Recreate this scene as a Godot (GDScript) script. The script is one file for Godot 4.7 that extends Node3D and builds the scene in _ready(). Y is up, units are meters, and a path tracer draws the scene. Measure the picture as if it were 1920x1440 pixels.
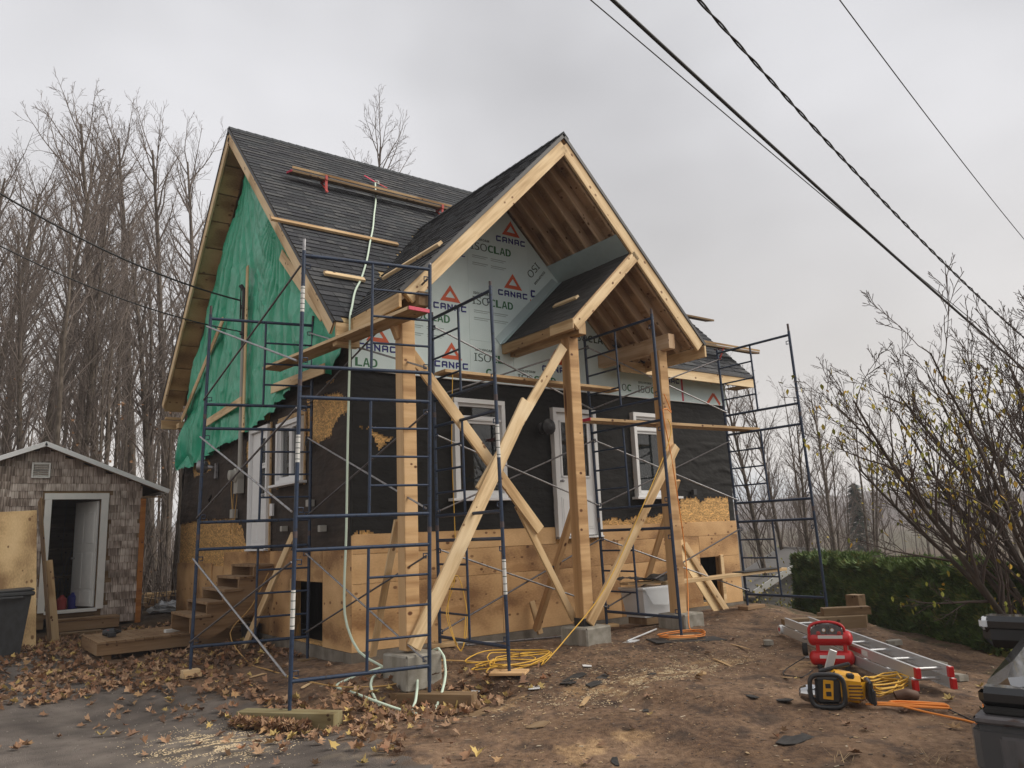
extends Node3D
# House under renovation: scaffolds, porch frame, shed, woods. House frame: x along the front wall, z out of it, y up.

var rng := RandomNumberGenerator.new()
var M := {}
var used := {}
var nz := FastNoiseLite.new()

# ---------------------------------------------------------------- mesh builder
class MB:
	var v := PackedVector3Array()
	var n := PackedVector3Array()
	var t := PackedVector2Array()
	var c := PackedColorArray()
	var ix := PackedInt32Array()
	var col := Color(1, 1, 1)
	var uo := Vector2.ZERO
	func vert(p: Vector3, nn: Vector3, uv: Vector2) -> int:
		v.append(p); n.append(nn); t.append(uv); c.append(col)
		return v.size() - 1
	func quad(a: Vector3, b: Vector3, d: Vector3, e: Vector3, ua := Vector2(0, 0), ub := Vector2(1, 0), ud := Vector2(1, 1), ue := Vector2(0, 1)):
		var nn := (e - a).cross(b - a).normalized()
		var i := vert(a, nn, ua + uo); vert(b, nn, ub + uo); vert(d, nn, ud + uo); vert(e, nn, ue + uo)
		ix.append_array(PackedInt32Array([i, i + 1, i + 2, i, i + 2, i + 3]))
	func tri(a: Vector3, b: Vector3, d: Vector3, ua := Vector2.ZERO, ub := Vector2.ZERO, ud := Vector2.ZERO):
		var nn := (d - a).cross(b - a).normalized()
		var i := vert(a, nn, ua + uo); vert(b, nn, ub + uo); vert(d, nn, ud + uo)
		ix.append_array(PackedInt32Array([i, i + 1, i + 2]))
	# box with chamfered edges, u runs along local x (metres)
	func box(ctr: Vector3, s: Vector3, b := Basis.IDENTITY, ch := 0.003):
		var h := s * 0.5
		ch = minf(ch, minf(h.x, minf(h.y, h.z)) * 0.6)
		for ax in 3:
			for sg in [-1.0, 1.0]:
				var a1 := (ax + 1) % 3
				var a2 := (ax + 2) % 3
				var nn := Vector3.ZERO; nn[ax] = sg
				var q := []
				for k in [[-1, -1], [1, -1], [1, 1], [-1, 1]]:
					var p := Vector3.ZERO
					p[ax] = h[ax] * sg
					p[a1] = (h[a1] - ch) * k[0]
					p[a2] = (h[a2] - ch) * k[1]
					q.append(p)
				var i := v.size()
				for p in q:
					var uv := Vector2(p.x, p.y + p.z) if ax != 0 else Vector2(p.y * 0.15, p.z)
					vert(ctr + b * p, b * nn, uv + uo)
				if sg > 0: ix.append_array(PackedInt32Array([i, i + 2, i + 1, i, i + 3, i + 2]))
				else: ix.append_array(PackedInt32Array([i, i + 1, i + 2, i, i + 2, i + 3]))
		if ch <= 0.0001: return
		for ax in 3:
			var a1 := (ax + 1) % 3
			var a2 := (ax + 2) % 3
			for s1 in [-1.0, 1.0]:
				for s2 in [-1.0, 1.0]:
					var nn := Vector3.ZERO; nn[a1] = s1; nn[a2] = s2
					nn = b * nn.normalized()
					var q := []
					for k in [[-1, 0], [1, 0], [1, 1], [-1, 1]]:
						var p := Vector3.ZERO
						p[ax] = (h[ax] - ch) * k[0]
						p[a1] = (h[a1] - (0.0 if k[1] == 0 else ch)) * s1
						p[a2] = (h[a2] - (ch if k[1] == 0 else 0.0)) * s2
						q.append(p)
					var i := v.size()
					for p in q: vert(ctr + b * p, nn, Vector2(p.x, p.y + p.z) + uo)
					if s1 * s2 < 0: ix.append_array(PackedInt32Array([i, i + 2, i + 1, i, i + 3, i + 2]))
					else: ix.append_array(PackedInt32Array([i, i + 1, i + 2, i, i + 2, i + 3]))
	# board from p to q: w across (along side), h along up
	func bar(p: Vector3, q: Vector3, w: float, h: float, up := Vector3.UP, ch := 0.004):
		var x := (q - p)
		var L := x.length()
		x = x / L
		var z := x.cross(up)
		if z.length() < 0.01: z = x.cross(Vector3(1, 0, 0.01))
		z = z.normalized()
		var y := z.cross(x)
		box((p + q) * 0.5, Vector3(L, h, w), Basis(x, y, z), ch)
	func tube(pts: Array, rad, sides := 8, caps := true):
		var m := pts.size()
		var u := Vector3.ZERO
		var len := 0.0
		var start := v.size()
		for i in m:
			var d: Vector3
			if i == 0: d = pts[1] - pts[0]
			elif i == m - 1: d = pts[i] - pts[i - 1]
			else: d = (pts[i + 1] - pts[i]).normalized() + (pts[i] - pts[i - 1]).normalized()
			if d.length() < 1e-7: d = Vector3.UP
			d = d.normalized()
			if i == 0:
				u = d.cross(Vector3(0.13, 0.31, 0.94))
				if u.length() < 0.1: u = d.cross(Vector3(1, 0, 0))
				u = u.normalized()
			else:
				u = (u - d * d.dot(u))
				if u.length() < 1e-4: u = d.cross(Vector3(0.3, 0.9, 0.1))
				u = u.normalized()
				len += (pts[i] - pts[i - 1]).length()
			var w := d.cross(u)
			var r: float = rad[i] if rad is Array or rad is PackedFloat32Array else rad
			for k in sides + 1:
				var a := TAU * k / sides
				var nn := u * cos(a) + w * sin(a)
				vert(pts[i] + nn * r, nn, Vector2(len, k * r * TAU / sides) + uo)
		var st := sides + 1
		for i in m - 1:
			for k in sides:
				var a := start + i * st + k
				ix.append_array(PackedInt32Array([a, a + st, a + 1, a + 1, a + st, a + st + 1]))
		if caps:
			for e in [0, m - 1]:
				var d: Vector3 = (pts[0] - pts[1]).normalized() if e == 0 else (pts[m - 1] - pts[m - 2]).normalized()
				var ci := vert(pts[e], d, uo)
				var f := v.size()
				for k in sides + 1:
					vert(v[start + e * st + k], d, uo + Vector2(0.01 * k, 0.01))
				for k in sides:
					if e == 0: ix.append_array(PackedInt32Array([ci, f + k, f + k + 1]))
					else: ix.append_array(PackedInt32Array([ci, f + k + 1, f + k]))
	# lathe about axis: profile of [along, radius]
	func lathe(o: Vector3, axis: Vector3, prof: Array, sides := 20):
		var pts := []
		var rad := []
		for p in prof:
			pts.append(o + axis * p[0]); rad.append(maxf(p[1], 0.0005))
		var u := axis.cross(Vector3(0.2, 0.3, 0.9)).normalized()
		var w := axis.cross(u)
		for i in prof.size() - 1:
			var da: float = prof[i + 1][0] - prof[i][0]
			var dr: float = prof[i + 1][1] - prof[i][1]
			var s := v.size()
			for j in 2:
				for k in sides + 1:
					var a := TAU * k / sides
					var rn := u * cos(a) + w * sin(a)
					var nn := (rn * da - axis * dr).normalized()
					vert(pts[i + j] + rn * rad[i + j], nn, Vector2(k * 0.05, prof[i + j][0]) + uo)
			for k in sides:
				var q := s + k
				ix.append_array(PackedInt32Array([q, q + sides + 1, q + 1, q + 1, q + sides + 1, q + sides + 2]))
	# polygon (array of Vector2) extruded: frame o, ex, ey, thickness along ez
	func slab(poly: PackedVector2Array, o: Vector3, ex: Vector3, ey: Vector3, th: float):
		var ez := ex.cross(ey).normalized()
		if th < 0:
			o += ez * th
			th = -th
		if Geometry2D.is_polygon_clockwise(poly):
			poly = poly.duplicate(); poly.reverse()
		var tr := Geometry2D.triangulate_polygon(poly)
		for sd in 2:
			var off := ez * (th if sd == 0 else 0.0)
			var s := v.size()
			for p in poly: vert(o + ex * p.x + ey * p.y + off, ez if sd == 0 else -ez, p + uo)
			for i in range(0, tr.size(), 3):
				var a := poly[tr[i]]
				var b := poly[tr[i + 1]]
				var d := poly[tr[i + 2]]
				var ccw := (b - a).cross(d - a) > 0
				if ccw == (sd == 0): ix.append_array(PackedInt32Array([s + tr[i], s + tr[i + 2], s + tr[i + 1]]))
				else: ix.append_array(PackedInt32Array([s + tr[i], s + tr[i + 1], s + tr[i + 2]]))
		for i in poly.size():
			var a := poly[i]
			var b := poly[(i + 1) % poly.size()]
			var pa := o + ex * a.x + ey * a.y
			var pb := o + ex * b.x + ey * b.y
			var L := (b - a).length()
			quad(pa + ez * th, pb + ez * th, pb, pa, Vector2(0, 0), Vector2(L, 0), Vector2(L, th), Vector2(0, th))
	func mesh(m: Material) -> ArrayMesh:
		var a := []
		a.resize(Mesh.ARRAY_MAX)
		a[Mesh.ARRAY_VERTEX] = v; a[Mesh.ARRAY_NORMAL] = n; a[Mesh.ARRAY_TEX_UV] = t
		a[Mesh.ARRAY_COLOR] = c; a[Mesh.ARRAY_INDEX] = ix
		var tg := PackedFloat32Array()
		tg.resize(v.size() * 4)
		for i in v.size():
			var nn := n[i]
			var x := nn.cross(Vector3(0.11, 0.93, 0.35))
			if x.length_squared() < 0.01: x = nn.cross(Vector3(1, 0, 0))
			x = x.normalized()
			tg[i * 4] = x.x; tg[i * 4 + 1] = x.y; tg[i * 4 + 2] = x.z; tg[i * 4 + 3] = 1.0
		a[Mesh.ARRAY_TANGENT] = tg
		var am := ArrayMesh.new()
		am.add_surface_from_arrays(Mesh.PRIMITIVE_TRIANGLES, a)
		if m: am.surface_set_material(0, m)
		return am

# ---------------------------------------------------------------- scene helpers
func mb() -> MB:
	var m := MB.new()
	m.uo = Vector2(rng.randf() * 7.0, rng.randf() * 7.0)
	return m

func numbered(called: String) -> String:
	if not used.has(called):
		used[called] = 0
		return called
	used[called] += 1
	return "%s_%03d" % [called, used[called]]

func tag(o: Node3D, label := "", category := "", group := "", kind := ""):
	if label: o.set_meta("label", label)
	if category: o.set_meta("category", category)
	if group: o.set_meta("group", group)
	if kind: o.set_meta("kind", kind)

func put(m: Mesh, called: String, parent: Node3D = null) -> MeshInstance3D:
	var o := MeshInstance3D.new()
	o.mesh = m
	if parent == null or parent == self:
		o.name = numbered(called)
		add_child(o)
	else:
		o.name = called
		parent.add_child(o, true)
	return o

func build(m: MB, called: String, matl: Material, parent: Node3D = null) -> MeshInstance3D:
	return put(m.mesh(matl), called, parent)

func thing(called: String, label: String, category: String, at := Vector3.ZERO, group := "") -> Node3D:
	var o := Node3D.new()
	o.name = numbered(called)
	add_child(o)
	o.position = at
	tag(o, label, category, group)
	return o

# one loose board as a thing of its own
func board(called: String, label: String, cat: String, p: Vector3, q: Vector3, w: float, h: float, matl: Material, up := Vector3.UP, group := "") -> MeshInstance3D:
	var m := mb()
	var mid := (p + q) * 0.5
	m.bar(p - mid, q - mid, w, h, up)
	var o := build(m, called, matl)
	o.position = mid
	tag(o, label, cat, group)
	return o

func part_bar(called: String, par: Node3D, p: Vector3, q: Vector3, w: float, h: float, matl: Material, up := Vector3.UP) -> MeshInstance3D:
	var m := mb()
	m.bar(p, q, w, h, up)
	return build(m, called, matl, par)

func part_box(called: String, par: Node3D, c: Vector3, s: Vector3, matl: Material, b := Basis.IDENTITY, ch := 0.004) -> MeshInstance3D:
	var m := mb()
	m.box(c, s, b, ch)
	return build(m, called, matl, par)

# ---------------------------------------------------------------- textures and materials
func nb(seed_: int, freq: float, w: int, h: int, W: int, H: int, oct := 3, type := FastNoiseLite.TYPE_SIMPLEX_SMOOTH) -> PackedByteArray:
	var f := FastNoiseLite.new()
	f.seed = seed_; f.frequency = freq; f.fractal_octaves = oct; f.noise_type = type
	var im := f.get_seamless_image(w, h)
	im.convert(Image.FORMAT_L8)
	if w != W or h != H: im.resize(W, H, Image.INTERPOLATE_CUBIC)
	return im.get_data()

func tex_from(W: int, H: int, data: PackedByteArray, fmt := Image.FORMAT_RGB8) -> ImageTexture:
	var im := Image.create_from_data(W, H, false, fmt, data)
	im.generate_mipmaps()
	return ImageTexture.create_from_image(im)

func normal_from(W: int, H: int, data: PackedByteArray, s := 2.0) -> ImageTexture:
	var im := Image.create_from_data(W, H, false, Image.FORMAT_L8, data)
	im.convert(Image.FORMAT_RGBA8)
	im.bump_map_to_normal_map(s)
	im.generate_mipmaps()
	return ImageTexture.create_from_image(im)

# grey layers mixed between colour stops (sRGB 0..1)
func ramp_tex(W: int, H: int, layers: Array, stops: Array, spots := []) -> ImageTexture:
	var lut := []
	for i in 256:
		var f := i / 255.0 * (stops.size() - 1)
		var k := mini(int(f), stops.size() - 2)
		lut.append((stops[k] as Color).lerp(stops[k + 1], f - k))
	var N := W * H
	var d := PackedByteArray()
	d.resize(N * 3)
	for i in N:
		var s := 0.0
		for l in layers: s += (l[0][i] - 128) * l[1]
		var q: Color = lut[clampi(int(128 + s), 0, 255)]
		d[i * 3] = int(q.r * 255); d[i * 3 + 1] = int(q.g * 255); d[i * 3 + 2] = int(q.b * 255)
	for s in spots:   # [x, y, rx, ry, colour, strength]
		for yy in range(int(s[1] - s[3] * 1.6), int(s[1] + s[3] * 1.6) + 1):
			for xx in range(int(s[0] - s[2] * 1.6), int(s[0] + s[2] * 1.6) + 1):
				var e := sqrt(pow((xx - s[0]) / s[2], 2) + pow((yy - s[1]) / s[3], 2))
				if e < 1.5:
					var k: float = clampf((1.5 - e) / 0.6, 0, 1) * s[5]
					var j := (posmod(yy, H) * W + posmod(xx, W)) * 3
					d[j] = int(lerpf(d[j], s[4].r * 255, k)); d[j + 1] = int(lerpf(d[j + 1], s[4].g * 255, k)); d[j + 2] = int(lerpf(d[j + 2], s[4].b * 255, k))
	return tex_from(W, H, d)

func lin(r: float, g: float, b: float) -> Color:
	return Color(r, g, b).linear_to_srgb()

func mat(key: String, col: Color, rough := 0.8, tx: Texture2D = null, sc := 1.0, metal := 0.0, nrm: Texture2D = null, ns := 1.0, tri := false) -> StandardMaterial3D:
	var m := StandardMaterial3D.new()
	m.resource_name = key
	m.albedo_color = col
	m.roughness = rough
	m.metallic = metal
	if tx: m.albedo_texture = tx
	m.uv1_scale = Vector3(sc, sc, sc)
	if nrm:
		m.normal_enabled = true; m.normal_texture = nrm; m.normal_scale = ns
	if tri:
		m.uv1_triplanar = true
		m.uv1_world_triplanar = true
	m.cull_mode = BaseMaterial3D.CULL_DISABLED
	M[key] = m
	return m

func vc(m: StandardMaterial3D) -> StandardMaterial3D:
	m.vertex_color_use_as_albedo = true
	return m

func make_materials():
	var S := 512
	# spruce lumber: 2 m x 1 m
	var g1 := nb(1, 0.03, 24, 256, S, S, 3)
	var g2 := nb(2, 0.09, 48, 512, S, S, 2)
	var g3 := nb(3, 0.012, 64, 64, S, S, 2)
	var kn := []
	rng.seed = 5
	for i in 34:
		var r := rng.randf_range(1.5, 4.2)
		kn.append([rng.randf() * S, rng.randf() * S, r * 1.4, r, Color(0.36, 0.22, 0.12), rng.randf_range(0.55, 0.95)])
	var tw := ramp_tex(S, S, [[g1, 0.8], [g2, 0.35], [g3, 0.5]], [Color(0.74, 0.65, 0.53), Color(0.93, 0.87, 0.77), Color(1, 0.97, 0.91)], kn)
	mat("spruce", lin(0.84, 0.73, 0.56), 0.75, tw, 0.5)
	mat("spruce_b", lin(0.76, 0.63, 0.45), 0.78, tw, 0.5)
	mat("spruce_dull", lin(0.56, 0.44, 0.30), 0.8, tw, 0.5)
	mat("cedar_post", lin(0.68, 0.50, 0.32), 0.78, tw, 0.4)
	mat("rafter", lin(0.62, 0.51, 0.42), 0.8, tw, 0.5)
	mat("plank_old", lin(0.26, 0.20, 0.14), 0.85, tw, 0.5)
	mat("deck_wood", lin(0.30, 0.215, 0.145), 0.85, tw, 0.5)
	mat("treated", lin(0.27, 0.26, 0.17), 0.85, tw, 0.5)
	mat("cedar_trim", lin(0.42, 0.19, 0.055), 0.8, tw, 0.5)
	# plywood 2.4 m square
	var p1 := nb(11, 0.011, 40, 256, S, S, 4)
	var p2 := nb(12, 0.02, 128, 128, S, S, 3)
	var p3 := nb(13, 0.15, 256, 512, S, S, 2)
	kn = []
	for i in 46:
		var r := rng.randf_range(1.5, 4.0)
		kn.append([rng.randf() * S, rng.randf() * S, r * 1.5, r, Color(0.34, 0.22, 0.13), rng.randf_range(0.4, 0.8)])
	for i in 10:
		kn.append([rng.randf() * S, rng.randf() * S, rng.randf_range(10, 40), rng.randf_range(4, 14), Color(0.62, 0.5, 0.36), 0.35])
	var tp := ramp_tex(S, S, [[p1, 0.7], [p2, 0.8], [p3, 0.25]], [Color(0.62, 0.53, 0.43), Color(0.89, 0.82, 0.71), Color(1, 0.95, 0.86)], kn)
	mat("plywood", lin(0.69, 0.50, 0.31), 0.8, tp, 0.41)
	mat("plywood_b", lin(0.63, 0.445, 0.27), 0.8, tp, 0.41)
	mat("plywood_pale", lin(0.88, 0.74, 0.52), 0.78, tp, 0.41)
	mat("sheathing", lin(0.60, 0.49, 0.40), 0.82, tp, 0.41)
	mat("soffit_ply", lin(0.58, 0.50, 0.33), 0.82, tp, 0.41)
	# strand board: flakes
	var od := PackedByteArray()
	od.resize(S * S * 3)
	for i in S * S:
		od[i * 3] = 190; od[i * 3 + 1] = 150; od[i * 3 + 2] = 95
	for k in 5200:
		var cx := rng.randi() % S
		var cy := rng.randi() % S
		var a := rng.randfn(0.0, 0.55)
		var L := rng.randi_range(16, 46)
		var wd := rng.randi_range(3, 9)
		var tone := rng.randf_range(0.66, 1.16)
		var ca := cos(a)
		var sa := sin(a)
		for i in L:
			for j in wd:
				var x := posmod(int(cx + i * ca - j * sa), S)
				var y := posmod(int(cy + i * sa + j * ca), S)
				var q := (y * S + x) * 3
				var e := tone * (0.86 if j == 0 else 1.0)
				od[q] = clampi(int(212 * e), 0, 255); od[q + 1] = clampi(int(168 * e), 0, 255); od[q + 2] = clampi(int(105 * e), 0, 255)
	mat("osb", lin(0.93, 0.92, 0.92), 0.85, tex_from(S, S, od), 0.8)
	# felt paper
	var f1 := nb(21, 0.01, 256, 256, S, S, 4)
	var f2 := nb(22, 0.2, 512, 512, S, S, 2)
	var f3 := nb(23, 0.05, 32, 512, S, S, 2)
	var tf := ramp_tex(S, S, [[f1, 0.8], [f2, 0.35], [f3, 0.5]], [Color(0.55, 0.55, 0.55), Color(0.8, 0.8, 0.8), Color(1, 1, 1)])
	var fn := normal_from(S, S, nb(24, 0.018, 256, 512, S, S, 4), 5.0)
	mat("felt", lin(0.0095, 0.0088, 0.0088), 0.88, tf, 0.5, 0.0, fn, 0.7)
	mat("felt_brown", lin(0.052, 0.033, 0.023), 0.85, tf, 0.5, 0.0, fn, 0.7)
	mat("underlay", lin(0.045, 0.042, 0.042), 0.8, tf, 0.7, 0.0, fn, 0.8)
	# asphalt shingle
	var s1 := nb(31, 0.3, 256, 256, 256, 256, 2)
	var s2 := nb(32, 0.02, 256, 256, 256, 256, 3)
	var ts := ramp_tex(256, 256, [[s1, 0.9], [s2, 0.5]], [Color(0.62, 0.62, 0.63), Color(0.82, 0.82, 0.83), Color(1, 1, 1)])
	vc(mat("shingle", lin(1, 1, 1), 0.95, ts, 2.5, 0.0, normal_from(256, 256, s1, 3.0), 0.5))
	# soil
	var D := 1024
	var d1 := nb(41, 0.006, 256, 256, D, D, 5)
	var d2 := nb(42, 0.12, 1024, 1024, D, D, 3)
	var d3 := nb(43, 0.045, 512, 512, D, D, 3)
	var peb := []
	for i in 620:
		var r := rng.randf_range(1.2, 3.6)
		var k := rng.randf()
		peb.append([rng.randf() * D, rng.randf() * D, r * rng.randf_range(1, 2.2), r, Color(0.82, 0.76, 0.68) if k < 0.45 else (Color(0.3, 0.24, 0.2) if k < 0.8 else Color(0.98, 0.86, 0.66)), rng.randf_range(0.5, 1)])
	var td := ramp_tex(D, D, [[d1, 0.6], [d2, 0.5], [d3, 0.6]], [Color(0.50, 0.44, 0.40), Color(0.78, 0.73, 0.68), Color(1, 0.97, 0.93)], peb)
	var dh := PackedByteArray()
	dh.resize(D * D)
	for i in D * D: dh[i] = clampi(int(d2[i] * 0.35 + d3[i] * 0.65), 0, 255)
	vc(mat("soil", lin(1, 1, 1), 0.95, td, 0.42, 0.0, normal_from(D, D, dh, 6.0), 1.0))
	# asphalt
	var a1 := nb(51, 0.35, 512, 512, S, S, 2)
	var a2 := nb(52, 0.012, 256, 256, S, S, 4)
	var chips := []
	for i in 300:
		var r := rng.randf_range(0.8, 1.7)
		chips.append([rng.randf() * S, rng.randf() * S, r, r, Color(0.97, 0.95, 0.92) if rng.randf() < 0.6 else Color(0.45, 0.42, 0.4), rng.randf_range(0.5, 1)])
	var ta := ramp_tex(S, S, [[a1, 0.6], [a2, 0.8]], [Color(0.62, 0.6, 0.59), Color(0.82, 0.8, 0.785), Color(1, 0.98, 0.96)], chips)
	vc(mat("asphalt", lin(1, 1, 1), 0.92, ta, 0.55, 0.0, normal_from(S, S, a1, 4.0), 0.6))
	# concrete, weathered cedar, bark, tarp
	var tc := ramp_tex(256, 256, [[s2, 0.9], [s1, 0.4]], [Color(0.7, 0.69, 0.66), Color(0.87, 0.86, 0.84), Color(1, 1, 1)])
	mat("concrete", lin(0.36, 0.345, 0.31), 0.9, tc, 0.9)
	mat("foundation", lin(0.24, 0.215, 0.185), 0.92, tc, 0.6)
	var c1 := nb(61, 0.06, 512, 24, S, S, 3)
	var c2 := nb(62, 0.015, 128, 128, S, S, 3)
	var tcs := ramp_tex(S, S, [[c1, 1.0], [c2, 0.8]], [Color(0.5, 0.46, 0.43), Color(0.8, 0.77, 0.75), Color(1, 0.99, 0.98)])
	vc(mat("cedar_shingle", lin(1, 1, 1), 0.9, tcs, 1.0))
	var b1 := nb(71, 0.05, 48, 256, 256, 256, 4)
	var tbk := ramp_tex(256, 256, [[b1, 1.0], [s2, 0.6]], [Color(0.55, 0.53, 0.5), Color(0.82, 0.8, 0.77), Color(1, 1, 1)])
	mat("bark", lin(0.175, 0.148, 0.126), 0.95, tbk, 0.8)
	mat("bark_dark", lin(0.10, 0.082, 0.07), 0.95, tbk, 0.8)
	mat("twigs", lin(0.165, 0.135, 0.118), 0.95)
	mat("twigs_dark", lin(0.085, 0.064, 0.055), 0.95)
	var t1 := nb(81, 0.02, 256, 256, S, S, 5, FastNoiseLite.TYPE_PERLIN)
	var tt := ramp_tex(S, S, [[f1, 0.6], [f2, 0.3]], [Color(0.72, 0.8, 0.76), Color(0.88, 0.92, 0.9), Color(1, 1, 1)])
	var m := mat("tarp", lin(0.030, 0.45, 0.275), 0.34, tt, 0.6, 0.0, normal_from(S, S, t1, 6.0), 0.6)
	m.backlight_enabled = true; m.backlight = Color(0.05, 0.18, 0.12)
	# boards of foam insulation
	var tfm := ramp_tex(256, 256, [[s2, 0.5], [s1, 0.12]], [Color(0.9, 0.92, 0.92), Color(0.96, 0.97, 0.97), Color(1, 1, 1)])
	mat("foam", lin(0.70, 0.83, 0.845), 0.5, tfm, 0.4)
	mat("ink_green", lin(0.02, 0.15, 0.06), 0.6)
	mat("ink_dark", lin(0.02, 0.055, 0.045), 0.6)
	mat("ink_blue", lin(0.010, 0.016, 0.20), 0.6)
	mat("ink_orange", lin(0.62, 0.095, 0.025), 0.6)
	mat("ink_grey", lin(0.30, 0.39, 0.39), 0.6)
	# metals, plastics, glass
	var rs := []
	for i in 60: rs.append([rng.randf() * 256, rng.randf() * 256, rng.randf_range(1, 4), rng.randf_range(2, 9), Color(0.55, 0.36, 0.26), rng.randf_range(0.2, 0.7)])
	var tsc := ramp_tex(256, 256, [[s2, 0.6], [s1, 0.25]], [Color(0.7, 0.7, 0.72), Color(0.9, 0.9, 0.92), Color(1, 1, 1)], rs)
	mat("scaffold_blue", lin(0.018, 0.040, 0.086), 0.48, tsc, 2.0)
	mat("scaffold_rust", lin(0.10, 0.075, 0.075), 0.7, tsc, 2.0)
	mat("galv", lin(0.42, 0.42, 0.42), 0.42, tsc, 2.0, 0.75)
	mat("galv_dark", lin(0.17, 0.16, 0.16), 0.55, tsc, 2.0, 0.5)
	mat("flashing", lin(0.52, 0.62, 0.64), 0.4, tfm, 0.5, 0.4)
	mat("alu", lin(0.66, 0.67, 0.68), 0.45, null, 1, 0.7)
	mat("white", lin(0.74, 0.75, 0.76), 0.45)
	mat("white_dirty", lin(0.74, 0.73, 0.71), 0.6, tfm, 0.8)
	mat("sticker", lin(0.62, 0.62, 0.60), 0.6)
	mat("drip_edge", lin(0.022, 0.022, 0.026), 0.5)
	mat("black_plastic", lin(0.022, 0.023, 0.026), 0.45)
	mat("grey_bin", lin(0.040, 0.044, 0.050), 0.55, tc, 0.9)
	mat("black_rubber", lin(0.018, 0.018, 0.018), 0.8)
	mat("red", lin(0.50, 0.018, 0.02), 0.32, null, 1)
	mat("red_dull", lin(0.40, 0.05, 0.045), 0.7)
	mat("red_tape", lin(0.55, 0.04, 0.09), 0.5)
	mat("yellow", lin(0.72, 0.36, 0.02), 0.4)
	mat("cord_yellow", lin(0.68, 0.40, 0.05), 0.55)
	mat("cord_orange", lin(0.75, 0.25, 0.04), 0.55)
	mat("cord_tan", lin(0.50, 0.30, 0.10), 0.6)
	mat("rope", lin(0.60, 0.72, 0.60), 0.8)
	mat("rope_grey", lin(0.50, 0.50, 0.48), 0.8)
	mat("grey_pipe", lin(0.36, 0.35, 0.32), 0.6)
	mat("wire", lin(0.015, 0.015, 0.016), 0.7)
	mat("plastic_white", lin(0.66, 0.69, 0.72), 0.3)
	mat("leather", lin(0.10, 0.05, 0.03), 0.7)
	mat("dark_inside", lin(0.012, 0.012, 0.012), 0.95)
	var car := mat("car_black", lin(0.012, 0.013, 0.015), 0.22, null, 1, 0.3)
	car.clearcoat_enabled = true; car.clearcoat = 1.0; car.clearcoat_roughness = 0.06
	mat("chrome", lin(0.55, 0.56, 0.58), 0.12, null, 1, 1.0)
	mat("lamp_dark", lin(0.05, 0.05, 0.055), 0.15)
	m = mat("glass", Color(0.16, 0.18, 0.18, 0.42), 0.02)
	m.metallic_specular = 0.9
	m.transparency = BaseMaterial3D.TRANSPARENCY_ALPHA
	m = mat("lens", Color(0.35, 0.37, 0.39, 0.2), 0.03)
	m.transparency = BaseMaterial3D.TRANSPARENCY_ALPHA
	m = mat("film", Color(0.86, 0.88, 0.9, 0.55), 0.15)
	m.transparency = BaseMaterial3D.TRANSPARENCY_ALPHA
	vc(mat("leaf", lin(1, 1, 1), 0.75)).backlight_enabled = false
	m = vc(mat("foliage", lin(1, 1, 1), 0.75))
	m.backlight_enabled = true; m.backlight = Color(0.2, 0.22, 0.06)
	vc(mat("chip", lin(1, 1, 1), 0.9))
	mat("hill", lin(0.115, 0.088, 0.075), 1.0, tc, 0.02)
	mat("roof_grey", lin(0.22, 0.21, 0.20), 0.9)
	mat("siding_grey", lin(0.24, 0.235, 0.22), 0.8)
	mat("soil_dark", lin(0.08, 0.058, 0.042), 0.95, td, 0.4)

# ---------------------------------------------------------------- ground
const GP := [[-4, 8, -.43], [-6, 4, -.42], [-3, 3, -.42], [-1.4, 1.9, -.42], [-1.4, 1.2, -.42], [-2.6, 0, -.41], [-6, -1, -.33], [-3.2, -3.2, -.28], [-1, -8.06, -.03], [-4, -8, 0.0], [-2.2, -5.2, -.2], [-3.2, -5.5, -.13], [-2.7, -6.6, -.14],
	[-1.63, -1.43, -.25], [-.15, -1.1, -.17], [-.3, -3, -.14], [-.8, -4, -.17], [-.4, -6, -.1], [0, -9, 0], [0, 0, -.13], [-.3, 1.75, -.42], [.05, 1.85, -.43], [.4, 2.2, -.41], [.1, 2.2, -.43], [.94, 2.17, -.14], [.94, .64, .03], [.08, 1.2, -.07], [.1, 1.45, -.11], [-.15, 1.3, -.14], [.35, 1.45, -.1], [-.1, .6, -.14], [-.6, .5, -.26], [2.81, 1.41, -.05], [4.69, 1.41, -.04], [3.93, 2.12, -.07], [6.93, 2.48, -.07], [6.93, .97, -.02], [8, 0, -.04],
	[2, 4, -.16], [4, 4, -.17], [1, 4, -.29], [0, 5, -.38], [2, 6, -.32], [3.2, 5.6, -.24], [4.5, 5, -.24], [1, 7.5, -.43], [5.2, 3, -.1], [6.4, 3.4, -.17],
	[6, 5, -.42], [7.6, 3.9, -.42], [9, 2.5, -.42], [7, 6, -.95], [9, 5, -1.1], [11, 2, -1.0], [10, -1, -.6], [12, 6, -1.5], [15, 0, -1.7], [4, 8, -.46], [6, 8, -.85], [0, 10, -.45], [-5, 12, -.45], [-1.0, 9.3, -.34], [1.2, 9.6, -.34],
	[-5, -14, .3], [-10, -20, .7], [2, -25, .8], [-20, -5, .2], [8, -14, .2], [25, -8, -3.2], [25, 8, -2.6], [40, -20, -5], [20, -30, -2.0], [60, 20, -6], [-30, -40, 2], [0, -60, 1.5], [60, -60, -7], [120, 0, -9], [0, 60, -.6], [-60, 0, .5]]

func gh(x: float, z: float) -> float:
	var sw := 0.0
	var s := 0.0
	for p in GP:
		var dx: float = x - p[0]
		var dz: float = z - p[1]
		var d := dx * dx + dz * dz + 0.02
		var w := 1.0 / (d * sqrt(d))
		sw += w; s += w * p[2]
	return s / sw

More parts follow.
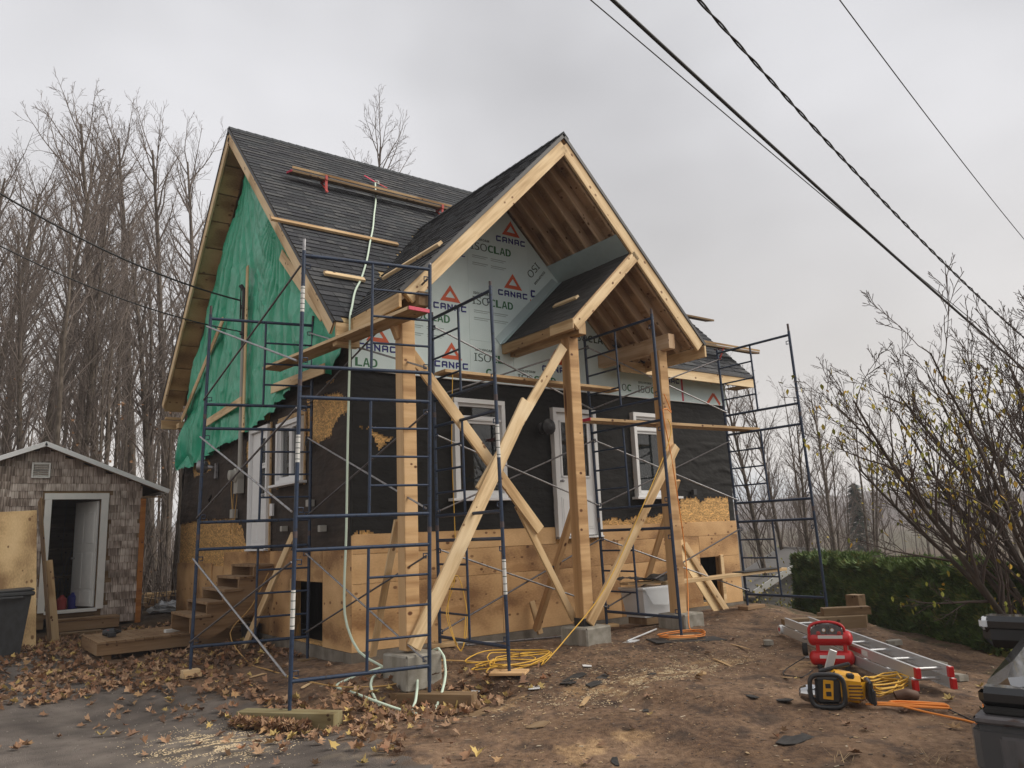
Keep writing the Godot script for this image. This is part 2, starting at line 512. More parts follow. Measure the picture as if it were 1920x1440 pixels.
# where the paved drive ends and the soil begins (positive = paved)
func paved(x: float, z: float) -> float:
	var e := 0.0
	if z > 1.2: e = -1.02 - 0.05 * (z - 1.2) - x
	elif z > -1.6: e = -1.05 - (1.2 - z) * 0.34 - x
	else: e = -2.05 - (-1.6 - z) * 0.14 - x
	e = minf(e, z + 7.3)
	return e + nz.get_noise_2d(x * 40, z * 40) * 0.16 + nz.get_noise_2d(x * 160, z * 160) * 0.06

func axis_lines(a: float, b: float, st: float, lo: float, hi: float) -> PackedFloat32Array:
	var o := PackedFloat32Array()
	var x := a
	var q := st
	var left := []
	while x > lo:
		q *= 1.16
		x -= q
		left.append(x)
	left.reverse()
	for k in left: o.append(k)
	x = a
	while x < b:
		o.append(x)
		x += st
	q = st
	while x < hi:
		o.append(x)
		q *= 1.16
		x += q
	return o

func make_ground():
	nz.seed = 77; nz.frequency = 0.05; nz.fractal_octaves = 3
	var xs := axis_lines(-5.5, 8.5, 0.06, -420, 640)
	var zs := axis_lines(-4.0, 8.6, 0.06, -640, 120)
	var m := MB.new()
	var nx := xs.size()
	var H := PackedFloat32Array()
	H.resize(nx * zs.size())
	for j in zs.size():
		for i in nx:
			var x := xs[i]
			var z := zs[j]
			var h := gh(x, z)
			var pv := clampf(paved(x, z) * 4.0, 0, 1)
			if absf(x) < 14 and absf(z) < 14:
				var soil := 1.0 - pv
				h += soil * (nz.get_noise_2d(x * 18, z * 18) * 0.035 + nz.get_noise_2d(x * 90 + 50, z * 90) * 0.016 + nz.get_noise_2d(x * 300, z * 300) * 0.006) - pv * 0.012
			if h > -0.03 and z < 0.05 and z > -9.0 and x > -0.05 and x < 8.1: h = -0.35
			H[j * nx + i] = h
	for j in zs.size():
		for i in nx:
			var x := xs[i]
			var z := zs[j]
			var k := j * nx + i
			var i0 := maxi(i - 1, 0)
			var i1 := mini(i + 1, nx - 1)
			var j0 := maxi(j - 1, 0)
			var j1 := mini(j + 1, zs.size() - 1)
			var nn := Vector3(-(H[j * nx + i1] - H[j * nx + i0]) / (xs[i1] - xs[i0]), 1, -(H[j1 * nx + i] - H[j0 * nx + i]) / (zs[j1] - zs[j0])).normalized()
			# soil tones: brown earth, damp dark patches, sawdust, grassy beyond the mound
			var a := nz.get_noise_2d(x * 14 + 200, z * 14)
			var b := nz.get_noise_2d(x * 45 + 90, z * 45)
			var q := Color(0.235, 0.158, 0.105)
			q = q.lerp(Color(0.30, 0.215, 0.15), clampf(a * 1.6 + 0.3, 0, 1))
			q = q.lerp(Color(0.105, 0.075, 0.058), clampf(b * 2.6 - 0.35, 0, 0.85))
			# the trodden sawdust band across the mound and pale patches
			var sd := 0.0
			for s in [[2.0, 3.3, 0.85, 0.3], [1.2, 3.05, 0.5, 0.22], [3.2, 3.35, 0.7, 0.28], [3.6, 4.1, 0.35, 0.25], [0.45, 2.75, 0.3, 0.25], [0.1, 4.6, 0.6, 0.3]]:
				var e := pow((x - s[0]) / s[2], 2) + pow((z - s[1]) / s[3], 2)
				sd = maxf(sd, 1.0 - e)
			if sd > 0: q = q.lerp(Color(0.55, 0.40, 0.235), clampf(sd * 0.7 + b * 2.2 - 0.25, 0, 0.8))
			var far := maxf(absf(x - 2), absf(z - 1))
			if far > 6.5 and (x > 7 or z < -6): q = q.lerp(Color(0.12, 0.09, 0.05), clampf((far - 6.5) * 0.5 + a, 0, 0.8))
			if x > 7.5 or (x > 5 and z > 5.2): q = q.lerp(Color(0.10, 0.115, 0.04), clampf(b * 2 + 0.25, 0, 0.55))
			m.col = q
			m.vert(Vector3(x, H[k], z), nn, Vector2(x, z))
	for j in zs.size() - 1:
		for i in nx - 1:
			var k := j * nx + i
			m.ix.append_array(PackedInt32Array([k, k + 1, k + nx, k + 1, k + nx + 1, k + nx]))
	var g := build(m, "ground", M.soil)
	tag(g, "brown churned soil of the yard around the house", "ground", "", "structure")
	# paved drive: a sheet lying on the soil with a crumbled edge
	m = MB.new()
	var st := 0.055
	var W := int(9.0 / st)
	var L := int(16.4 / st)
	var id := PackedInt32Array()
	id.resize((W + 1) * (L + 1))
	id.fill(-1)
	for j in L + 1:
		for i in W + 1:
			var x := -9.6 + i * st
			var z := -7.3 + j * st
			var e := paved(x, z)
			if e < -0.06: continue
			var h := gh(x, z) + 0.008 + nz.get_noise_2d(x * 30, z * 30) * 0.006
			if e < 0.05: h -= (0.05 - e) * 0.4
			var a := nz.get_noise_2d(x * 10, z * 10)
			var q := Color(0.205, 0.182, 0.165).lerp(Color(0.150, 0.132, 0.120), clampf(a * 2 + 0.5, 0, 1))
			var b := nz.get_noise_2d(x * 70 + 10, z * 70)
			var e2 := nz.get_noise_2d(x * 26, z * 100)
			var sd := 1.0 - pow((x + 2.3) / 0.55, 2) - pow((z - 2.05) / 0.6, 2)
			sd = maxf(sd, 0.45 - pow((x + 1.5) / 0.5, 2) - pow((z - 3.3) / 0.4, 2))
			if sd > 0: q = q.lerp(Color(0.72, 0.62, 0.44), clampf(sd * 0.3 + b * 1.6 + e2 * 0.6 - 0.2, 0, 0.16))
			q = q.lerp(Color(0.24, 0.17, 0.115), clampf(0.55 - e * 2.2 + b, 0, 0.8))
			m.col = q
			id[j * (W + 1) + i] = m.vert(Vector3(x, h, z), Vector3.UP, Vector2(x, z))
	for j in L:
		for i in W:
			var a := id[j * (W + 1) + i]
			var b := id[j * (W + 1) + i + 1]
			var c := id[(j + 1) * (W + 1) + i]
			var d := id[(j + 1) * (W + 1) + i + 1]
			if a < 0 or b < 0 or c < 0 or d < 0: continue
			m.ix.append_array(PackedInt32Array([a, b, c, b, d, c]))
	var dr := build(m, "driveway", M.asphalt)
	tag(dr, "grey worn paved drive left of the scaffold", "driveway", "", "structure")

# ---------------------------------------------------------------- house
const HW := 8.08
const HD := 8.97
const RM := 1.022      # roof rise over run
const RY := 9.462
const RZ := -4.604
const PX := 2.59       # porch ridge
const PY := 7.262
const PZ := 1.756

# wall slab with rectangular openings: plane frame o/ex/ey, thickness th behind (minus ez)
func wall_holes(m: MB, o: Vector3, ex: Vector3, ey: Vector3, w0: float, w1: float, h0: float, h1: float, th: float, holes: Array):
	var xs := [w0, w1]
	var ys := [h0, h1]
	for h in holes:
		for k in [0, 2]:
			if h[k] > w0 and h[k] < w1 and not xs.has(h[k]): xs.append(h[k])
		for k in [1, 3]:
			if h[k] > h0 and h[k] < h1 and not ys.has(h[k]): ys.append(h[k])
	xs.sort(); ys.sort()
	var ez := ex.cross(ey)
	for i in xs.size() - 1:
		for j in ys.size() - 1:
			var cx: float = (xs[i] + xs[i + 1]) * 0.5
			var cy: float = (ys[j] + ys[j + 1]) * 0.5
			var skip := false
			for h in holes:
				if cx > h[0] and cx < h[2] and cy > h[1] and cy < h[3]: skip = true
			if skip: continue
			m.box(o + ex * cx + ey * cy - ez * th * 0.5, Vector3(xs[i + 1] - xs[i], ys[j + 1] - ys[j], absf(th)), Basis(ex, ey, ez), 0.0)

# thin uneven sheet: keep(x,y)->bool cuts the torn places, disp(x,y)->float lifts it off the wall
func sheet(par: Node3D, called: String, matl: Material, o: Vector3, ex: Vector3, ey: Vector3, x0: float, x1: float, y0: float, y1: float, st: float, disp: Callable, keep: Callable) -> MeshInstance3D:
	var ez := ex.cross(ey)
	var nx := int((x1 - x0) / st) + 1
	var ny := int((y1 - y0) / st) + 1
	var m := MB.new()
	var hs := PackedFloat32Array()
	for j in ny + 1:
		for i in nx + 1:
			hs.append(disp.call(x0 + (x1 - x0) * i / nx, y0 + (y1 - y0) * j / ny))
	var dx := (x1 - x0) / nx
	var dy := (y1 - y0) / ny
	for j in ny + 1:
		for i in nx + 1:
			var k := j * (nx + 1) + i
			var gx := (hs[j * (nx + 1) + mini(i + 1, nx)] - hs[j * (nx + 1) + maxi(i - 1, 0)]) / (2 * dx)
			var gy := (hs[mini(j + 1, ny) * (nx + 1) + i] - hs[maxi(j - 1, 0) * (nx + 1) + i]) / (2 * dy)
			var x := x0 + dx * i
			var y := y0 + dy * j
			m.vert(o + ex * x + ey * y + ez * hs[k], (ez - ex * gx - ey * gy).normalized(), Vector2(x, y))
	for j in ny:
		for i in nx:
			if not keep.call(x0 + dx * (i + 0.5), y0 + dy * (j + 0.5)): continue
			var k := j * (nx + 1) + i
			m.ix.append_array(PackedInt32Array([k, k + nx + 1, k + 1, k + 1, k + nx + 1, k + nx + 2]))
	return build(m, called, matl, par)

func inpoly(x: float, y: float, polys: Array) -> bool:
	var jx := nz.get_noise_2d(x * 260, y * 260) * 0.05
	var jy := nz.get_noise_2d(x * 260 + 99, y * 260 + 31) * 0.05
	for p in polys:
		if Geometry2D.is_point_in_polygon(Vector2(x + jx, y + jy), p): return true
	return false

func text_mesh(s: String, h: float, bold: bool, matl: Material, depth := 0.0015) -> TextMesh:
	var f := SystemFont.new()
	f.font_names = PackedStringArray(["Droid Sans"])
	f.font_weight = 700 if bold else 400
	var t := TextMesh.new()
	t.font = f; t.text = s; t.font_size = 64
	t.pixel_size = h / 46.0      # cap height is about 46 of 64
	t.depth = depth
	t.horizontal_alignment = HORIZONTAL_ALIGNMENT_LEFT
	t.vertical_alignment = VERTICAL_ALIGNMENT_BOTTOM
	t.curve_step = 1.0
	t.material = matl
	return t

# writes s so that it spans x0..x1 with its foot on y (plane z)
func letter(par: Node3D, s: String, x0: float, x1: float, y: float, h: float, bold: bool, matl: Material, z := 0.0275, rot := 0.0, called := "lettering"):
	var t := text_mesh(s, h, bold, matl)
	var ab := t.get_aabb()
	var o := put(t, called, par)
	var sx := (x1 - x0) / maxf(ab.size.x, 0.01)
	o.scale = Vector3(sx, h / ab.size.y, 1)
	o.rotation.z = rot
	o.position = Vector3(x0, y, z) - o.basis * Vector3(ab.position.x, ab.position.y, 0)

# block capitals drawn with strokes: polylines on a 0..1 grid
const STROKE := {"C": [[[1, 0.06], [0.12, 0.0], [0, 0.16], [0, 0.84], [0.12, 1], [1, 1]]], "A": [[[0, 0], [0, 0.84], [0.14, 1], [0.86, 1], [1, 0.84], [1, 0]], [[0.0, 0.38], [1, 0.38]]], "N": [[[0, 0], [0, 1], [1, 0], [1, 1]]]}

func stroke_mark(m: MB, word: String, x0: float, x1: float, y0: float, y1: float, z: float, clip0 := -99.0, clip1 := 99.0):
	var n := word.length()
	var cell := (x1 - x0) / n
	var lw := (y1 - y0) * 0.25
	for k in n:
		var a := x0 + cell * k + cell * 0.1
		var b := x0 + cell * (k + 1) - cell * 0.1
		if a < clip0 or b > clip1: continue
		for pl in STROKE[word[k]]:
			for i in pl.size() - 1:
				var p := Vector3(lerpf(a + lw / 2, b - lw / 2, pl[i][0]), lerpf(y0 + lw / 2, y1 - lw / 2, pl[i][1]), z)
				var q := Vector3(lerpf(a + lw / 2, b - lw / 2, pl[i + 1][0]), lerpf(y0 + lw / 2, y1 - lw / 2, pl[i + 1][1]), z)
				var d := (q - p).normalized() * lw * 0.45
				var s := Vector3(-d.y, d.x, 0).normalized() * lw * 0.5
				m.quad(p - d + s, q + d + s, q + d - s, p - d - s)

func logo(par: Node3D, x: float, y: float, clip0 := -99.0, clip1 := 99.0):
	# word mark 0.62 wide, 0.1 high, with an open triangle above it
	var m := mb()
	stroke_mark(m, "CANAC", x, x + 0.62, y, y + 0.1, 0.0275, clip0, clip1)
	if m.v.size(): build(m, "word_mark", M.ink_blue, par)
	if x + 0.12 < clip0 or x + 0.52 > clip1: return
	m = mb()
	var c := Vector2(x + 0.32, y + 0.14)
	var o := [Vector2(-0.185, 0), Vector2(0.185, 0), Vector2(0, 0.265)]
	var n_ := [Vector2(-0.085, 0.062), Vector2(0.085, 0.062), Vector2(0, 0.175)]
	for i in 3:
		var j := (i + 1) % 3
		var P := [o[i], o[j], n_[j], n_[i]]
		var V := []
		for p in P: V.append(Vector3(c.x + p.x, c.y + p.y, 0.0275))
		m.quad(V[0], V[1], V[2], V[3])
	build(m, "triangle_mark", M.ink_orange, par)

func iso(par: Node3D, x: float, y: float, clip0 := -99.0, clip1 := 99.0, small := true):
	# foot of the big word on y; 0.8 wide
	if small and x > clip0: letter(par, "ISOLOFOAM", x + 0.02, x + 0.36, y + 0.165, 0.04, true, M.ink_dark)
	if x + 0.33 < clip1 and x > clip0: letter(par, "ISO", x, x + 0.31, y, 0.125, false, M.ink_dark)
	var at_ := x + 0.33
	for ch in ["C", "L", "A", "D"]:
		var w := 0.115
		if at_ >= clip0 and at_ + w <= clip1: letter(par, ch, at_, at_ + w - 0.008, y, 0.125, true, M.ink_green)
		at_ += 0.118
	if x > clip0 - 0.2 and x + 0.75 < clip1 and y > 4.06:
		var m := mb()
		for k in 4:
			m.box(Vector3(x + 0.17 + (k % 2) * 0.36, y - 0.1 - (k / 2) * 0.12, 0.026), Vector3(0.3, 0.012, 0.002), Basis.IDENTITY, 0)
			m.box(Vector3(x + 0.15 + (k % 2) * 0.36, y - 0.13 - (k / 2) * 0.12, 0.026), Vector3(0.26, 0.009, 0.002), Basis.IDENTITY, 0)
		build(m, "fine_print", M.ink_grey, par)

func window_part(par: Node3D, o: Vector3, ex: Vector3, w: float, h: float, style: int) -> MeshInstance3D:
	var ey := Vector3.UP
	var ez := ex.cross(ey)
	var m := mb()
	var B := Basis(ex, ey, ez)
	var fw := 0.07
	m.box(o + ex * (w / 2) + ey * (h - fw / 2), Vector3(w, fw, 0.14), B)
	m.box(o + ex * (w / 2) + ey * (fw / 2), Vector3(w, fw, 0.14), B)
	for s in [0.0, 1.0]:
		m.box(o + ex * (fw / 2 + s * (w - fw)) + ey * (h / 2), Vector3(fw, h - fw * 2, 0.14), B)
	var win := build(m, "window", M.white, par)
	# sashes
	var cells := []
	if style == 0: cells = [[fw, h * 0.80, w - fw, h - fw], [fw, fw, w - fw, h * 0.78]]
	elif style == 1: cells = [[fw, fw, w * 0.495, h - fw], [w * 0.505, fw, w - fw, h - fw]]
	if style == 0:
		m = mb()
		m.box(o + ex * (w / 2) + ey * (h * 0.79), Vector3(w - 2 * fw, h * 0.02, 0.10), B)
		build(m, "transom", M.white, win)
	for c in cells:
		m = mb()
		var sw := 0.045
		var cw: float = c[2] - c[0]
		var chh: float = c[3] - c[1]
		var p: Vector3 = o + ex * c[0] + ey * c[1] - ez * 0.012
		m.box(p + ex * (cw / 2) + ey * (sw / 2), Vector3(cw, sw, 0.07), B)
		m.box(p + ex * (cw / 2) + ey * (chh - sw / 2), Vector3(cw, sw, 0.07), B)
		m.box(p + ex * (sw / 2) + ey * (chh / 2), Vector3(sw, chh - 2 * sw, 0.07), B)
		m.box(p + ex * (cw - sw / 2) + ey * (chh / 2), Vector3(sw, chh - 2 * sw, 0.07), B)
		build(m, "sash", M.white, win)
		m = mb()
		m.box(p + ex * (cw / 2) + ey * (chh / 2) - ez * 0.01, Vector3(cw - 2 * sw + 0.01, chh - 2 * sw + 0.01, 0.008), B, 0)
		build(m, "pane", M.glass, win)
	m = mb()
	m.box(o + ex * (w / 2) - ey * 0.02 + ez * 0.075, Vector3(w + 0.2, 0.04, 0.15), B)
	build(m, "sill", M.white, win)
	return win

func door_panel(m: MB, c: Vector3, ex: Vector3, w: float, h: float, ez: Vector3):
	# raised panel: frame groove + field
	var B := Basis(ex, Vector3.UP, ez)
	m.box(c + ez * 0.004, Vector3(w, h, 0.012), B, 0.004)
	m.box(c + ez * 0.010, Vector3(w - 0.06, h - 0.06, 0.012), B, 0.005)

# one roof slope: ridge point o, ex along the ridge, es down the slope
func shingle_slope(par: Node3D, o: Vector3, ex: Vector3, es: Vector3, len: float, S: float, ok: Callable, cam: Vector3, budget: int, tabs: Array):
	var nn := ex.cross(es)
	if nn.y < 0: nn = -nn
	var rest := MB.new()
	var cand := []
	var ex_ := 0.14
	var rows := int(S / ex_) + 1
	for i in rows:
		var sb := S - i * ex_
		var x := -0.1 * rng.randf()
		while x < len:
			var k := rng.randi() % 4
			var w: float = [0.15, 0.2, 0.26, 0.33][k]
			var x1 := x + w
			if ok.call(clampf(x + w * 0.5, 0.02, len - 0.02), sb - ex_ * 0.5) and ok.call(clampf(x + w * 0.5, 0.02, len - 0.02), sb - 0.01):
				var tone := rng.randi() % 5
				var whole := x >= 0.0 and x1 <= len and sb - ex_ > 0.0
				var p := o + ex * maxf(x, 0.0) + es * sb
				cand.append([p.distance_to(cam) if whole else 999.0, p, k, tone, minf(x1, len) - maxf(x, 0.0), minf(ex_ + 0.03, sb)])
			x = x1 + 0.004
	cand.sort_custom(func(a, b): return a[0] < b[0])
	var B := Basis(ex, nn, es)
	var cnt := 0
	for c in cand:
		if cnt < budget and c[0] < 900:
			var q := put(tabs[c[2] * 5 + c[3]], "shingle", par)
			q.transform = Transform3D(B, c[1])
			cnt += 1
		else:
			tab_into(rest, c[1], B, c[4], c[5], c[3])
	var r := build(rest, "shingle_field", M.shingle, par)
	tag(r, "", "", "", "stuff")

const TONES := [Color(0.046, 0.050, 0.058), Color(0.062, 0.067, 0.076), Color(0.083, 0.088, 0.097), Color(0.055, 0.062, 0.074), Color(0.108, 0.111, 0.117)]

func tab_into(m: MB, p: Vector3, B: Basis, w: float, up: float, tone: int):
	m.col = TONES[tone]
	m.uo = Vector2(p.x * 3.1 + tone, p.z * 2.3)
	var t := 0.014 + tone * 0.0024
	var a := p + B * Vector3(0, t, 0)
	var b := p + B * Vector3(w, t, 0)
	var c := p + B * Vector3(w, 0.003, -up)
	var d := p + B * Vector3(0, 0.003, -up)
	var e := B.y * -t
	var flip := B.determinant() < 0
	var top := [d, c, b, a]
	if flip: top.reverse()
	m.quad(top[0], top[1], top[2], top[3], Vector2(0, 0), Vector2(w, 0), Vector2(w, up), Vector2(0, up))
	m.quad(a, b, b + e, a + e, Vector2(0, 0), Vector2(w, 0), Vector2(w, t), Vector2(0, t))
	m.quad(d, a, a + e, d - B.y * 0.003, Vector2(0, 0), Vector2(up, 0), Vector2(up, t), Vector2(0, t))
	m.quad(b, c, c - B.y * 0.003, b + e, Vector2(0, 0), Vector2(up, 0), Vector2(up, t), Vector2(0, t))

func make_house(cam: Vector3):
	var house := thing("house", "gabled house under renovation with black felt walls, dark shingle roof and open timber porch", "house")
	rng.seed = 100
	var X := Vector3(1, 0, 0)
	var Y := Vector3(0, 1, 0)
	var Z := Vector3(0, 0, 1)
	# --- foundation
	var m := mb()
	wall_holes(m, Vector3(0, 0, 0.012), X, Y, -0.012, HW + 0.012, -0.9, -0.003, 0.25, [])
	wall_holes(m, Vector3(-0.012, 0, 0), Z, Y, -HD, -0.24, -0.9, -0.003, 0.25, [])
	build(m, "foundation", M.foundation, house)
	# --- core walls (strand board), openings through
	var fh := [[1.63, 1.98, 2.57, 3.48], [3.54, 1.33, 4.49, 3.45], [5.39, 1.98, 6.35, 3.48], [6.97, 0.05, 7.56, 0.9]]
	var sh := [[-4.1, 1.33, -3.14, 3.43], [-2.74, 2.36, -1.65, 3.36], [-2.0, 0.03, -0.97, 0.86]]
	m = mb()
	wall_holes(m, Vector3(0, 0, -0.03), X, Y, 0.17, HW - 0.15, 0, 4.3, 0.13, fh)
	build(m, "front_wall", M.osb, house)
	m = mb()
	wall_holes(m, Vector3(0.03, 0, 0), -Z, Y, 0.03, HD, 0, 4.3, -0.13, [[3.14, 1.33, 4.1, 3.43], [1.65, 2.36, 2.74, 3.36], [0.97, 0.03, 2.15, 0.9]])
	var gp := PackedVector2Array([Vector2(0.35, 4.3), Vector2(HD - 0.05, 4.3), Vector2(HD - 0.05, 4.62), Vector2(-RZ, 9.02), Vector2(0.35, 4.75)])
	m.slab(gp, Vector3(0.03, 0, 0), -Z, Y, 0.1)
	build(m, "side_wall", M.osb, house)
	m = mb()
	m.box(Vector3(HW - 0.075, 2.15, -HD / 2), Vector3(0.15, 4.3, HD - 0.06), Basis.IDENTITY, 0)
	m.box(Vector3(HW / 2, 2.15, -HD + 0.075), Vector3(HW - 0.32, 4.3, 0.15), Basis.IDENTITY, 0)
	m.slab(gp, Vector3(HW - 0.1, 0, 0), -Z, Y, 0.08)
	build(m, "rear_walls", M.felt, house)
	m = mb()
	m.box(Vector3(HW / 2, 1.2, -HD / 2), Vector3(HW - 0.5, 0.2, HD - 0.5), Basis.IDENTITY, 0)
	m.box(Vector3(HW / 2, 4.2, -HD / 2), Vector3(HW - 0.5, 0.2, HD - 0.5), Basis.IDENTITY, 0)
	build(m, "floor_deck", M.spruce_dull, house)
	m = mb()
	m.box(Vector3(2.1, 2.75, -3.6), Vector3(3.6, 2.6, 0.1), Basis.IDENTITY, 0)
	m.box(Vector3(4.0, 2.75, -4.4), Vector3(0.1, 2.6, 7.0), Basis.IDENTITY, 0)
	m.box(Vector3(6.0, 2.75, -3.0), Vector3(3.6, 2.6, 0.1), Basis.IDENTITY, 0)
	build(m, "partition", M.siding_grey, house)
	m = mb()
	m.box(Vector3(4, -0.08, -4), Vector3(7.6, 0.1, 7.6), Basis.IDENTITY, 0)
	m.box(Vector3(1.2, 0.5, -2.6), Vector3(0.1, 1.1, 4.8), Basis.IDENTITY, 0)
	m.box(Vector3(7.2, 0.5, -1.6), Vector3(1.6, 1.1, 0.1), Basis.IDENTITY, 0)
	build(m, "basement", M.soil_dark, house)
	# --- plywood skirt, sheet by sheet
	var xs := [0.0, 2.44, 4.88, 6.94]
	for i in 4:
		var x0: float = xs[i]
		var x1: float = (xs + [HW])[i + 1]
		for r in [[0.0, 0.86, 0.0], [0.863, 1.25, 0.0], [1.253, 1.513, 0.0]]:
			var a := x0
			var b := x1
			if r[0] > 1.0:
				if i == 3: continue
				a = [0.0, 1.85, 4.55][i]; b = [1.847, 3.53, HW][i]
			if i == 3 and r[0] < 0.5:
				part_box("plywood_sheet", house, Vector3(7.82, 0.43, -0.01), Vector3(0.515, 0.86, 0.018), M.plywood, Basis.IDENTITY, 0.003)
				continue
			var s := part_box("plywood_sheet", house, Vector3((a + b) / 2, (r[0] + r[1]) / 2, -0.012 + rng.randf() * 0.005), Vector3(b - a - 0.005, r[1] - r[0] - 0.002, 0.018), M.plywood if (i + int(r[0] * 3)) % 2 == 0 else M.plywood_b, Basis.IDENTITY, 0.003)
	part_box("jamb", house, Vector3(7.52, 0.45, 0.01), Vector3(0.09, 0.88, 0.05), M.spruce_b)
	for r in [[-HD, -5.6, 1.05], [-5.597, -3.1, 1.31], [-3.097, -2.02, 1.31], [-0.95, -0.0, 1.31]]:
		part_box("plywood_sheet", house, Vector3(0.012, r[2] / 2, (r[0] + r[1]) / 2), Vector3(r[1] - r[0] - 0.004, r[2], 0.02), M.plywood_b if r[0] < -3 else M.plywood, Basis(Z, Y, -X), 0.003)
	part_box("plywood_sheet", house, Vector3(0.012, 1.09, -1.485), Vector3(1.06, 0.44, 0.02), M.plywood, Basis(Z, Y, -X), 0.003)
	part_box("plywood_sheet", house, Vector3(-0.014, 0.55, -7.6), Vector3(2.6, 1.1, 0.02), M.plywood_b, Basis(Z, Y, -X), 0.003)
	part_box("jamb", house, Vector3(-0.01, 0.45, -2.06), Vector3(0.05, 0.9, 0.09), M.spruce_b)
	# --- felt paper, front: torn open along the lower right and by the corner
	var holes_f := [PackedVector2Array([Vector2(0.3, 2.93), Vector2(0.64, 2.83), Vector2(0.55, 2.78), Vector2(0.43, 2.66), Vector2(0.36, 2.8)]), PackedVector2Array([Vector2(0.1, 2.985), Vector2(0.36, 2.975), Vector2(0.36, 2.95), Vector2(0.1, 2.96)]),
		PackedVector2Array([Vector2(4.5, 1.5), Vector2(4.5, 1.6), Vector2(4.9, 1.64), Vector2(5.05, 1.58), Vector2(5.4, 1.66), Vector2(5.65, 1.61), Vector2(6.05, 1.68), Vector2(6.3, 1.78), Vector2(6.52, 1.78), Vector2(6.58, 1.95), Vector2(7.05, 1.97), Vector2(7.1, 1.86), Vector2(7.2, 1.92), Vector2(7.3, 1.96), Vector2(8.2, 1.96), Vector2(8.2, 1.5)]),
		PackedVector2Array([Vector2(0.0, 1.5), Vector2(0.0, 1.53), Vector2(0.2, 1.56), Vector2(0.35, 1.54), Vector2(0.36, 1.5)])]
	var wh := []
	for h in fh.slice(0, 3): wh.append(h)
	var dispf := func(x, y):
		var d := 0.006 + nz.get_noise_2d(x * 12, y * 30) * 0.010 + nz.get_noise_2d(x * 4 + 7, y * 70) * 0.006 + nz.get_noise_2d(x * 60, y * 60) * 0.003
		var lap := fposmod(y - 1.78 + nz.get_noise_2d(x * 5, 3) * 0.06, 0.47)
		d += 0.008 * exp(-lap * 60.0)
		if x > 6.3 and y < 3.0 and y > 2.2: d += 0.014 * maxf(0, sin((y - x * 0.12) * 22 + nz.get_noise_2d(x * 20, y * 20) * 4))
		return maxf(d, 0.001)
	var keepf := func(x, y):
		for h in wh:
			if x > h[0] and x < h[2] and y > h[1] and y < h[3]: return false
		return not inpoly(x, y, holes_f)
	sheet(house, "felt_paper", M.felt, Vector3(0, 0, -0.026), X, Y, 0.0, HW, 1.516, 3.765, 0.026, dispf, keepf)
	# side: brown felt with torn windows of strand board
	var holes_s := [PackedVector2Array([Vector2(-1.64, 3.62), Vector2(-1.0, 3.56), Vector2(-0.48, 3.53), Vector2(-0.1, 3.34), Vector2(-0.2, 3.2), Vector2(-0.45, 3.16), Vector2(-0.7, 3.02), Vector2(-0.66, 2.92), Vector2(-1.3, 2.88), Vector2(-1.62, 3.0)]),
		PackedVector2Array([Vector2(-3.66, 3.74), Vector2(-3.17, 3.74), Vector2(-3.28, 3.5), Vector2(-3.5, 3.52)]), PackedVector2Array([Vector2(-0.95, 3.72), Vector2(-0.5, 3.79), Vector2(-0.62, 3.7)]),
		PackedVector2Array([Vector2(-9.1, 1.0), Vector2(-9.1, 1.93), Vector2(-7.5, 1.97), Vector2(-6, 1.94), Vector2(-5.1, 1.92), Vector2(-4.61, 1.76), Vector2(-4.36, 1.42), Vector2(-4.3, 1.0)]),
		PackedVector2Array([Vector2(-8.14, 3.21), Vector2(-6.87, 3.2), Vector2(-6.62, 2.96), Vector2(-8.0, 2.92)]), PackedVector2Array([Vector2(-4.5, 3.2), Vector2(-4.28, 3.4), Vector2(-4.2, 2.9), Vector2(-4.45, 2.8)])]
	var disps := func(u, y):
		var d := 0.007 + nz.get_noise_2d(u * 9 + 40, y * 16) * 0.014 + nz.get_noise_2d(u * 40, y * 30) * 0.006
		var lap := fposmod(y - 2.12 + nz.get_noise_2d(u * 6, 9) * 0.09, 0.86)
		d += 0.012 * exp(-lap * 50.0)
		return maxf(d, 0.001)
	var keeps := func(u, y):
		if y < 1.31 and u > -5.6: return false
		if u > -4.1 and u < -3.14 and y < 3.43: return false
		if u > -2.74 and u < -1.65 and y > 2.36 and y < 3.36: return false
		return not inpoly(u, y, holes_s)
	sheet(house, "felt_paper", M.felt_brown, Vector3(0.026, 0, 0), Z, Y, -HD, 0.0, 1.05, 4.5, 0.03, disps, keeps)
	# peeling flaps
	for f in [[Vector3(-0.05, 3.2, -8.45), 0.16, 0.6], [Vector3(-0.04, 2.95, -1.55), 0.3, 0.22], [Vector3(-0.03, 2.4, -6.4), 0.08, 0.12]]:
		m = mb()
		var p: Vector3 = f[0]
		m.quad(p, p + Vector3(-0.03, 0.05, f[1]), p + Vector3(-0.09, -f[2] * 0.5, f[1] * 0.8), p + Vector3(-0.05, -f[2], f[1] * 0.3))
		build(m, "felt_flap", M.felt, house)
	part_bar("corner_strip", house, Vector3(-0.004, 1.5, 0.004), Vector3(-0.004, 4.1, 0.004), 0.03, 0.03, M.felt)
	# --- foam boards with their print
	var gab := PackedVector2Array([Vector2(0, 3.765), Vector2(HW, 3.765), Vector2(HW, 4.2), Vector2(5.15, 4.2), Vector2(5.15, 4.35), Vector2(PX, 6.9), Vector2(0.04, 4.36), Vector2(0, 4.36)])
	var panels := [[-0.46, 0.758, 3.765, 8], [0.76, 1.978, 3.765, 8], [1.98, 2.805, 3.765, 4.42], [1.98, 3.198, 4.423, 8], [2.81, 4.02, 3.765, 4.42], [3.2, 5.2, 4.423, 8], [4.023, 5.54, 3.765, 4.42], [5.543, 6.80, 3.765, 4.42], [6.803, HW, 3.765, 4.42]]
	var pn := []
